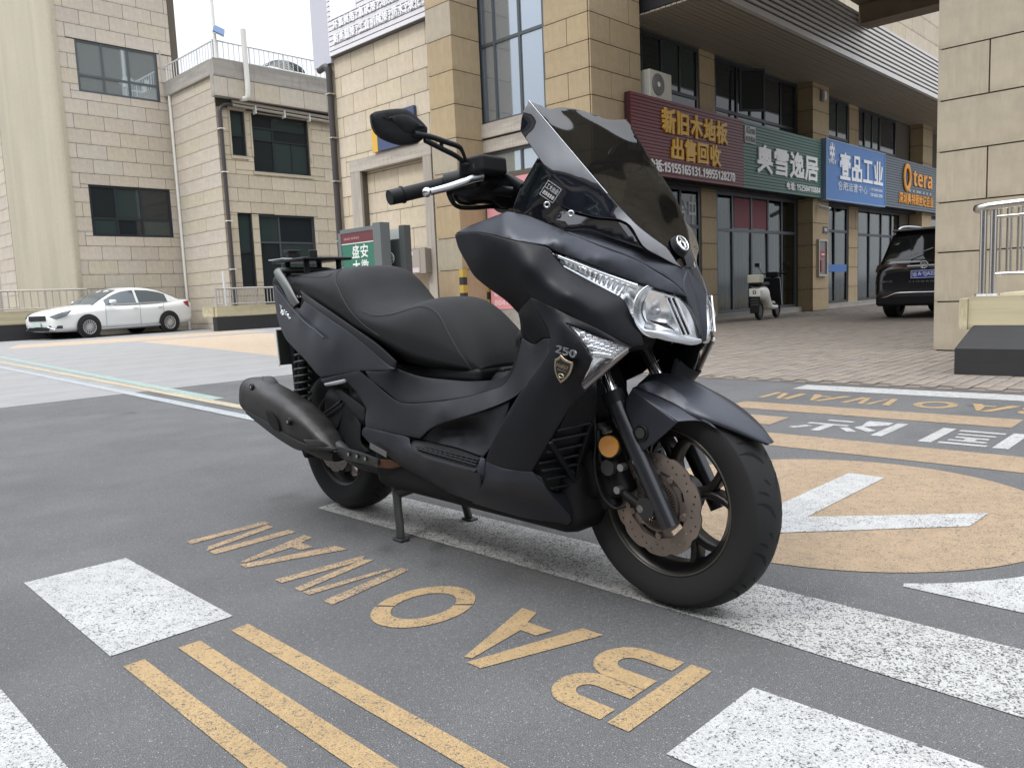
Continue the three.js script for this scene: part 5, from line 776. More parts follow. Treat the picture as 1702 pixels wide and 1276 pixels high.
// upper bodywork -----------------------------------------------------------
const cowl = shell([
  [[1.016, 0.952, 0.268], [1.032, 0.961, 0.262], [1.091, 0.975, 0.25], [1.171, 0.993, 0.23]],
  [[1.171, 0.993, 0.23], [1.205, 0.984, 0.205], [1.326, 0.933, 0.187], [1.399, 0.897, 0.162], [1.485, 0.854, 0.117], [1.513, 0.829, 0.092], [1.552, 0.793, 0.06], [1.569, 0.766, 0.046]],
  [[1.569, 0.766, 0.046], [1.557, 0.771, 0.058], [1.539, 0.781, 0.085], [1.502, 0.799, 0.12], [1.46, 0.82, 0.15], [1.394, 0.854, 0.19], [1.321, 0.888, 0.222], [1.301, 0.9, 0.229]],
  [[1.301, 0.9, 0.229], [1.225, 0.918, 0.262], [1.114, 0.946, 0.272], [1.016, 0.952, 0.268]]], [[1.198, 0.956, 0.25], [1.332, 0.908, 0.218], [1.43, 0.862, 0.172]]);
BOTH('upper_cowl', cowl, M2.body);
const sidef = shell([
  [[1.017, 0.95, 0.27], [1.116, 0.945, 0.274], [1.227, 0.917, 0.264], [1.302, 0.898, 0.231]],
  [[1.302, 0.898, 0.231], [1.32, 0.876, 0.222], [1.332, 0.859, 0.216], [1.356, 0.837, 0.208], [1.396, 0.814, 0.195], [1.444, 0.787, 0.172], [1.464, 0.774, 0.16]],
  [[1.464, 0.774, 0.16], [1.476, 0.761, 0.155], [1.481, 0.74, 0.148], [1.494, 0.712, 0.141], [1.502, 0.694, 0.137], [1.507, 0.665, 0.132]],
  [[1.507, 0.665, 0.132], [1.506, 0.662, 0.137], [1.493, 0.659, 0.16]],
  [[1.493, 0.659, 0.16], [1.449, 0.703, 0.222], [1.372, 0.742, 0.25], [1.306, 0.769, 0.256], [1.261, 0.781, 0.25]],
  [[1.261, 0.781, 0.25], [1.218, 0.759, 0.226], [1.165, 0.742, 0.2]],
  [[1.165, 0.742, 0.2], [1.152, 0.772, 0.225], [1.118, 0.805, 0.25], [1.073, 0.841, 0.262], [1.051, 0.877, 0.268], [1.025, 0.916, 0.27], [1.015, 0.945, 0.27]]],
  [[1.116, 0.887, 0.278], [1.272, 0.84, 0.274], [1.395, 0.783, 0.254], [1.464, 0.751, 0.198]]);
BOTH('side_fairing', sidef, M2.bodyDark);
const under = shell([
  [[1.2, 0.985, 0.2], [1.324, 0.933, 0.184], [1.395, 0.898, 0.158], [1.482, 0.854, 0.113], [1.511, 0.83, 0.088], [1.55, 0.794, 0.056], [1.564, 0.769, 0.042]],
  [[1.564, 0.769, 0.042], [1.552, 0.801, 0.036], [1.54, 0.833, 0]],
  [[1.54, 0.833, 0], [1.544, 0.835, 0.03], [1.516, 0.857, 0.05], [1.489, 0.873, 0.074], [1.476, 0.884, 0.092], [1.419, 0.913, 0.12], [1.353, 0.94, 0.14], [1.313, 0.963, 0.155], [1.219, 0.988, 0.175]]], []);
BOTH('cowl_panel', under, M2.body);
const nose = shell([
  [[1.54, 0.833, 0], [1.553, 0.8, 0], [1.562, 0.772, 0], [1.567, 0.749, 0], [1.574, 0.719, 0], [1.579, 0.691, 0], [1.582, 0.66, 0]],
  [[1.582, 0.66, 0], [1.585, 0.663, 0.01]],
  [[1.585, 0.663, 0.01], [1.584, 0.692, 0.017], [1.578, 0.717, 0.025], [1.57, 0.745, 0.036], [1.566, 0.766, 0.043]],
  [[1.566, 0.766, 0.043], [1.553, 0.8, 0.036], [1.54, 0.833, 0]]], [], { n: [0.85, 0.3, 0.45], g: 0.011 });
BOTH('nose_panel', nose, M2.body);
const blackP = shell([
  [[1.18, 0.999, 0.218], [1.204, 1.056, 0.203], [1.243, 1.117, 0.186]],
  [[1.243, 1.117, 0.186], [1.273, 1.1, 0.172], [1.352, 1.033, 0.142], [1.437, 0.964, 0.122], [1.496, 0.88, 0.107]],
  [[1.496, 0.88, 0.107], [1.435, 0.908, 0.14], [1.373, 0.933, 0.163], [1.326, 0.935, 0.186], [1.204, 0.985, 0.204], [1.18, 0.999, 0.218]]], [], { th: 0.006 });
BOTH('screen_base', blackP, M2.gloss);
// windscreen: middle pane, two swept wings
{
  const tipR = [1.224, 1.253, 0.19], m1 = [1.322, 1.13, 0.163], m2 = [1.418, 1.012, 0.138], m3 = [1.474, 0.935, 0.1], m4 = [1.518, 0.881, 0.05], m5 = [1.545, 0.833, 0.03], bot = [1.533, 0.828, 0], topM = [1.198, 1.264, 0], top2 = [1.22, 1.245, 0.115], top3 = [1.206, 1.257, 0.06];
  const half = [[topM, top3, top2, tipR], [tipR, m1, m2, m3, m4, m5, bot]];
  const segs = [[flipZ(tipR), flipZ(top2), flipZ(top3), topM, top3, top2, tipR], [tipR, m1, m2, m3, m4, m5, bot], [bot, m5, m4, m3, m2, m1, tipR].map(flipZ)];
  const cl = (t, o) => [lerp(topM[0], bot[0], t) + o, lerp(topM[1], bot[1], t) + o * 0.75, 0];
  const pane = shell(segs, [cl(0.25, 0.008), cl(0.5, 0.014), cl(0.75, 0.010)], { n: [0.79, 0.61, 0], th: 0.0035, g: 0.016, bevel: 0.0012, lam: 2e-3 });
  const ws = new THREE.Group(); ws.name = 'windscreen'; bike.add(ws); mesh('pane', pane, M2.smoke, ws);
  const wing = shell([[tipR, m1, m2, m3, m4], [m4, [1.545, 0.835, 0.03]], [[1.545, 0.835, 0.03], [1.54, 0.839, 0.04], [1.518, 0.861, 0.075], [1.5, 0.884, 0.112], [1.465, 0.941, 0.125], [1.386, 0.963, 0.16], [1.315, 0.995, 0.19], [1.279, 1.031, 0.204]], [[1.279, 1.031, 0.204], [1.306, 1.056, 0.207], [1.268, 1.111, 0.209]], [[1.268, 1.111, 0.209], [1.211, 1.182, 0.21]], [[1.211, 1.182, 0.21], [1.216, 1.221, 0.205], tipR]], [], { th: 0.004, bevel: 0.0014 });
  const ink = phys([0.010, 0.011, 0.017], 0.03, 0, { ior: 1.6, clearcoat: 1, clearcoatRoughness: 0.02 });
  mesh('wing', wing, ink, ws); mesh('wing', mirrorZ(wing), ink, ws);
  const edge = tubeGeo([tipR, m1, m2], 0.0013, 6, 40); mesh('edge', edge, M2.reflGrey, ws); 
  for (const p of [[1.296, 0.996, 0.214], [1.363, 0.969, 0.205]]) { const r = new THREE.TorusGeometry(0.006, 0.0024, 8, 18), q = basisQ([0.86, 0, -0.5], [0, 1, 0]); r.applyQuaternion(q); r.translate(...p); BP('screw', r, M2.alu); }
  // little white sticker with two rows of print
  { const s = new THREE.Group(); s.name = 'sticker'; bike.add(s); s.position.set(...[1.309, 1.025, 0.214]); s.quaternion.copy(basisQ([0.80, -0.10, -0.55], [0.1, 1, 0.1])); s.rotateZ(-0.55); s.scale.set(1.45, 1.45, 1); const w = std([0.55, 0.55, 0.55], 0.6); for (const [a, b, c, d] of [[-0.013, 0.013, 0.0125, 0.0132], [-0.013, 0.013, -0.0132, -0.0125], [-0.0132, -0.0125, -0.0125, 0.0125], [0.0125, 0.0132, -0.0125, 0.0125]]) mesh('border', boxGeo(a, b, c, d, 0, 0.0006), w, s); const t1 = lineGeo('工大出业', 0.0085, 0.022, 0.0009, 0.0006), t2 = textGeo('88888', 'sans_bold', 0.0065, 0.021, 0.0006); t1.translate(-0.011, 0.001, 0); t2.translate(-0.0105, -0.0095, 0); mesh('print', t1, w, s); mesh('print', t2, w, s); }
  // oval emblem on the foot of the screen
  { const e = new THREE.Group(); e.name = 'emblem'; bike.add(e); e.position.set(...[1.51, 0.881, 0]); e.position.x += 0.012; e.position.y += 0.006; e.quaternion.setFromUnitVectors(V3(0, 0, 1), V3(0.80, 0.60, 0).normalize()); e.rotateZ(-Math.PI / 2); e.scale.setScalar(0.86); const d = new THREE.CylinderGeometry(0.03, 0.034, 0.016, 36); d.rotateX(Math.PI / 2); d.scale(1.15, 0.82, 1); mesh('base', d, M2.bodyDark, e); const o = new THREE.TorusGeometry(0.024, 0.0022, 8, 36); o.scale(1.15, 0.82, 1); o.translate(0, 0, 0.0095); mesh('ring', o, M2.silver, e); const ins = new THREE.TorusGeometry(0.012, 0.0035, 8, 28); ins.scale(1.1, 0.8, 0.5); ins.translate(0.008, 0, 0.0095); mesh('ring', ins, M2.silver, e); const sw = new THREE.Shape(); sw.moveTo(-0.024, -0.008); sw.quadraticCurveTo(-0.012, 0.002, -0.012, 0.013); sw.lineTo(-0.006, 0.014); sw.quadraticCurveTo(-0.004, 0.004, 0.0, -0.001); sw.quadraticCurveTo(-0.01, -0.004, -0.014, -0.012); sw.closePath(); const sg = new THREE.ExtrudeGeometry(sw, { depth: 0.002, bevelEnabled: false }); sg.translate(0, 0, 0.008); mesh('swoosh', sg, M2.silver, e); }
}
// headlights -----------------------------------------------------------------
{
  const outline = [
    [[1.301, 0.898, 0.226], [1.319, 0.884, 0.22], [1.392, 0.85, 0.188], [1.459, 0.816, 0.148], [1.5, 0.797, 0.118], [1.537, 0.778, 0.083], [1.557, 0.767, 0.056]],
    [[1.557, 0.767, 0.056], [1.57, 0.744, 0.037], [1.579, 0.716, 0.026], [1.584, 0.692, 0.018], [1.584, 0.668, 0.012]],
    [[1.584, 0.668, 0.012], [1.57, 0.676, 0.044], [1.524, 0.692, 0.112], [1.503, 0.698, 0.138]],
    [[1.503, 0.698, 0.138], [1.496, 0.714, 0.142], [1.483, 0.741, 0.149], [1.477, 0.76, 0.156], [1.464, 0.773, 0.161]],
    [[1.464, 0.773, 0.161], [1.445, 0.786, 0.173], [1.397, 0.813, 0.196], [1.357, 0.836, 0.209], [1.333, 0.858, 0.217], [1.321, 0.875, 0.222], [1.301, 0.898, 0.226]]];
  const bulge = [[1.491, 0.767, 0.15], [1.536, 0.739, 0.105], [1.566, 0.716, 0.082], [1.526, 0.716, 0.122], [1.408, 0.83, 0.2]];
  const NL = [0.72, 0.2, 0.66];
  const lens = shell(outline, bulge, { n: NL, th: 0.003, back: false, g: 0.012 });
  const sink = (p, d) => [p[0] - d * NL[0], p[1] - d * NL[1], p[2] - d * NL[2]];
  const shrink = (p, k, c) => p.map((v, i) => lerp(c[i], v, k));
  const cc = [1.524, 0.744, 0.11];
  const tray = shell(outline.map((s) => s.map((p) => sink(shrink(p, 0.985, cc), 0.014))), bulge.map((p) => sink(p, 0.045)), { n: NL, th: 0.004, g: 0.013 });
  { const fb = rbox(0.09, 0.035, 0.02, 0.008); fb.rotateZ(-0.5); fb.translate(...[1.29, 0.891, 0.2]); BOTH('headlight_stay', fb, M2.plastic); }
  const mk = (flip) => {
    const F = (g) => (flip ? mirrorZ(g) : g), h = new THREE.Group(); h.name = 'headlight'; bike.add(h);
    mesh('lens', F(lens), M2.lens, h); mesh('housing', F(tray), M2.reflect, h);
    // parabolic bowl with a bulb, a second small bulb behind
    const pr = []; for (let i = 0; i <= 18; i++) { const t = i / 18; pr.push(new THREE.Vector2(0.006 + 0.056 * t, 0.03 * t * t)); }
    const q = new THREE.Quaternion().setFromUnitVectors(V3(0, 1, 0), V3(0.93, 0.06, 0.36).normalize());
    const bowl = new THREE.LatheGeometry(pr, 48); bowl.applyQuaternion(q); const cb = sink([1.521, 0.743, 0.112], 0.042); bowl.translate(...cb); mesh('reflector', F(bowl), M2.chrome, h);
    const rim = new THREE.TorusGeometry(0.062, 0.0012, 8, 48); rim.rotateX(Math.PI / 2); rim.translate(0, 0.03, 0); rim.applyQuaternion(q); rim.translate(...cb); mesh('reflector_rim', F(rim), M2.silver, h);
    const bulb = new THREE.SphereGeometry(0.0085, 18, 12); bulb.scale(1, 1.6, 1); bulb.translate(0, 0.03, 0); bulb.applyQuaternion(q); bulb.translate(...cb); mesh('bulb', F(bulb), std([0.35, 0.35, 0.36], 0.2, 0.6), h);
    for (let i = 0; i < 5; i++) { const a = rodGeo(sink([1.555, 0.769, 0.1], 0.02), sink([1.579, 0.684, 0.075], 0.02), 0.003, 0.003, 8); a.translate(0.004 * i, 0, -0.003 * i); mesh('trim_fin', F(a), i % 2 ? M2.plastic : M2.silver, h); }
    // ribbed strip in the swept tail of the lamp
    const ribs = []; for (let i = 0; i < 13; i++) { const t = i / 12, a = [0, 1, 2].map((k) => lerp([1.353, 0.857, 0.212][k], [1.471, 0.783, 0.156][k], t)), b = [0, 1, 2].map((k) => lerp([1.349, 0.865, 0.213][k], [1.479, 0.798, 0.15][k], t)); ribs.push(rodGeo(sink(a, 0.013), sink(b, 0.010), 0.0045, 0.0045, 6)); } mesh('side_rib', F(merge(ribs)), M2.silver, h);
    mesh('strip', F(rodGeo(sink([1.329, 0.874, 0.216], 0.006), sink([1.491, 0.796, 0.127], 0.008), 0.0055, 0.009, 10)), M2.silver, h);
    mesh('strip', F(rodGeo(sink([1.342, 0.85, 0.212], 0.008), sink([1.457, 0.78, 0.164], 0.010), 0.004, 0.005, 10)), M2.reflGrey, h);
    const tri = shell([[[1.53, 0.713, 0.115], [1.564, 0.694, 0.08]], [[1.564, 0.694, 0.08], [1.55, 0.712, 0.094]], [[1.55, 0.712, 0.094], [1.52, 0.721, 0.122]]].map((s) => s.map((p) => sink(p, 0.02))), [], { n: NL, th: 0.002, g: 0.02, bevel: 0.001 }); mesh('dark_insert', F(tri), M2.plastic, h);
    const bz = shell([[[1.502, 0.697, 0.138], [1.524, 0.691, 0.112], [1.57, 0.675, 0.044], [1.584, 0.667, 0.011]], [[1.584, 0.667, 0.011], [1.584, 0.659, 0.01]], [[1.584, 0.659, 0.01], [1.577, 0.655, 0.032], [1.556, 0.663, 0.07], [1.523, 0.677, 0.11], [1.506, 0.684, 0.128], [1.502, 0.697, 0.138]]], [], { n: NL, th: 0.01, g: 0.012 }); mesh('bezel', F(bz), M2.reflGrey, h);
  };
  mk(false); mk(true);
}
// front lower bodywork -----------------------------------------------------------
const shield = shell([
  [[1.262, 0.781, 0.251], [1.337, 0.686, 0.262], [1.333, 0.655, 0.266], [1.295, 0.611, 0.268], [1.252, 0.568, 0.27], [1.186, 0.491, 0.273], [1.126, 0.415, 0.273], [1.094, 0.361, 0.271]],
  [[1.094, 0.361, 0.271], [1.141, 0.353, 0.271], [1.183, 0.351, 0.27], [1.219, 0.351, 0.266], [1.256, 0.354, 0.262]],
  [[1.256, 0.354, 0.262], [1.277, 0.382, 0.262], [1.318, 0.434, 0.262], [1.346, 0.472, 0.259], [1.384, 0.525, 0.25], [1.419, 0.558, 0.24]],
  [[1.419, 0.558, 0.24], [1.412, 0.574, 0.249], [1.441, 0.615, 0.251], [1.454, 0.638, 0.251]],
  [[1.454, 0.638, 0.251], [1.421, 0.686, 0.257], [1.385, 0.72, 0.262]],
  [[1.385, 0.72, 0.262], [1.451, 0.688, 0.225], [1.502, 0.658, 0.176]],
  [[1.502, 0.658, 0.176], [1.495, 0.659, 0.163]],
  [[1.495, 0.659, 0.163], [1.45, 0.703, 0.223], [1.371, 0.743, 0.249], [1.304, 0.769, 0.254], [1.262, 0.781, 0.251]]],
  [[1.337, 0.576, 0.274], [1.256, 0.461, 0.276]]);
BOTH('leg_shield', shield, M2.bodyDark);
{ // indicators
  const out = [[[1.386, 0.719, 0.262], [1.45, 0.687, 0.224], [1.502, 0.657, 0.175]], [[1.502, 0.657, 0.175], [1.505, 0.655, 0.178], [1.479, 0.634, 0.196], [1.456, 0.619, 0.21], [1.435, 0.586, 0.226], [1.417, 0.559, 0.237]], [[1.417, 0.559, 0.237], [1.411, 0.565, 0.243], [1.41, 0.573, 0.247]], [[1.41, 0.573, 0.247], [1.44, 0.614, 0.25], [1.453, 0.637, 0.25]], [[1.453, 0.637, 0.25], [1.42, 0.686, 0.256], [1.386, 0.719, 0.262]]];
  const NI = [0.62, 0.05, 0.78], c = [1.466, 0.663, 0.22], back = out.map((s) => s.map((p) => p.map((v, i) => lerp(c[i], v, 0.97) - NI[i] * 0.018)));
  const lens = shell(out, [[1.463, 0.664, 0.232]], { n: NI, th: 0.003, back: false }), tray = shell(back, [c.map((v, i) => v - NI[i] * 0.03)], { n: NI, th: 0.003 });
  const mk = (flip) => { const F = (g) => (flip ? mirrorZ(g) : g), t = new THREE.Group(); t.name = 'indicator'; bike.add(t); mesh('lens', F(lens), M2.lens, t); mesh('reflector', F(tray), M2.silver, t); const cells = []; for (let i = 0; i < 7; i++) for (let j = 0; j < 4; j++) { const u = i / 6, v = j / 3, a = [0, 1, 2].map((k) => lerp(lerp([1.426, 0.693, 0.25][k], [1.487, 0.656, 0.19][k], u), lerp([1.461, 0.648, 0.25][k], [1.472, 0.639, 0.205][k], u), v) - NI[k] * 0.014); const g = rbox(0.013, 0.011, 0.012, 0.003, 1); g.rotateY(0.75); g.translate(...a); cells.push(g); } mesh('facet', F(merge(cells)), M2.silver, t); mesh('lower_strip', F(rodGeo([1.495, 0.652, 0.175], [1.412, 0.57, 0.236], 0.006, 0.009)), std([0.22, 0.2, 0.19], 0.3, 0.7), t); };
  mk(false); mk(true);
}
const belly = shell([
  [[1.098, 0.362, 0.271], [1.141, 0.353, 0.271], [1.183, 0.351, 0.27], [1.219, 0.352, 0.266], [1.257, 0.354, 0.262]],
  [[1.257, 0.354, 0.262], [1.281, 0.325, 0.254], [1.302, 0.29, 0.238], [1.322, 0.242, 0.205], [1.315, 0.224, 0.19]],
  [[1.315, 0.224, 0.19], [1.277, 0.2, 0.17], [1.244, 0.192, 0.165], [1.212, 0.191, 0.166], [1.134, 0.193, 0.172], [1.052, 0.197, 0.178], [0.963, 0.201, 0.182], [0.926, 0.203, 0.182]],
  [[0.926, 0.203, 0.182], [1.034, 0.265, 0.25], [1.078, 0.302, 0.272]], [[1.078, 0.302, 0.272], [1.086, 0.333, 0.272], [1.098, 0.362, 0.271]]],
  [[1.163, 0.315, 0.274], [1.247, 0.304, 0.256]]);
BOTH('belly_pan', belly, M2.body);
const chin = shell([[[1.257, 0.353, 0.261], [1.28, 0.325, 0.253], [1.301, 0.289, 0.237], [1.321, 0.241, 0.204], [1.315, 0.224, 0.188]], [[1.315, 0.224, 0.188], [1.256, 0.187, 0.1], [1.233, 0.176, 0.02], [1.22, 0.18, 0]], [[1.22, 0.18, 0], [1.209, 0.22, 0], [1.19, 0.249, 0]], [[1.19, 0.249, 0], [1.26, 0.28, 0.1], [1.283, 0.296, 0.215], [1.278, 0.341, 0.25]]], [], { n: [0.9, 0.05, 0.4] });
BOTH('chin_panel', chin, M2.bodyDark);
{ // radiator grille: mesh sheet behind angled bars
  const gp = [[[1.249, 0.352, 0.252], [1.268, 0.375, 0.254], [1.316, 0.434, 0.252], [1.353, 0.472, 0.235]], [[1.353, 0.472, 0.235], [1.36, 0.473, 0.155], [1.344, 0.482, 0.13]], [[1.344, 0.482, 0.13], [1.341, 0.431, 0.15], [1.296, 0.365, 0.13], [1.261, 0.28, 0.1]], [[1.261, 0.28, 0.1], [1.278, 0.295, 0.21], [1.249, 0.352, 0.252]]];
  const screen = dataTex(128, (x, y) => { const a = ((x + y) % 16) < 5 || ((x - y + 128) % 16) < 5; const v = a ? 70 : 6; return [v, v, v]; }, true); screen.repeat.set(8, 8);
  const g = shell(gp.map((s) => s.map((p) => [p[0] - 0.012, p[1], p[2] - 0.008])), [], { n: [0.8, 0, 0.6], th: 0.004 }); BOTH('grille_mesh', g, std([0.35, 0.35, 0.35], 0.7, 0.3, { map: screen, bumpMap: screen, bumpScale: 0.001 }));
  const bar = (a, b, w = 0.0038) => { const d = V3(...b).sub(V3(...a)), q = rbox(d.length(), w * 2, 0.012, 0.003, 1); q.applyQuaternion(new THREE.Quaternion().setFromUnitVectors(V3(1, 0, 0), d.clone().normalize())); q.translate((a[0] + b[0]) / 2, (a[1] + b[1]) / 2, (a[2] + b[2]) / 2); BOTH('grille_bar', q, M2.bodyDark); };
  bar([1.321, 0.438, 0.257], [1.35, 0.443, 0.158]); bar([1.303, 0.407, 0.256], [1.331, 0.413, 0.155]); bar([1.274, 0.376, 0.256], [1.315, 0.385, 0.15]); bar([1.279, 0.357, 0.25], [1.308, 0.36, 0.145]); bar([1.282, 0.334, 0.238], [1.299, 0.334, 0.14]); bar([1.281, 0.308, 0.225], [1.292, 0.306, 0.135]); bar([1.321, 0.436, 0.259], [1.301, 0.315, 0.155], 0.006); bar([1.362, 0.47, 0.158], [1.31, 0.364, 0.15], 0.006); bar([1.31, 0.364, 0.15], [1.297, 0.312, 0.148], 0.006); bar([1.338, 0.463, 0.254], [1.361, 0.47, 0.158]);
  const top = shell([[[1.417, 0.558, 0.238], [1.41, 0.571, 0.2], [1.394, 0.6, 0.17]], [[1.394, 0.6, 0.17], [1.377, 0.514, 0.15], [1.359, 0.465, 0.145]], [[1.359, 0.465, 0.145], [1.354, 0.464, 0.2], [1.339, 0.461, 0.25]], [[1.339, 0.461, 0.25], [1.382, 0.523, 0.248], [1.417, 0.558, 0.238]]], [], { n: [0.75, 0.05, 0.65] }); BOTH('grille_surround', top, M2.plastic);
  const side = shell([[[1.353, 0.475, 0.14], [1.341, 0.43, 0.148], [1.3, 0.365, 0.13], [1.265, 0.28, 0.1]], [[1.265, 0.28, 0.1], [1.229, 0.231, 0.05], [1.225, 0.227, 0.02]], [[1.225, 0.227, 0.02], [1.272, 0.314, 0.05], [1.322, 0.405, 0.09], [1.353, 0.475, 0.14]]], [], { n: [0.6, 0, 0.8] }); BOTH('grille_side', side, M2.plastic);
  const ih = rbox(0.2, 0.55, 0.30, 0.04); ih.scale(0.8, 0.9, 0.8); ih.rotateZ(0.36); ih.translate(1.20, 0.48, 0); BP('inner_shroud', ih, M2.engine); const ih2 = rbox(0.22, 0.24, 0.28, 0.06); ih2.rotateZ(0.2); ih2.translate(1.29, 0.80, 0); BP('inner_shroud', ih2, M2.engine); const ih3 = rbox(0.16, 0.12, 0.2, 0.04); ih3.translate(1.42, 0.73, 0); BP('inner_shroud', ih3, M2.engine);
}
// inner leg shield behind the fairing
const inner = shell([[[1.165, 0.743, 0.2], [1.096, 0.737, 0.12], [1.068, 0.684, 0.1], [1.072, 0.672, 0.1]], [[1.072, 0.672, 0.1], [1.187, 0.661, 0.17], [1.273, 0.681, 0.22], [1.329, 0.684, 0.253]], [[1.329, 0.684, 0.253], [1.334, 0.688, 0.258], [1.303, 0.73, 0.255], [1.257, 0.781, 0.246]]], [], { th: 0.01 });
BOTH('inner_shield', inner, M2.plasticSoft);
// middle: centre tunnel, side panel, floor boards -----------------------------------------------------------
const upperSide = shell([
  [[0.446, 0.563, 0.203], [0.48, 0.536, 0.206], [0.561, 0.507, 0.208], [0.631, 0.478, 0.212]],
  [[0.631, 0.478, 0.212], [0.678, 0.477, 0.212], [0.796, 0.489, 0.212], [0.94, 0.512, 0.203], [1.025, 0.534, 0.193], [1.071, 0.551, 0.176], [1.085, 0.578, 0.158], [1.094, 0.61, 0.148], [1.11, 0.675, 0.138]],
  [[1.11, 0.675, 0.138], [1.055, 0.626, 0.11], [1.023, 0.58, 0.1], [0.995, 0.557, 0.11], [0.93, 0.55, 0.15], [0.847, 0.55, 0.165], [0.704, 0.556, 0.18], [0.604, 0.579, 0.19], [0.61, 0.589, 0.195]],
  [[0.61, 0.589, 0.195], [0.587, 0.573, 0.201], [0.446, 0.563, 0.203]]], []);
BOTH('seat_side_panel', upperSide, M2.bodyDark);
const mid = shell([
  [[0.127, 0.519, 0.186], [0.256, 0.54, 0.195], [0.41, 0.563, 0.204]],
  [[0.41, 0.563, 0.204], [0.49, 0.533, 0.209], [0.563, 0.503, 0.213], [0.639, 0.479, 0.217], [0.686, 0.477, 0.218], [0.804, 0.489, 0.218], [0.947, 0.512, 0.209], [1.032, 0.534, 0.199], [1.078, 0.551, 0.182], [1.091, 0.578, 0.163], [1.099, 0.61, 0.152], [1.116, 0.674, 0.142]],
  [[1.116, 0.674, 0.142], [1.189, 0.66, 0.172], [1.275, 0.679, 0.222], [1.325, 0.682, 0.25]],
  [[1.325, 0.682, 0.25], [1.323, 0.653, 0.256], [1.287, 0.601, 0.258], [1.24, 0.567, 0.256], [1.209, 0.543, 0.252]],
  [[1.209, 0.543, 0.252], [1.173, 0.527, 0.247], [1.075, 0.492, 0.246], [0.956, 0.458, 0.246], [0.867, 0.431, 0.249], [0.823, 0.411, 0.249], [0.779, 0.384, 0.245]],
  [[0.779, 0.384, 0.245], [0.616, 0.385, 0.24], [0.469, 0.387, 0.23]],
  [[0.469, 0.387, 0.23], [0.454, 0.414, 0.22], [0.454, 0.445, 0.213]], [[0.454, 0.445, 0.213], [0.372, 0.495, 0.2], [0.305, 0.526, 0.196]], [[0.305, 0.526, 0.196], [0.156, 0.502, 0.188], [0.127, 0.519, 0.186]]],
  [[1.057, 0.518, 0.222], [0.876, 0.481, 0.234], [1.225, 0.614, 0.215]]);
BOTH('floor_side_panel', mid, M2.bodyDark);
{
  const tip = shell([[[0.166, 0.507, 0.196], [0.245, 0.52, 0.199], [0.315, 0.531, 0.203]], [[0.315, 0.531, 0.203], [0.328, 0.524, 0.203], [0.258, 0.509, 0.199], [0.171, 0.498, 0.195]]], [], { th: 0.01, g: 0.01 }); BOTH('side_trim', tip, M2.alu);
  const fl = shell([[[0.778, 0.38, 0.235], [0.811, 0.407, 0.238], [0.855, 0.427, 0.238], [0.943, 0.454, 0.236], [1.063, 0.487, 0.236], [1.164, 0.524, 0.238]], [[1.164, 0.524, 0.238], [1.156, 0.487, 0.245], [1.098, 0.402, 0.25], [1.062, 0.365, 0.25]], [[1.062, 0.365, 0.25], [0.935, 0.373, 0.235], [0.834, 0.376, 0.235], [0.778, 0.38, 0.235]]], [[0.927, 0.408, 0.205], [1.005, 0.407, 0.21], [0.863, 0.4, 0.215]]); BOTH('foot_recess', fl, M2.bodyDark);
  const mat = shell([[[0.712, 0.362, 0.235], [0.726, 0.372, 0.232], [0.769, 0.378, 0.23]], [[0.769, 0.378, 0.23], [0.923, 0.371, 0.225], [1.047, 0.361, 0.24]], [[1.047, 0.361, 0.24], [1.069, 0.345, 0.272], [1.063, 0.333, 0.284]], [[1.063, 0.333, 0.284], [0.936, 0.337, 0.278], [0.8, 0.345, 0.268], [0.76, 0.356, 0.262], [0.712, 0.362, 0.235]]], [], { n: [0.1, 0.85, 0.5], th: 0.015 }); BOTH('foot_mat', mat, M2.plasticSoft);
  const L3 = (a, b, t) => a.map((v, i) => lerp(v, b[i], t)); const ribs = []; const q0 = [0.75, 0.361, 0.238], q1 = [1.049, 0.354, 0.25], q2 = [0.792, 0.354, 0.262], q3 = [1.067, 0.344, 0.278];
  for (const t of [0.1, 0.5, 0.9]) ribs.push(rodGeo(L3(q0, q2, t).map((v, i) => v + [0, 0.003, 0.002][i]), L3(q1, q3, t).map((v, i) => v + [0, 0.003, 0.002][i]), 0.0032, 0.0032, 6)); for (let i = 1; i < 12; i++) { const a = L3(q0, q1, i / 12), b = L3(q2, q3, i / 12); ribs.push(rodGeo(a.map((v, k) => v + [0, 0.003, 0.002][k]), b.map((v, k) => v + [0, 0.003, 0.002][k]), 0.0028, 0.0028, 6)); } BOTH('mat_rib', merge(ribs), M2.plastic);
  const sill = shell([[[0.473, 0.387, 0.232], [0.619, 0.384, 0.242], [0.73, 0.377, 0.247], [0.732, 0.367, 0.25]], [[0.732, 0.367, 0.25], [0.768, 0.356, 0.266], [0.806, 0.345, 0.273], [0.941, 0.336, 0.282], [1.07, 0.33, 0.287], [1.088, 0.329, 0.285]], [[1.088, 0.329, 0.285], [1.077, 0.301, 0.275], [1.013, 0.252, 0.235], [0.949, 0.209, 0.19]], [[0.949, 0.209, 0.19], [0.894, 0.209, 0.182], [0.819, 0.214, 0.18], [0.771, 0.222, 0.18], [0.728, 0.23, 0.18], [0.679, 0.246, 0.185], [0.637, 0.259, 0.192], [0.608, 0.273, 0.2], [0.565, 0.301, 0.215], [0.481, 0.333, 0.225], [0.441, 0.359, 0.228]], [[0.441, 0.359, 0.228], [0.449, 0.377, 0.23], [0.473, 0.387, 0.232]]], [[0.845, 0.319, 0.272], [0.696, 0.337, 0.25], [0.966, 0.296, 0.265], [0.579, 0.35, 0.238]]);
  BOTH('lower_sill', sill, M2.body);
  const gap = shell([[[1.064, 0.367, 0.262], [1.095, 0.363, 0.272], [1.081, 0.306, 0.274]], [[1.081, 0.306, 0.274], [1.084, 0.324, 0.28], [1.071, 0.332, 0.282]]], [], { th: 0.01 }); BOTH('sill_corner', gap, M2.body);
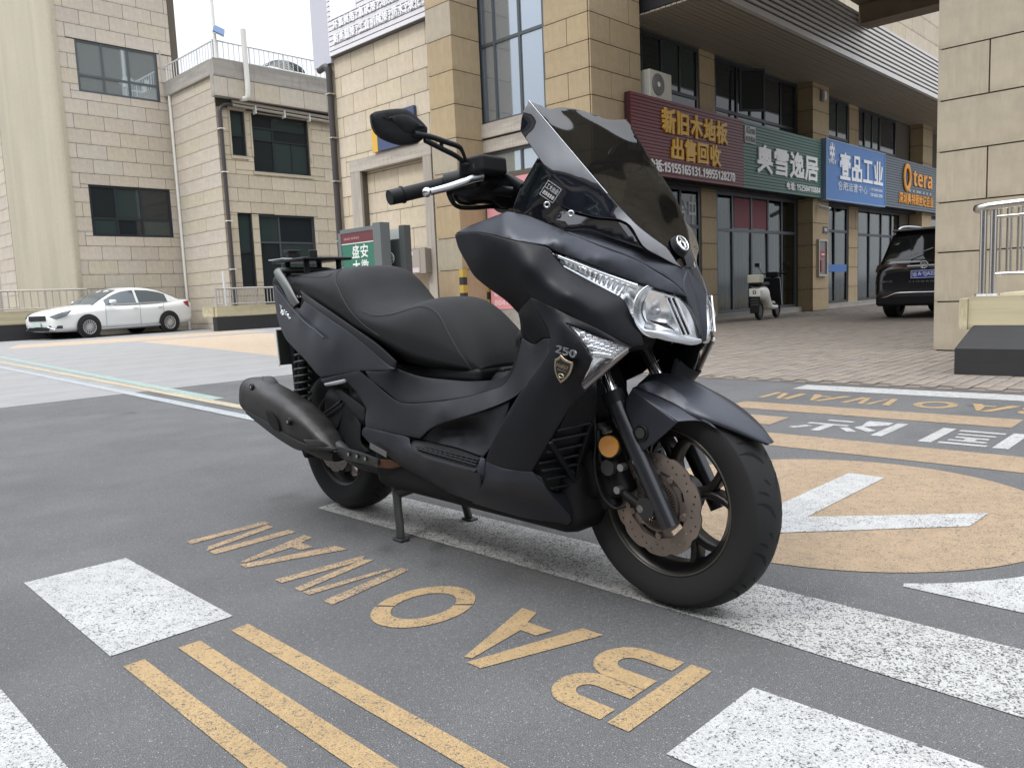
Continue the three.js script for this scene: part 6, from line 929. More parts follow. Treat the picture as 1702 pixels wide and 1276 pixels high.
  const lb = rodGeo([0.504, 0.332, 0.236], [0.581, 0.311, 0.228], 0.004); lb.scale(1, 1, 1); BP('warning_label', (() => { const a = [0.507, 0.333, 0.238], b = [0.586, 0.311, 0.23], d = V3(...b).sub(V3(...a)), g = rbox(d.length(), 0.02, 0.001, 0.0004, 1); g.applyQuaternion(basisQ(d.toArray(), [0, 1, 0.1])); g.translate((a[0] + b[0]) / 2, (a[1] + b[1]) / 2, (a[2] + b[2]) / 2 + 0.004); return g; })(), M2.label);
  // solid insides so that nothing shows through
  const tun = rbox(0.42, 0.30, 0.20, 0.05); tun.translate(0.95, 0.42, 0); BP('centre_tunnel', tun, M2.plasticSoft); const tun2 = rbox(0.9, 0.2, 0.36, 0.05); tun2.translate(0.86, 0.27, 0); BP('frame_tray', tun2, M2.engine); const ub = rbox(0.56, 0.22, 0.27, 0.06); ub.translate(0.55, 0.48, 0); BP('storage_box', ub, M2.engine); const ub2 = rbox(0.6, 0.2, 0.26, 0.07); ub2.rotateZ(-0.35); ub2.translate(0.15, 0.68, 0); BP('storage_box', ub2, M2.engine);
  const tp = shell([[[1.07, 0.672, 0.1], [1.039, 0.624, 0.095], [1.013, 0.579, 0.09], [0.988, 0.552, 0.09]], [[0.93, 0.5, 0], [1.06, 0.56, 0], [1.12, 0.7, 0]]], [], { n: [-0.6, 0.6, 0.5], th: 0.01 }); BOTH('tunnel_top', tp, M2.plasticSoft);
}
// tail -----------------------------------------------------------
const tail = shell([
  [[-0.234, 0.863, 0.152], [-0.226, 0.805, 0.158], [-0.21, 0.744, 0.162], [-0.178, 0.696, 0.166], [-0.136, 0.656, 0.17], [-0.066, 0.622, 0.175], [0.006, 0.591, 0.18], [0.114, 0.533, 0.186], [0.139, 0.527, 0.187]],
  [[0.139, 0.527, 0.187], [0.222, 0.538, 0.19], [0.425, 0.563, 0.2], [0.59, 0.573, 0.203], [0.614, 0.578, 0.202]],
  [[0.614, 0.578, 0.202], [0.58, 0.585, 0.2], [0.459, 0.642, 0.199], [0.325, 0.699, 0.196], [0.251, 0.724, 0.193], [0.115, 0.774, 0.185], [0.037, 0.797, 0.178]],
  [[0.037, 0.797, 0.178], [-0.015, 0.771, 0.172], [-0.115, 0.806, 0.162], [-0.192, 0.855, 0.155], [-0.234, 0.863, 0.152]]],
  [[-0.001, 0.741, 0.182], [0.142, 0.691, 0.198], [0.262, 0.639, 0.206], [0.122, 0.736, 0.183]]);
BOTH('tail_panel', tail, M2.body);
{
  const rim = tubeGeo([[-0.218, 0.861, 0.158], [-0.169, 0.833, 0.164], [-0.098, 0.792, 0.172], [0.014, 0.742, 0.19], [0.093, 0.711, 0.2], [0.158, 0.691, 0.207], [0.215, 0.668, 0.211]], 0.003, 6, 60); BOTH('tail_crease', rim, M2.body);
  const strip = shell([[[-0.012, 0.837, 0.166], [0.121, 0.792, 0.178], [0.246, 0.751, 0.188], [0.391, 0.698, 0.194], [0.521, 0.648, 0.197], [0.616, 0.599, 0.199]], [[0.616, 0.599, 0.199], [0.611, 0.579, 0.2], [0.586, 0.585, 0.202]], [[0.586, 0.585, 0.202], [0.462, 0.643, 0.201], [0.328, 0.7, 0.198], [0.255, 0.725, 0.195], [0.118, 0.775, 0.187], [0.035, 0.799, 0.179]], [[0.035, 0.799, 0.179], [-0.012, 0.837, 0.166]]], [], { g: 0.012 }); BOTH('seat_base_strip', strip, M2.plastic);
  // grab rails and the rear bridge
  const rail = []; const path = [[-0.044, 0.78, 0.166], [-0.068, 0.809, 0.168], [-0.103, 0.844, 0.165], [-0.147, 0.875, 0.158], [-0.19, 0.9, 0.15], [-0.221, 0.916, 0.14]]; for (let i = 0; i <= 18; i++) { const p = catmull(path, i / 18), w = lerp(0.026, 0.020, i / 18), h = lerp(0.008, 0.014, i / 18), ring = []; for (let j = 0; j < 12; j++) { const a = (j / 12) * 6.2832; ring.push([p[0] + Math.cos(a) * w * 0.9, p[1] + Math.cos(a) * w * 0.45, p[2] + Math.sin(a) * h]); } rail.push(ring); } BOTH('grab_rail', loftGeo(rail), M2.rail);
  const e = path[5]; BP('grab_rail', (() => { const rr = []; for (let i = 0; i <= 16; i++) { const t = lerp(-1, 1, i / 16), x = e[0] - 0.05 * (1 - t * t), ring = []; for (let j = 0; j < 12; j++) { const a = (j / 12) * 6.2832; ring.push([x + Math.cos(a) * 0.024, e[1] + 0.004 * (1 - t * t) + Math.sin(a) * 0.012, t * e[2]]); } rr.push(ring); } return loftGeo(rr); })(), M2.rail);
  const tb = rbox(0.34, 0.07, 0.24, 0.03); tb.rotateZ(-0.12); tb.translate(-0.16, 0.855, 0); BP('tail_deck', tb, M2.plastic);
  // flat top-box plate on posts
  BP('luggage_plate', (() => { const g = rbox(0.26, 0.012, 0.21, 0.005); g.translate(-0.205, 0.955, 0); return g; })(), M2.bodyDark); BP('plate_edge', (() => { const g = rbox(0.12, 0.004, 0.21, 0.0015); g.translate(-0.30, 0.964, 0); return g; })(), M2.alu);
  for (const [x, z] of [[-0.27, 0.07], [-0.27, -0.07], [-0.12, 0.07], [-0.12, -0.07]]) BP('plate_post', rodGeo([x, 0.87, z], [x, 0.95, z], 0.011), M2.plastic);
  BP('plate_latch', (() => { const a = rbox(0.035, 0.03, 0.05, 0.006), b = rbox(0.045, 0.009, 0.06, 0.003); a.translate(-0.26, 0.972, 0.05); b.translate(-0.26, 0.993, 0.05); return merge([a, b]); })(), M2.plastic); BP('plate_latch', (() => { const a = rbox(0.02, 0.03, 0.03, 0.004); a.translate(-0.085, 0.972, 0.06); return a; })(), M2.plastic);
  // tail lamp, rear mudguard and plate carrier
  BP('tail_lamp', (() => { const g = rbox(0.05, 0.11, 0.22, 0.03, 3); g.rotateZ(0.35); g.translate(-0.262, 0.76, 0); return g; })(), phys([0.25, 0.01, 0.012], 0.15));
  BP('rear_mudguard', (() => { const a = rbox(0.03, 0.36, 0.19, 0.012); a.rotateZ(0.08); a.translate(-0.245, 0.56, 0); const b = rbox(0.2, 0.03, 0.17, 0.012); b.rotateZ(0.25); b.translate(-0.2, 0.68, 0); return merge([a, b]); })(), M2.plastic); BP('licence_plate', (() => { const g = rbox(0.006, 0.14, 0.23, 0.003); g.rotateZ(0.08); g.translate(-0.272, 0.62, 0.02); return g; })(), M2.cast); BP('plate_rim', (() => { const g = rbox(0.008, 0.145, 0.006, 0.002); g.rotateZ(0.08); g.translate(-0.272, 0.62, 0.138); return g; })(), M.plastWhite); BP('plate_face', (() => { const g = rbox(0.003, 0.135, 0.225, 0.001); g.rotateZ(0.08); g.translate(-0.277, 0.62, 0.02); return g; })(), M.plastWhite);
}
// seat -----------------------------------------------------------
{
  // f, top, half width, bottom, fullness
  const K = [[-0.195, 0.888, 0.075, 0.862, 0.9], [-0.175, 0.899, 0.115, 0.848, 0.75], [-0.10, 0.905, 0.138, 0.83, 0.6], [0.0, 0.906, 0.158, 0.802, 0.55], [0.10, 0.906, 0.172, 0.774, 0.55], [0.19, 0.910, 0.182, 0.745, 0.6], [0.26, 0.908, 0.186, 0.725, 0.68], [0.31, 0.880, 0.188, 0.71, 0.72], [0.36, 0.822, 0.189, 0.69, 0.66], [0.41, 0.783, 0.19, 0.675, 0.55], [0.48, 0.768, 0.191, 0.652, 0.52], [0.55, 0.770, 0.189, 0.625, 0.54], [0.62, 0.783, 0.182, 0.600, 0.62], [0.68, 0.790, 0.172, 0.588, 0.7], [0.74, 0.776, 0.163, 0.581, 0.74], [0.80, 0.738, 0.156, 0.578, 0.76], [0.86, 0.683, 0.148, 0.576, 0.76], [0.905, 0.628, 0.138, 0.575, 0.74], [0.925, 0.590, 0.128, 0.574, 0.7]];
  const rings = [], n = 40; for (let i = 0; i <= 90; i++) { const [f, t, w, b, e] = catmull(K, i / 90), ring = []; for (let j = 0; j <= n; j++) { const a = Math.PI * (j / n), c = Math.cos(a), s = Math.sin(a); ring.push([f, b + (t - b) * Math.pow(s, e), Math.sign(c) * w * Math.pow(Math.abs(c), 0.62) * (0.93 + 0.07 * Math.min(1, 3 * s))]); } rings.push(ring); }
  const g = loftGeo(rings); BP('seat', g, M2.seat);
  const at = (f, side, h) => { let i = 0; while (i < 89 && rings[i + 1][0][0] < f) i++; const u = clamp((f - rings[i][0][0]) / (rings[i + 1][0][0] - rings[i][0][0] || 1), 0, 1), j = Math.round(h * n / 2), q = side > 0 ? j : n - j; return rings[i][q].map((v, k) => lerp(v, rings[i + 1][q][k], u) + (k === 1 ? 0.0012 : k === 2 ? side * 0.0012 : 0)); };
  const seam = (list) => { for (const d of [0, 0.006]) BP('stitching', tubeGeo(list.map(([f, h, s]) => at(f + d, s, h)), 0.0008, 5, list.length * 10), M2.thread); };
  for (const s of [1, -1]) { seam([[0.17, 0.98, s], [0.19, 0.7, s], [0.22, 0.45, s], [0.27, 0.30, s], [0.34, 0.2, s], [0.42, 0.1, s], [0.5, 0.03, s]]); seam([[0.40, 0.35, s], [0.48, 0.40, s], [0.56, 0.48, s], [0.63, 0.58, s], [0.68, 0.62, s], [0.74, 0.55, s], [0.80, 0.40, s], [0.85, 0.24, s], [0.88, 0.08, s], [0.89, 0.02, s]]); seam([[-0.17, 0.5, s], [-0.1, 0.46, s], [0.0, 0.44, s], [0.1, 0.44, s], [0.16, 0.5, s], [0.18, 0.7, s]]); }
  const hinge = rbox(0.06, 0.04, 0.12, 0.01); hinge.translate(0.92, 0.56, 0); BP('seat_hinge', hinge, M2.plastic); const sb = rbox(0.42, 0.05, 0.27, 0.02); sb.translate(0.72, 0.562, 0); BP('seat_pan', sb, M2.plastic);
}
// handlebar -----------------------------------------------------------
{
  const h = new THREE.Group(); h.name = 'handlebar'; bike.add(h);
  const ge = [0.912, 1.048, 0.395], gm = [0.918, 1.056, 0.36], gi = [0.948, 1.086, 0.24], ci = [1.011, 1.1, 0.17];
  for (const s of [1, -1]) { const q = (p) => (s > 0 ? p : flipZ(p)); mesh('bar_end', rodGeo(q(ge), q(gm), 0.0195, 0.0205, 24), M2.plastic, h); mesh('grip_ring', rodGeo(q(gm), q(gm.map((v, i) => lerp(v, gi[i], 0.03))), 0.0225, undefined, 24), M2.plastic, h); mesh('grip', rodGeo(q(gm), q(gi), 0.0185, 0.0195, 24), M2.plasticSoft, h); mesh('switch_housing', rodGeo(q(gi), q(gi.map((v, i) => lerp(v, ci[i], 0.5))), 0.028, 0.03, 20), M2.plastic, h); mesh('bar', rodGeo(q(gi), q([1.06, 1.06, 0.1]), 0.014), M2.plastic, h);
    const rings = []; const lp = [[1.027, 1.097, 0.2], [1.019, 1.09, 0.225], [1.012, 1.081, 0.25], [0.99, 1.067, 0.29], [0.962, 1.055, 0.335]]; for (let i = 0; i <= 20; i++) { const t = i / 20, p = catmull(lp, t), w = lerp(0.013, 0.0075, t), d = lerp(0.009, 0.0055, t), ring = []; for (let j = 0; j < 12; j++) { const a = (j / 12) * 6.2832; ring.push(q([p[0] + 0.03 + Math.cos(a) * d, p[1] + Math.sin(a) * w, p[2] + Math.cos(a) * d * 0.4])); } rings.push(ring); } mesh('brake_lever', loftGeo(rings), M2.alu, h); const ball = new THREE.SphereGeometry(0.0125, 20, 14); const bp = q(lp[4]); ball.translate(bp[0] + 0.03, bp[1], bp[2]); mesh('lever_ball', ball, M2.alu, h);
    const box1 = rbox(0.085, 0.046, 0.1, 0.01); const rp = q([1.043, 1.122, 0.185]); box1.rotateY(s * 0.1); box1.rotateZ(0.05); box1.translate(...rp); mesh('fluid_reservoir', box1, M2.plasticSoft, h); const gl = new THREE.CylinderGeometry(0.0095, 0.0095, 0.012, 20); gl.rotateX(Math.PI / 2); gl.rotateY(0.75); gl.translate(...q([1.063, 1.119, 0.225])); mesh('sight_glass', gl, M2.cast, h);
    const perch = rbox(0.05, 0.05, 0.05, 0.01); perch.translate(...q([1.015, 1.093, 0.19])); mesh('lever_perch', perch, M2.plastic, h); }
  const cov = shell([[[1.004, 1.104, 0.2], [1.025, 1.115, 0.17], [1.046, 1.12, 0.14], [1.046, 1.108, 0.1], [1.05, 1.078, 0.05]], [[1.05, 1.078, 0.05], [1.043, 1.031, 0.05], [1.012, 1.024, 0.06]], [[1.012, 1.024, 0.06], [1.014, 1.027, 0.1], [1.018, 1.046, 0.14], [0.995, 1.047, 0.2], [0.973, 1.061, 0.235], [0.962, 1.078, 0.24]], [[0.962, 1.078, 0.24], [0.981, 1.088, 0.22], [1.004, 1.104, 0.2]]], [[1.054, 1.069, 0.19]], { th: 0.07, n: [0.8, 0.1, 0.55] }); mesh('bar_cover', cov, M2.plastic, h); mesh('bar_cover', mirrorZ(cov), M2.plastic, h);
  for (const [pts, r] of [[[[0.954, 1.064, 0.235], [0.961, 1.043, 0.23], [0.952, 1.029, 0.2], [0.97, 1.026, 0.16], [0.984, 1.03, 0.11], [1.009, 1.026, 0.07]], 0.006], [[[0.97, 1.054, 0.225], [0.963, 1.04, 0.205], [0.964, 1.037, 0.17], [0.986, 1.042, 0.14], [0.997, 1.034, 0.08]], 0.0045]]) { mesh('cable', tubeGeo(pts, r, 8, 60), M2.plastic, h); }
  mesh('screen_stay', rodGeo([1.046, 1.11, 0.12], [1.146, 1.061, 0.14], 0.009, 0.012), M2.plastic, h); mesh('stay_bolt', (() => { const g = new THREE.SphereGeometry(0.0075, 12, 10); g.translate(...[1.045, 1.119, 0.12]); return g; })(), std([0.02, 0.09, 0.03], 0.3), h); mesh('stay_bolt', rodGeo([1.045, 1.116, 0.12], [1.056, 1.092, 0.12], 0.006), M2.cast, h);
  const st = rbox(0.14, 0.14, 0.16, 0.04); st.translate(1.09, 0.98, 0); mesh('steering_cover', st, M2.plastic, h); const dash = rbox(0.05, 0.13, 0.26, 0.02); dash.rotateZ(0.6); dash.translate(1.2, 1.0, 0); mesh('dashboard', dash, M2.plastic, h);
}
for (const s of [1, -1]) {
  const q = (p) => (s > 0 ? p : flipZ(p)), m = new THREE.Group(); m.name = 'mirror'; bike.add(m);
  const prof = [[90, 150], [105, 135], [130, 128], [270, 108], [390, 104], [430, 120], [590, 268], [597, 290], [588, 330], [560, 365], [510, 398], [400, 420], [330, 412], [170, 345], [118, 285], [95, 205]];
  const zz = (u) => lerp(0.505, 0.36, (u - 90) / 500); const P = [[1.016, 1.224, 0.505], [1.016, 1.229, 0.5], [1.017, 1.231, 0.493], [1.026, 1.24, 0.453], [1.032, 1.244, 0.418], [1.034, 1.241, 0.406], [1.042, 1.205, 0.36], [1.042, 1.199, 0.358], [1.04, 1.189, 0.36], [1.036, 1.179, 0.368], [1.033, 1.169, 0.383], [1.025, 1.162, 0.415], [1.02, 1.163, 0.435], [1.014, 1.177, 0.482], [1.013, 1.191, 0.497], [1.015, 1.21, 0.504]];
  const sh = shell([[...P, P[0]]], [], { n: [0.93, 0.05, 0.36], th: 0.02, bevel: 0.008, g: 0.014 });
  const back = shell([[[1.016, 1.22, 0.48], [1.031, 1.231, 0.415], [1.041, 1.203, 0.366]], [[1.041, 1.203, 0.366], [1.033, 1.195, 0.385], [1.029, 1.185, 0.41], [1.02, 1.2, 0.442], [1.016, 1.22, 0.48]]].map((g2) => g2.map((p) => [p[0] + 0.005, p[1], p[2] + 0.002])), [], { n: [0.93, 0.05, 0.36], th: 0.03, bevel: 0.008, g: 0.014 });
  const F = (g) => (s > 0 ? g : mirrorZ(g)); mesh('mirror_shell', F(sh), M2.plastic, m); mesh('mirror_back', F(back), M2.plastic, m);
  const arm = (pts, r) => { const rr = []; for (let i = 0; i <= 24; i++) { const p = catmull(pts, i / 24), ring = []; for (let j = 0; j < 10; j++) { const a = (j / 10) * 6.2832; ring.push(q([p[0] + Math.cos(a) * r, p[1] + Math.sin(a) * r * 1.15, p[2]])); } rr.push(ring); } return loftGeo(rr); };
  mesh('stalk', arm([[1.039, 1.185, 0.4], [1.04, 1.182, 0.35], [1.04, 1.174, 0.3], [1.037, 1.169, 0.265], [1.036, 1.161, 0.25], [1.034, 1.132, 0.235]], 0.0062), M2.plastic, m); mesh('stalk', arm([[1.039, 1.173, 0.37], [1.036, 1.159, 0.32], [1.032, 1.146, 0.27], [1.027, 1.134, 0.24]], 0.006), M2.plastic, m); mesh('stalk_tie', rodGeo(q([1.035, 1.175, 0.315]), q([1.036, 1.163, 0.315]), 0.005), M2.plastic, m); mesh('stalk_base', rodGeo(q([1.032, 1.135, 0.235]), q([1.013, 1.105, 0.215]), 0.017, 0.022, 18), M2.plasticSoft, m);
  mesh('glass', F(shell([P.map((p, i) => p.map((v, k) => lerp([0.97, 1.21, 0.43][k], v, 0.94) - [0.022, 0, 0.008][k])).concat([P[0].map((v, k) => lerp([0.97, 1.21, 0.43][k], v, 0.94) - [0.022, 0, 0.008][k])])], [], { n: [-0.93, -0.05, -0.36], th: 0.002, bevel: 0.001 })), M2.chrome, m);
}
// badges -----------------------------------------------------------
{
  const q = basisQ(V3(...[1.443, 0.637, 0.272]).sub(V3(...[1.368, 0.654, 0.278])).toArray(), [0.05, 1, 0.0]);
  const b = textGeo('250', 'sans_bold', 0.018, 0.058, 0.004); const m = BP('number_badge', b, M2.alu); m.quaternion.copy(q); m.position.set(...[1.372, 0.653, 0.281]); m.rotateX(-0.0);
  const e = new THREE.Group(); e.name = 'shield_badge'; bike.add(e); e.quaternion.copy(q); e.position.set(...[1.397, 0.614, 0.286]);
  const shp = (k) => { const s = new THREE.Shape(); s.moveTo(-0.024 * k, 0.019 * k); s.quadraticCurveTo(-0.014 * k, 0.024 * k, -0.011 * k, 0.031 * k); s.quadraticCurveTo(0.004 * k, 0.022 * k, 0.024 * k, 0.023 * k); s.quadraticCurveTo(0.028 * k, -0.008 * k, 0.0, -0.030 * k); s.quadraticCurveTo(-0.027 * k, -0.012 * k, -0.024 * k, 0.019 * k); return s; };
  const a = new THREE.ExtrudeGeometry(shp(1.0), { depth: 0.003, bevelEnabled: true, bevelSize: 0.001, bevelThickness: 0.001, bevelSegments: 2 }); mesh('frame', a, M2.gold, e); const c = new THREE.ExtrudeGeometry(shp(0.84), { depth: 0.0046, bevelEnabled: false }); mesh('field', c, M2.gloss, e);
  const t1 = textGeo('FAMILY', 'sans_bold', 0.0085, 0.034, 0.001); t1.translate(-0.017, 0.004, 0.0047); mesh('lettering', t1, M2.gold, e); const t2 = textGeo('Sport Club', 'serif_bold', 0.005, 0.026, 0.001); t2.translate(-0.013, -0.004, 0.0047); mesh('lettering', t2, M2.gold, e); const o = new THREE.TorusGeometry(0.0055, 0.0012, 6, 20); o.scale(1.3, 0.8, 1); o.translate(0, -0.014, 0.005); mesh('ring', o, M2.gold, e);
  const q2 = basisQ(V3(...[-0.018, 0.738, 0.2]).sub(V3(...[-0.133, 0.771, 0.178])).toArray(), [0.05, 1, 0.1]);
  const w = new THREE.Group(); w.name = 'script_badge'; bike.add(w); w.quaternion.copy(q2); w.position.set(...[-0.12, 0.761, 0.186]); const x = textGeo('X', 'serif_bold', 0.026, 0.022, 0.003); x.translate(-0.006, -0.006, 0); w.scale.setScalar(1.35); mesh('lettering', x, M2.chrome, w); const r = textGeo('citing', 'sans_bold', 0.014, 0.062, 0.003); r.translate(0.016, 0, 0); mesh('lettering', r, M2.chrome, w);
}
// exhaust, rear suspension, engine, stands -----------------------------------------------------------
{
  const ex = new THREE.Group(); ex.name = 'exhaust'; bike.add(ex);
  const a = [-0.383, 0.438, 0.245], b = [0.3, 0.309, 0.235]; // axis ends near rear face and nose
  const A = V3(-0.30, 0.448, 0.235), B = V3(0.285, 0.312, 0.222), D = B.clone().sub(A).normalize(), Up = V3(0, 1, 0).addScaledVector(D, -D.y).normalize(), Rt = D.clone().cross(Up);
  const K = [[-0.012, 0.046, 0.044, 0], [0.0, 0.062, 0.058, 0], [0.03, 0.071, 0.066, 0], [0.15, 0.074, 0.068, 0], [0.30, 0.076, 0.068, -0.004], [0.42, 0.069, 0.063, -0.012], [0.5, 0.056, 0.055, -0.022], [0.56, 0.041, 0.044, -0.032], [0.61, 0.020, 0.028, -0.042]];
  const ring = ([d, hh, ww, dy], n = 36, k = 1) => Array.from({ length: n }, (_, j) => { const t = (j / n) * 6.2832, c = Math.cos(t), s = Math.sin(t), p = A.clone().addScaledVector(D, d).addScaledVector(Up, dy + hh * k * Math.sign(s) * Math.pow(Math.abs(s), 0.66)).addScaledVector(Rt, ww * k * Math.sign(c) * Math.pow(Math.abs(c), 0.66)); return p.toArray(); });
  mesh('silencer', loftGeo(Array.from({ length: 40 }, (_, i) => ring(catmull(K, i / 39)))), M2.muffler, ex);
  mesh('end_cap', loftGeo([[-0.03, 0.04, 0.04, 0], [-0.024, 0.052, 0.05, 0], [-0.004, 0.0655, 0.0615, 0], [0.006, 0.067, 0.063, 0]].map((k) => ring(k))), M2.mufflerDark, ex);
  mesh('outlet', (() => { const g = new THREE.TorusGeometry(0.018, 0.004, 8, 24); g.applyQuaternion(new THREE.Quaternion().setFromUnitVectors(V3(0, 0, 1), D)); g.translate(...A.clone().addScaledVector(D, -0.032).toArray()); return g; })(), M2.cast, ex);
  // lower guard, dark window in the shield, top heat shield, bolts
  const G = (s) => s; mesh('guard', shell([[[-0.251, 0.396, 0.3], [-0.071, 0.362, 0.3], [0.058, 0.331, 0.298], [0.196, 0.307, 0.292], [0.336, 0.307, 0.27]], [[0.336, 0.307, 0.27], [0.317, 0.297, 0.268]], [[0.317, 0.297, 0.268], [0.181, 0.288, 0.285], [0.116, 0.279, 0.285], [-0, 0.303, 0.292], [-0.119, 0.338, 0.296], [-0.258, 0.38, 0.296]]], [], { th: 0.03 }), M2.mufflerDark, ex);
  mesh('shield_window', shell([[[-0.076, 0.41, 0.303], [-0.024, 0.398, 0.303], [0.018, 0.364, 0.303], [0.021, 0.338, 0.302]], [[0.021, 0.338, 0.302], [-0.034, 0.347, 0.302], [-0.066, 0.369, 0.302], [-0.076, 0.41, 0.303]]], [], { th: 0.004, g: 0.01 }), M2.engine, ex);
  mesh('front_slot', shell([[[0.168, 0.325, 0.292], [0.274, 0.329, 0.283], [0.312, 0.314, 0.272]], [[0.312, 0.314, 0.272], [0.256, 0.308, 0.283], [0.192, 0.306, 0.29], [0.168, 0.325, 0.292]]], [], { th: 0.004, g: 0.012 }), M2.mufflerDark, ex);
  mesh('top_shield', shell([[[-0.248, 0.518, 0.225], [-0.201, 0.516, 0.2], [-0.159, 0.469, 0.19]], [[-0.159, 0.469, 0.19], [-0.183, 0.494, 0.215], [-0.207, 0.5, 0.235], [-0.248, 0.518, 0.225]]], [], { n: [0.2, 0.8, 0.5], th: 0.012 }), M2.mufflerDark, ex);
  for (const p of [[-0.199, 0.485, 0.29], [0.091, 0.381, 0.3]]) { const d = new THREE.CylinderGeometry(0.012, 0.014, 0.01, 20); d.rotateX(Math.PI / 2); d.translate(...p); mesh('bolt_recess', d, M2.plastic, ex); const d2 = new THREE.CylinderGeometry(0.006, 0.006, 0.012, 12); d2.rotateX(Math.PI / 2); d2.translate(...p); mesh('bolt', d2, M2.bolt, ex); }
  mesh('downpipe', tubeGeo([[0.26, 0.30, 0.21], [0.36, 0.255, 0.2], [0.5, 0.225, 0.12], [0.62, 0.23, 0.06]], 0.020, 14, 40), M2.mufflerDark, ex);
  const br = shell([[[0.295, 0.305, 0.235], [0.41, 0.3, 0.23], [0.522, 0.288, 0.225]], [[0.522, 0.288, 0.225], [0.514, 0.266, 0.222]], [[0.514, 0.266, 0.222], [0.412, 0.261, 0.226], [0.304, 0.268, 0.232], [0.274, 0.283, 0.235]]], [], { th: 0.012 }); mesh('bracket', br, M2.cast, ex);
  for (const p of [[0.368, 0.288, 0.237], [0.414, 0.286, 0.234], [0.459, 0.283, 0.231]]) { const d = new THREE.CylinderGeometry(0.0085, 0.0085, 0.006, 16); d.rotateX(Math.PI / 2); d.translate(...p); mesh('bracket_hole', d, M2.gloss, ex); const e = new THREE.CylinderGeometry(0.0055, 0.0055, 0.008, 12); e.rotateX(Math.PI / 2); e.translate(p[0] + 0.002, p[1] - 0.001, p[2]); mesh('bracket_bolt', e, M2.bolt, ex); }
  BP('footrest', shell([[[0.504, 0.282, 0.215], [0.57, 0.284, 0.2], [0.597, 0.268, 0.19]], [[0.597, 0.268, 0.19], [0.547, 0.255, 0.195], [0.496, 0.255, 0.21]]], [], { th: 0.012 }), M2.rust);
}
for (const s of [1, -1]) { const q = (p) => (s > 0 ? p : flipZ(p)), g = new THREE.Group(); g.name = 'shock_absorber'; bike.add(g); const t = q([-0.065, 0.66, 0.135]), b = q([-0.12, 0.36, 0.135]); mesh('damper', rodGeo(t, b, 0.019), M2.plastic, g); const d = V3(...b).sub(V3(...t)), pts = []; for (let i = 0; i <= 200; i++) { const u = i / 200, a = u * 6.2832 * 11; pts.push([t[0] + d.x * u + Math.cos(a) * 0.03, t[1] + d.y * u, t[2] + Math.sin(a) * 0.03]); } mesh('spring', tubeGeo(pts, 0.0048, 6, 420), M2.cast, g); mesh('mount', rodGeo([t[0] + 0.01, t[1] + 0.03, t[2]], [t[0], t[1], t[2]], 0.03), M2.plastic, g); }
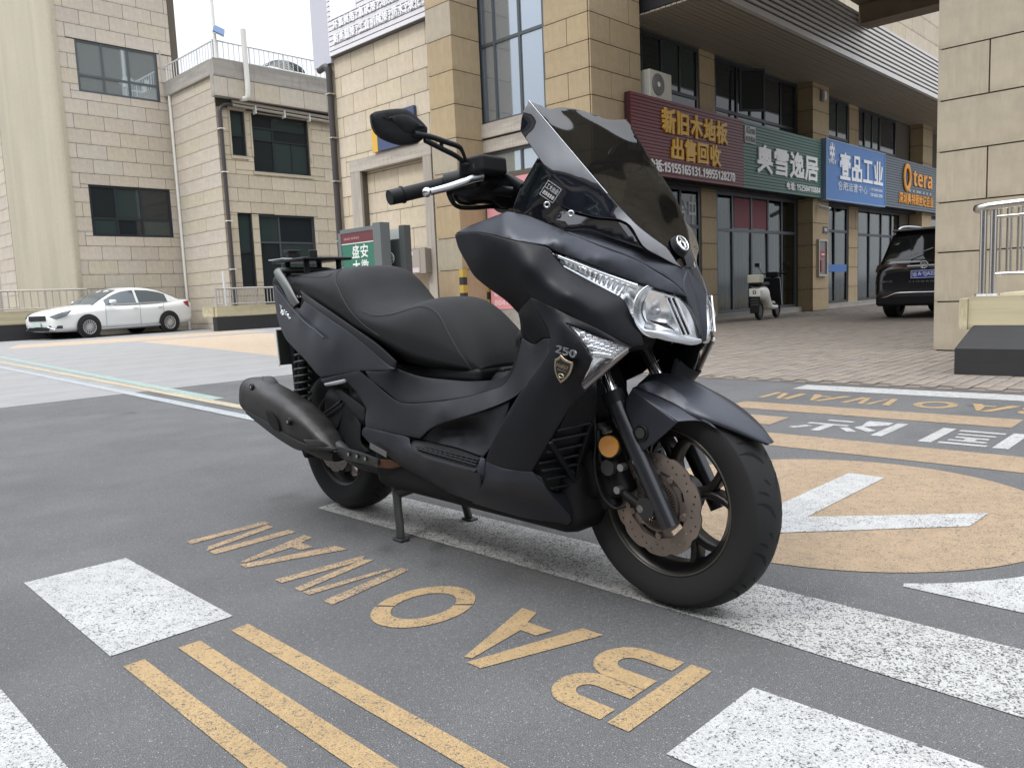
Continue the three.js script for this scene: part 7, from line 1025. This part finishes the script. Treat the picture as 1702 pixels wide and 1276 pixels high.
{
  BP('engine', (() => { const a = rbox(0.5, 0.2, 0.28, 0.05, 3); a.rotateZ(-0.1); a.translate(0.24, 0.36, -0.02); const b = rbox(0.28, 0.24, 0.2, 0.05, 3); b.translate(0.28, 0.46, 0); const c = rbox(0.18, 0.16, 0.26, 0.04, 3); c.rotateZ(0.4); c.translate(0.33, 0.42, 0.04); return merge([a, b, c]); })(), M2.engine);
  BP('swing_arm', (() => { const a = rbox(0.5, 0.06, 0.04, 0.012); a.rotateZ(-0.12); a.translate(0.2, 0.29, 0.115); const b = rbox(0.55, 0.16, 0.09, 0.03); b.translate(0.2, 0.3, -0.13); return merge([a, b]); })(), M2.engine);
  BP('rear_caliper', (() => { const a = rbox(0.09, 0.06, 0.05, 0.012); a.rotateZ(0.6); a.translate(-0.13, 0.235, 0.1); return a; })(), M2.engine);
  BP('side_cover', shell([[[0.199, 0.48, 0.17], [0.225, 0.485, 0.172], [0.411, 0.437, 0.19]], [[0.411, 0.437, 0.19], [0.399, 0.394, 0.19], [0.338, 0.411, 0.185], [0.26, 0.447, 0.178], [0.199, 0.48, 0.17]]], [], { th: 0.014 }), M2.plastic);
  BP('side_cover', shell([[[0.222, 0.442, 0.16], [0.313, 0.403, 0.17], [0.361, 0.378, 0.18]], [[0.361, 0.378, 0.18], [0.37, 0.319, 0.19], [0.43, 0.297, 0.2], [0.271, 0.279, 0.18], [0.172, 0.284, 0.16]], [[0.172, 0.284, 0.16], [0.157, 0.355, 0.15], [0.222, 0.442, 0.16]]], [], { th: 0.014 }), M2.engine);
  BP('hugger', shell([[[0.021, 0.369, 0.13], [0.198, 0.443, 0.15], [0.226, 0.415, 0.16]], [[0.226, 0.415, 0.16], [0.171, 0.341, 0.16], [0.138, 0.322, 0.16], [0.062, 0.362, 0.14]]], [], { th: 0.012 }), M2.plastic); BP('brake_hose', tubeGeo([[0.014, 0.366, 0.14], [0.134, 0.407, 0.16], [0.231, 0.444, 0.17]], 0.005, 8, 30), M2.plastic);
  const st = new THREE.Group(); st.name = 'centre_stand'; bike.add(st);
  for (const s of [1, -1]) { const q = (p) => (s > 0 ? p : flipZ(p)); const kk = [[0.462, 0.205, 0.115], [0.47, 0.16, 0.125], [0.485, 0.10, 0.135], [0.50, 0.05, 0.142], [0.507, 0.012, 0.147]], rr = []; for (let i = 0; i <= 14; i++) { const p = catmull(kk, i / 14), ring = []; for (let j = 0; j < 10; j++) { const a = (j / 10) * 6.2832, w = lerp(0.024, 0.017, Math.min(1, i / 6)); ring.push(q([p[0] + Math.cos(a) * w, p[1], p[2] + Math.sin(a) * w * 0.75])); } rr.push(ring); } mesh('leg', loftGeo(rr), M2.cast, st); const f = rbox(0.05, 0.008, 0.036, 0.003); f.translate(...q([0.512, 0.006, 0.149])); mesh('foot', f, M2.cast, st); mesh('brace', rodGeo(q([0.478, 0.15, 0.122]), q([0.56, 0.185, 0.1]), 0.017, 0.02), M2.cast, st); mesh('lug', (() => { const g = rbox(0.09, 0.05, 0.02, 0.006); g.translate(...q([0.47, 0.215, 0.122])); return g; })(), M2.alu, st); }
  mesh('cross_tube', rodGeo([0.49, 0.17, -0.12], [0.49, 0.17, 0.12], 0.016), M2.cast, st);
  BP('side_stand', (() => { const a = rodGeo([0.56, 0.13, -0.14], [0.36, 0.12, -0.17], 0.012), b = new THREE.SphereGeometry(0.022, 16, 12); b.scale(1.4, 0.8, 0.8); b.translate(0.44, 0.115, -0.15); return merge([a, b]); })(), M2.cast);
}

// ---------------------------------------------------------------- vehicles in the background
// a car body: lower shell and glass house as skins through cross sections; x forward, y up
function carSkin(keys, n, fn) { return loftGeo(Array.from({ length: n + 1 }, (_, i) => fn(catmull(keys, i / n)))); }
function roadWheel(parent, x, z, R, spokes, rimMat, w = 0.21) {
  const g = new THREE.Group(); g.name = 'wheel'; g.position.set(x, R, z); parent.add(g); const s = Math.sign(z);
  const t = new THREE.LatheGeometry([[R * 0.66, -w / 2], [R * 0.9, -w / 2], [R * 0.985, -w * 0.4], [R, -w * 0.25], [R, w * 0.25], [R * 0.985, w * 0.4], [R * 0.9, w / 2], [R * 0.66, w / 2]].map((p) => new THREE.Vector2(...p)), 40); t.rotateX(Math.PI / 2); mesh('tyre', t, M2.tyre, g);
  const d = new THREE.CylinderGeometry(R * 0.66, R * 0.66, w * 0.7, 32); d.rotateX(Math.PI / 2); mesh('rim_well', d, M2.plastic, g);
  const ring = new THREE.TorusGeometry(R * 0.63, R * 0.035, 8, 36); ring.translate(0, 0, s * w * 0.42); mesh('rim', ring, rimMat, g);
  const sp = []; for (let i = 0; i < spokes; i++) { const a = (i / spokes) * 6.2832, q = rbox(R * 0.56, R * 0.075, 0.02, 0.006, 1); q.translate(R * 0.34, 0, 0); q.rotateZ(a); q.translate(0, 0, s * w * 0.42); sp.push(q); } mesh('rim_spokes', merge(sp), rimMat, g); const hb = new THREE.CylinderGeometry(R * 0.13, R * 0.13, 0.03, 18); hb.rotateX(Math.PI / 2); hb.translate(0, 0, s * w * 0.42); mesh('hub_cap', hb, rimMat, g);
}
{
  const t = thing('white_sedan', 'white four-door sedan parked in front of the tall beige building', 'car', [9.72, 0, -27.62], -2.911); const S = 1.06;
  const c = new THREE.Group(); c.name = 'car'; const k = (v) => v * S;
  const white = phys([0.72, 0.73, 0.72], 0.25, 0, { clearcoat: 0.8, clearcoatRoughness: 0.1 }), glass = phys([0.10, 0.12, 0.13], 0.05, 0.15), chrome = M2.alu;
  const ring = (x, yb, ys, hw, crown) => { const r = []; const n = 28; for (let j = 0; j < n; j++) { const a = (j / n) * 6.2832, cc = Math.cos(a), ss = Math.sin(a); const z = hw * Math.sign(cc) * Math.pow(Math.abs(cc), 0.32) * (ss < 0 ? 0.97 : 1 - 0.05 * ss); const y = ss >= 0 ? lerp((yb + ys) / 2, ys, Math.pow(ss, 0.5)) + crown * (1 - (z / hw) ** 2) * ss : lerp((yb + ys) / 2, yb, Math.pow(-ss, 0.45)); r.push([k(x), k(y), k(z)]); } return r; };
  const body = [[2.33, 0.42, 0.62, 0.55, 0.02], [2.28, 0.28, 0.70, 0.74, 0.03], [2.1, 0.21, 0.78, 0.84, 0.04], [1.7, 0.19, 0.86, 0.885, 0.05], [1.2, 0.18, 0.93, 0.895, 0.05], [0.7, 0.18, 0.965, 0.9, 0.02], [0, 0.18, 0.97, 0.9, 0.0], [-0.8, 0.18, 0.985, 0.9, 0.0], [-1.5, 0.19, 1.01, 0.895, 0.04], [-2.0, 0.23, 1.03, 0.87, 0.04], [-2.22, 0.3, 1.02, 0.8, 0.03], [-2.33, 0.42, 0.92, 0.66, 0.01]];
  mesh('body', carSkin(body, 60, (p) => ring(...p)), white, t);
  const cab = [[1.12, 0.9, 0.93, 0.74, 0.7], [0.8, 0.93, 1.12, 0.77, 0.64], [0.4, 0.95, 1.33, 0.785, 0.60], [0.1, 0.95, 1.43, 0.79, 0.575], [-0.3, 0.96, 1.47, 0.79, 0.565], [-0.8, 0.97, 1.45, 0.785, 0.56], [-1.2, 0.98, 1.37, 0.775, 0.57], [-1.6, 1.0, 1.22, 0.755, 0.6], [-1.95, 1.02, 1.06, 0.72, 0.63]];
  const cring = (x, yb, yt, hb, ht, dz = 0) => { const r = []; const n = 24; for (let j = 0; j <= n; j++) { const u = j / n, side = u < 0.5 ? 1 : -1, v = 1 - Math.abs(u - 0.5) * 2; let y, z; if (v < 0.55) { const q = v / 0.55; y = lerp(yb - 0.05, yt - 0.05, q); z = side * lerp(hb, ht, Math.pow(q, 1.15)); } else { const q = (v - 0.55) / 0.45; y = yt - 0.05 + 0.05 * Math.sin(q * Math.PI / 2); z = side * ht * (1 - Math.pow(q, 1.6)); } r.push([k(x), k(y), k(z + side * dz)]); } return r; };
  mesh('cabin', loftGeo(Array.from({ length: 49 }, (_, i) => cring(...catmull(cab, i / 48)))), white, t);
  // side glass, screen and backlight, set a few millimetres proud of the cabin
  const at = (x) => { let i = 0; while (i < cab.length - 2 && cab[i + 1][0] > x) i++; const u = clamp((x - cab[i][0]) / (cab[i + 1][0] - cab[i][0]), 0, 1); return cab[i].map((v, c2) => lerp(v, cab[i + 1][c2], u)); };
  for (const s of [1, -1]) for (const [x0, x1] of [[0.72, -0.28], [-0.36, -1.38]]) { const P = []; const N = 10; const pt = (x, q) => { const [, yb, yt, hb, ht] = at(x), y = lerp(yb - 0.05, yt - 0.05, q), z = lerp(hb, ht, Math.pow(q, 1.15)) + 0.006; return [k(x), k(y), k(s * z)]; }; const rr = []; for (let i = 0; i <= N; i++) { const x = lerp(x0, x1, i / N), [, yb, yt] = at(x); rr.push([pt(x, 0.12), pt(x, 0.4), pt(x, 0.7), pt(x, 0.9)]); } const g = loftGeo(rr, false, false); mesh('side_window', g, glass, t); mesh('window_trim', tubeGeo(rr.map((q) => q[0]), 0.012, 6, 20), chrome, t); }
  const scr = []; for (const [x, off] of [[1.06, 0.02], [0.8, 0.014], [0.5, 0.012], [0.2, 0.012]]) { const [, yb, yt, hb, ht] = at(x); scr.push([-1, -0.6, 0, 0.6, 1].map((q) => [k(x + off), k(yt + 0.012 - 0.03 * q * q), k(q * ht * 0.93)])); } mesh('windscreen', loftGeo(scr, false, false), glass, t);
  const bk = []; for (const x of [-1.0, -1.3, -1.6, -1.9]) { const [, yb, yt, hb, ht] = at(x); bk.push([-1, -0.6, 0, 0.6, 1].map((q) => [k(x - 0.012), k(yt + 0.012 - 0.03 * q * q), k(q * ht * 0.9)])); } mesh('rear_window', loftGeo(bk, false, false), glass, t);
  for (const s of [1, -1]) {
    for (const x of [1.36, -1.3]) { const a = new THREE.CylinderGeometry(k(0.362), k(0.362), 0.02, 36, 1, false); a.rotateX(Math.PI / 2); a.translate(k(x), k(0.33), s * 0.947); mesh('wheel_arch', a, M.black, t); roadWheel(t, k(x), s * 0.872, k(0.318), 16, std([0.6, 0.6, 0.6], 0.3, 0.8)); }
    const hl = shell([[[k(2.335), k(0.67), s * k(0.60)], [k(2.16), k(0.755), s * k(0.80)], [k(1.84), k(0.83), s * k(0.902)]], [[k(1.84), k(0.83), s * k(0.902)], [k(2.0), k(0.70), s * k(0.905)], [k(2.26), k(0.60), s * k(0.775)], [k(2.335), k(0.67), s * k(0.60)]]], [], { n: [0.7, 0.3, s * 0.7], th: 0.03, bevel: 0.006, g: 0.03, ds: 0.03 }); mesh('headlamp', hl, phys([0.10, 0.11, 0.12], 0.08, 0.3), t);
    const tl = shell([[[k(-2.27), k(0.98), s * k(0.62)], [k(-2.1), k(0.985), s * k(0.80)], [k(-1.9), k(0.965), s * k(0.872)]], [[k(-1.9), k(0.965), s * k(0.872)], [k(-2.08), k(0.80), s * k(0.86)], [k(-2.25), k(0.78), s * k(0.73)], [k(-2.27), k(0.98), s * k(0.62)]]], [], { n: [-0.6, 0.1, s * 0.8], th: 0.03, bevel: 0.006, g: 0.03, ds: 0.03 }); mesh('tail_lamp', tl, phys([0.3, 0.02, 0.03], 0.12), t);
    const mr = rbox(0.16, 0.12, 0.2, 0.045, 3); mr.translate(k(0.62), k(1.03), s * k(0.98)); mesh('door_mirror', mr, white, t); mesh('mirror_foot', rodGeo([k(0.63), k(0.97), s * k(0.8)], [k(0.62), k(1.0), s * k(0.92)], 0.025), M.black, t);
    for (const x of [-0.18, -1.02]) { const d = rbox(0.17, 0.03, 0.035, 0.012, 2); d.translate(k(x), k(0.83), s * k(0.895)); mesh('door_handle', d, white, t); }
    for (const x of [0.82, -0.30, -1.12]) { const q = rodGeo([k(x), k(0.27), s * k(0.897)], [k(x - 0.02), k(0.93), s * k(0.882)], 0.006, 0.006, 6); mesh('door_gap', q, M.plastGrey, t); }
    mesh('sill_trim', rodGeo([k(1.0), k(0.24), s * k(0.885)], [k(-0.95), k(0.26), s * k(0.885)], 0.03), M.plastGrey, t);
    const fg = rbox(0.02, 0.09, 0.42, 0.01); fg.rotateY(-s * 0.55); fg.translate(k(2.24), k(0.36), s * k(0.72)); mesh('fog_lamp_insert', fg, M.frameDark, t); mesh('chrome_blade', rodGeo([k(2.35), k(0.37), s * k(0.5)], [k(2.27), k(0.29), s * k(0.74)], 0.018), chrome, t);
  }
  const gr = rbox(0.04, 0.16, 0.9, 0.03); gr.translate(k(2.345), k(0.62), 0); mesh('grille', gr, M.frameDark, t); const np = rbox(0.03, 0.13, 0.42, 0.006); np.translate(k(2.37), k(0.44), 0); mesh('number_plate', np, std([0.45, 0.56, 0.49], 0.5), t); const lg = rbox(0.03, 0.12, 1.1, 0.02); lg.translate(k(2.33), k(0.31), 0); mesh('air_intake', lg, M.frameDark, t);
}
{
  const t = thing('black_suv', 'black suv seen from behind, half hidden by the big tiled pillar', 'car', [15.78, 0, -4.67], 0);
  const paint = phys([0.006, 0.006, 0.007], 0.12, 0, { clearcoat: 1, clearcoatRoughness: 0.04 }), glass = phys([0.012, 0.014, 0.015], 0.04);
  // rear at x = 0, bonnet towards +x
  const ring = (x, yb, ys, hw) => { const r = [], n = 32; for (let j = 0; j < n; j++) { const a = (j / n) * 6.2832, c = Math.cos(a), s = Math.sin(a); r.push([x, s >= 0 ? lerp((yb + ys) / 2, ys, Math.pow(s, 0.5)) : lerp((yb + ys) / 2, yb, Math.pow(-s, 0.4)), hw * Math.sign(c) * Math.pow(Math.abs(c), 0.3) * (1 - 0.05 * Math.max(0, s))]); } return r; };
  mesh('body', carSkin([[0.0, 0.50, 0.9, 0.74], [0.02, 0.36, 1.0, 0.84], [0.10, 0.31, 1.05, 0.9], [0.35, 0.26, 1.08, 0.925], [1.2, 0.25, 1.08, 0.93], [2.5, 0.25, 1.06, 0.93], [3.6, 0.25, 1.0, 0.92], [4.3, 0.28, 0.9, 0.86], [4.65, 0.4, 0.75, 0.68]], 60, (p) => ring(...p)), paint, t);
  const cr = (x, yb, yt, hb, ht) => { const r = []; for (let j = 0; j <= 24; j++) { const u = j / 24, s = u < 0.5 ? 1 : -1, v = 1 - Math.abs(u - 0.5) * 2; if (v < 0.55) { const q = v / 0.55; r.push([x, lerp(yb, yt - 0.05, q), s * lerp(hb, ht, Math.pow(q, 1.2))]); } else { const q = (v - 0.55) / 0.45; r.push([x, yt - 0.05 + 0.05 * Math.sin(q * Math.PI / 2), s * ht * (1 - Math.pow(q, 1.7))]); } } return r; };
  mesh('cabin', loftGeo(Array.from({ length: 41 }, (_, i) => cr(...catmull([[0.10, 0.98, 1.04, 0.86, 0.82], [0.22, 1.0, 1.3, 0.87, 0.76], [0.36, 1.02, 1.58, 0.87, 0.70], [0.55, 1.04, 1.68, 0.87, 0.68], [1.2, 1.04, 1.72, 0.87, 0.67], [2.2, 1.02, 1.70, 0.86, 0.66], [2.8, 1.0, 1.5, 0.85, 0.68], [3.3, 0.96, 1.08, 0.84, 0.78]], i / 40)))), paint, t);
  const P = (y, z, d = 0) => [lerp(0.13, 0.40, clamp((y - 1.04) / 0.58, 0, 1)) - 0.02 - d, y, z];
  mesh('rear_window', shell([[P(1.10, -0.76), P(1.10, 0, 0.03), P(1.10, 0.76)], [P(1.10, 0.76), P(1.52, 0.63)], [P(1.52, 0.63), P(1.54, 0, 0.03), P(1.52, -0.63)], [P(1.52, -0.63), P(1.10, -0.76)]], [], { n: [-0.9, 0.4, 0], th: 0.01, g: 0.08, ds: 0.06 }), glass, t);
  mesh('roof_spoiler', (() => { const g = rbox(0.24, 0.05, 1.34, 0.02); g.rotateZ(-0.12); g.translate(0.42, 1.655, 0); return g; })(), paint, t);
  mesh('wiper', rodGeo([0.06, 1.16, -0.3], [0.14, 1.3, 0.1], 0.009), M.plastGrey, t);
  for (const s of [1, -1]) { mesh('roof_rail', tubeGeo([[0.45, 1.66, s * 0.63], [0.7, 1.74, s * 0.64], [1.6, 1.78, s * 0.64], [2.4, 1.74, s * 0.63]], 0.018, 8, 30), M2.alu, t); roadWheel(t, 0.85, s * 0.80, 0.36, 10, M2.alu, 0.24); roadWheel(t, 3.6, s * 0.80, 0.36, 10, M2.alu, 0.24); const dm = rbox(0.14, 0.15, 0.24, 0.05, 2); dm.translate(2.9, 1.12, s * 1.02); mesh('door_mirror', dm, paint, t);
    mesh('tail_lamp', shell([[[0.0, 1.035, s * 0.28], [0.02, 1.035, s * 0.6], [0.12, 1.03, s * 0.87], [0.3, 1.0, s * 0.925]], [[0.3, 1.0, s * 0.925], [0.12, 0.9, s * 0.905], [0.03, 0.91, s * 0.66], [0.0, 0.93, s * 0.28]], [[0.0, 0.93, s * 0.28], [0.0, 1.035, s * 0.28]]], [], { n: [-0.8, 0, s * 0.5], th: 0.03, g: 0.04, ds: 0.04 }), phys([0.12, 0.085, 0.075], 0.08, 0.5), t);
    mesh('reflector', rodGeo([0.035, 0.60, s * 0.3], [0.06, 0.585, s * 0.86], 0.009), std([0.35, 0.02, 0.03], 0.3), t); mesh('bumper_blade', tubeGeo([[-0.025, 0.50, 0], [-0.025, 0.50, s * 0.3], [-0.02, 0.49, s * 0.5], [0.0, 0.425, s * 0.68], [0.06, 0.41, s * 0.9]], 0.016, 8, 40), M2.chrome, t);
    mesh('corner_vent', shell([[[0.06, 0.84, s * 0.88], [0.035, 0.74, s * 0.78]], [[0.035, 0.74, s * 0.78], [0.06, 0.71, s * 0.88]], [[0.06, 0.71, s * 0.88], [0.05, 0.77, s * 0.86], [0.06, 0.84, s * 0.88]]], [], { n: [-0.8, 0, s * 0.5], th: 0.015, bevel: 0.004, g: 0.03 }), M2.alu, t); }
  mesh('light_bar', (() => { const g = rbox(0.03, 0.03, 0.6, 0.01); g.translate(-0.01, 0.985, 0); return g; })(), M2.alu, t);
  mesh('bumper_foot', (() => { const g = rbox(0.3, 0.22, 1.74, 0.06, 3); g.translate(0.15, 0.36, 0); return g; })(), M2.plasticSoft, t);
  const np = new THREE.Group(); np.name = 'number_plate'; t.add(np); np.position.set(-0.022, 0.83, 0); np.rotation.y = -Math.PI / 2; mesh('plate', rbox(0.46, 0.15, 0.012, 0.005), std([0.03, 0.07, 0.36], 0.4), np); const wl = std([0.75, 0.76, 0.78], 0.5); mesh('border', (() => { const s = new THREE.Shape(); s.moveTo(-0.225, -0.07); s.lineTo(0.225, -0.07); s.lineTo(0.225, 0.07); s.lineTo(-0.225, 0.07); const h = new THREE.Path(); h.moveTo(-0.217, -0.062); h.lineTo(-0.217, 0.062); h.lineTo(0.217, 0.062); h.lineTo(0.217, -0.062); s.holes.push(h); const g = new THREE.ExtrudeGeometry(s, { depth: 0.002, bevelEnabled: false }); g.translate(0, 0, 0.006); return g; })(), wl, np); { const g = merge(hanGeo('话', 0.08, 0.008, 0.002)); g.translate(-0.205, -0.04, 0.006); mesh('lettering', g, wl, np); const g2 = textGeo('A·1JA23', 'sans_bold', 0.085, 0.30, 0.002); g2.translate(-0.105, -0.042, 0.006); mesh('lettering', g2, wl, np); }
  const em = new THREE.Group(); em.name = 'emblem'; t.add(em); em.position.set(-0.03, 1.0, 0); em.rotation.y = -Math.PI / 2; mesh('ring', new THREE.TorusGeometry(0.065, 0.008, 8, 36), M2.chrome, em); for (const [a, b] of [[[-0.045, 0.045, 0], [-0.018, -0.002, 0]], [[-0.018, -0.002, 0], [0, 0.04, 0]], [[0, 0.04, 0], [0.018, -0.002, 0]], [[0.018, -0.002, 0], [0.045, 0.045, 0]], [[-0.055, 0.02, 0], [-0.026, -0.055, 0]], [[-0.026, -0.055, 0], [0, -0.01, 0]], [[0, -0.01, 0], [0.026, -0.055, 0]], [[0.026, -0.055, 0], [0.055, 0.02, 0]]]) mesh('stroke', rodGeo(a, b, 0.006), M2.chrome, em);
  const put = (s, y, z, h, w) => { const g = textGeo(s, 'sans_bold', h, w, 0.006), m = mesh('lettering', g, M2.chrome, t); m.rotation.y = -Math.PI / 2; m.position.set(-0.022, y, z); }; put('330TSI', 0.70, -0.78, 0.028, 0.22); put('T I G U A N L', 0.685, -0.26, 0.03, 0.5);
}
{
  const t = thing('white_moped', 'small white electric moped parked in front of the shop door', 'moped', [15.75, 0.015, -7.9], 0.12);
  const wt = phys([0.78, 0.78, 0.72], 0.3, 0, { clearcoat: 0.5 }), dk = M2.plastic;
  const whl = (x) => { const g = new THREE.Group(); g.name = 'wheel'; g.position.set(x, 0.2, 0); t.add(g); mesh('tyre', new THREE.TorusGeometry(0.16, 0.042, 12, 36), M2.tyre, g); const d = new THREE.CylinderGeometry(0.12, 0.12, 0.06, 24); d.rotateX(Math.PI / 2); mesh('hub_motor', d, M2.cast, g); }; whl(0); whl(1.08);
  const bodyK = [[-0.22, 0.52, 0.66, 0.10], [-0.15, 0.45, 0.70, 0.13], [0.05, 0.40, 0.72, 0.15], [0.22, 0.34, 0.70, 0.15], [0.34, 0.24, 0.60, 0.13], [0.44, 0.20, 0.36, 0.14], [0.62, 0.19, 0.31, 0.15], [0.78, 0.19, 0.31, 0.15]];
  mesh('rear_body', carSkin(bodyK, 36, ([x, b, tp, w]) => Array.from({ length: 24 }, (_, j) => { const a = (j / 24) * 6.2832, c = Math.cos(a), s = Math.sin(a); return [x, (b + tp) / 2 + (tp - b) / 2 * Math.sign(s) * Math.pow(Math.abs(s), 0.7), w * Math.sign(c) * Math.pow(Math.abs(c), 0.7)]; })), wt, t);
  mesh('seat', (() => { const g = rbox(0.52, 0.09, 0.24, 0.04, 3); g.translate(0.08, 0.755, 0); return g; })(), M2.seat, t); mesh('luggage_rack', tubeGeo([[-0.12, 0.74, -0.09], [-0.3, 0.76, -0.08], [-0.3, 0.76, 0.08], [-0.12, 0.74, 0.09]], 0.01, 8, 30), dk, t); mesh('delivery_box', rbox(0.26, 0.17, 0.26, 0.02), std([0.5, 0.5, 0.4], 0.6), t).position.set(-0.2, 0.87, 0);
  mesh('leg_shield', (() => { const g = rbox(0.05, 0.62, 0.36, 0.025, 3); g.rotateZ(0.2); g.translate(0.86, 0.58, 0); return g; })(), dk, t); mesh('front_panel', (() => { const g = rbox(0.05, 0.62, 0.34, 0.025, 3); g.rotateZ(0.2); g.translate(0.91, 0.585, 0); return g; })(), wt, t);
  mesh('steering_column', rodGeo([1.05, 0.22, 0], [0.84, 0.93, 0], 0.035), dk, t); mesh('fork', rodGeo([1.08, 0.2, 0.07], [0.99, 0.45, 0.05], 0.016), dk, t); mesh('front_fender', (() => { const g = new THREE.TorusGeometry(0.225, 0.05, 8, 20, Math.PI * 0.8); g.scale(1, 1, 1.1); g.rotateZ(0.5); g.translate(1.08, 0.2, 0); return g; })(), wt, t);
  mesh('handlebar', tubeGeo([[0.78, 0.95, -0.33], [0.84, 0.97, -0.15], [0.86, 0.97, 0], [0.84, 0.97, 0.15], [0.78, 0.95, 0.33]], 0.016, 10, 40), dk, t); mesh('head_cover', (() => { const g = rbox(0.16, 0.12, 0.26, 0.04, 3); g.translate(0.88, 0.95, 0); return g; })(), dk, t);
  for (const s of [1, -1]) { mesh('mirror_stalk', rodGeo([0.82, 0.98, s * 0.2], [0.78, 1.13, s * 0.30], 0.007), dk, t); const m = rbox(0.02, 0.09, 0.13, 0.02, 2); m.translate(0.78, 1.17, s * 0.31); mesh('mirror', m, s < 0 ? M2.chrome : dk, t); }
  mesh('tail_panel', (() => { const g = rbox(0.03, 0.17, 0.24, 0.012); g.translate(-0.235, 0.585, 0); return g; })(), wt, t); { const g = textGeo('D', 'sans_bold', 0.075, 0.07, 0.006), m = mesh('lettering', g, std([0.06, 0.02, 0.05], 0.5), t); m.rotation.y = -Math.PI / 2; m.position.set(-0.252, 0.55, -0.035); }
  mesh('mud_flap', (() => { const g = rbox(0.03, 0.34, 0.2, 0.012); g.rotateZ(-0.12); g.translate(-0.24, 0.32, 0); return g; })(), dk, t); for (let i = 0; i < 5; i++) mesh('flap_slat', (() => { const g = rbox(0.012, 0.035, 0.17, 0.004); g.rotateZ(-0.12); g.translate(-0.262 + i * 0.006, 0.44 - i * 0.055, 0); return g; })(), M2.cast, t); mesh('side_stand', rodGeo([0.5, 0.19, -0.12], [0.46, 0.0, -0.2], 0.01), dk, t); mesh('floor_mat', (() => { const g = rbox(0.34, 0.02, 0.26, 0.006); g.translate(0.64, 0.315, 0); return g; })(), dk, t);
}
renderer.render(scene, camera);
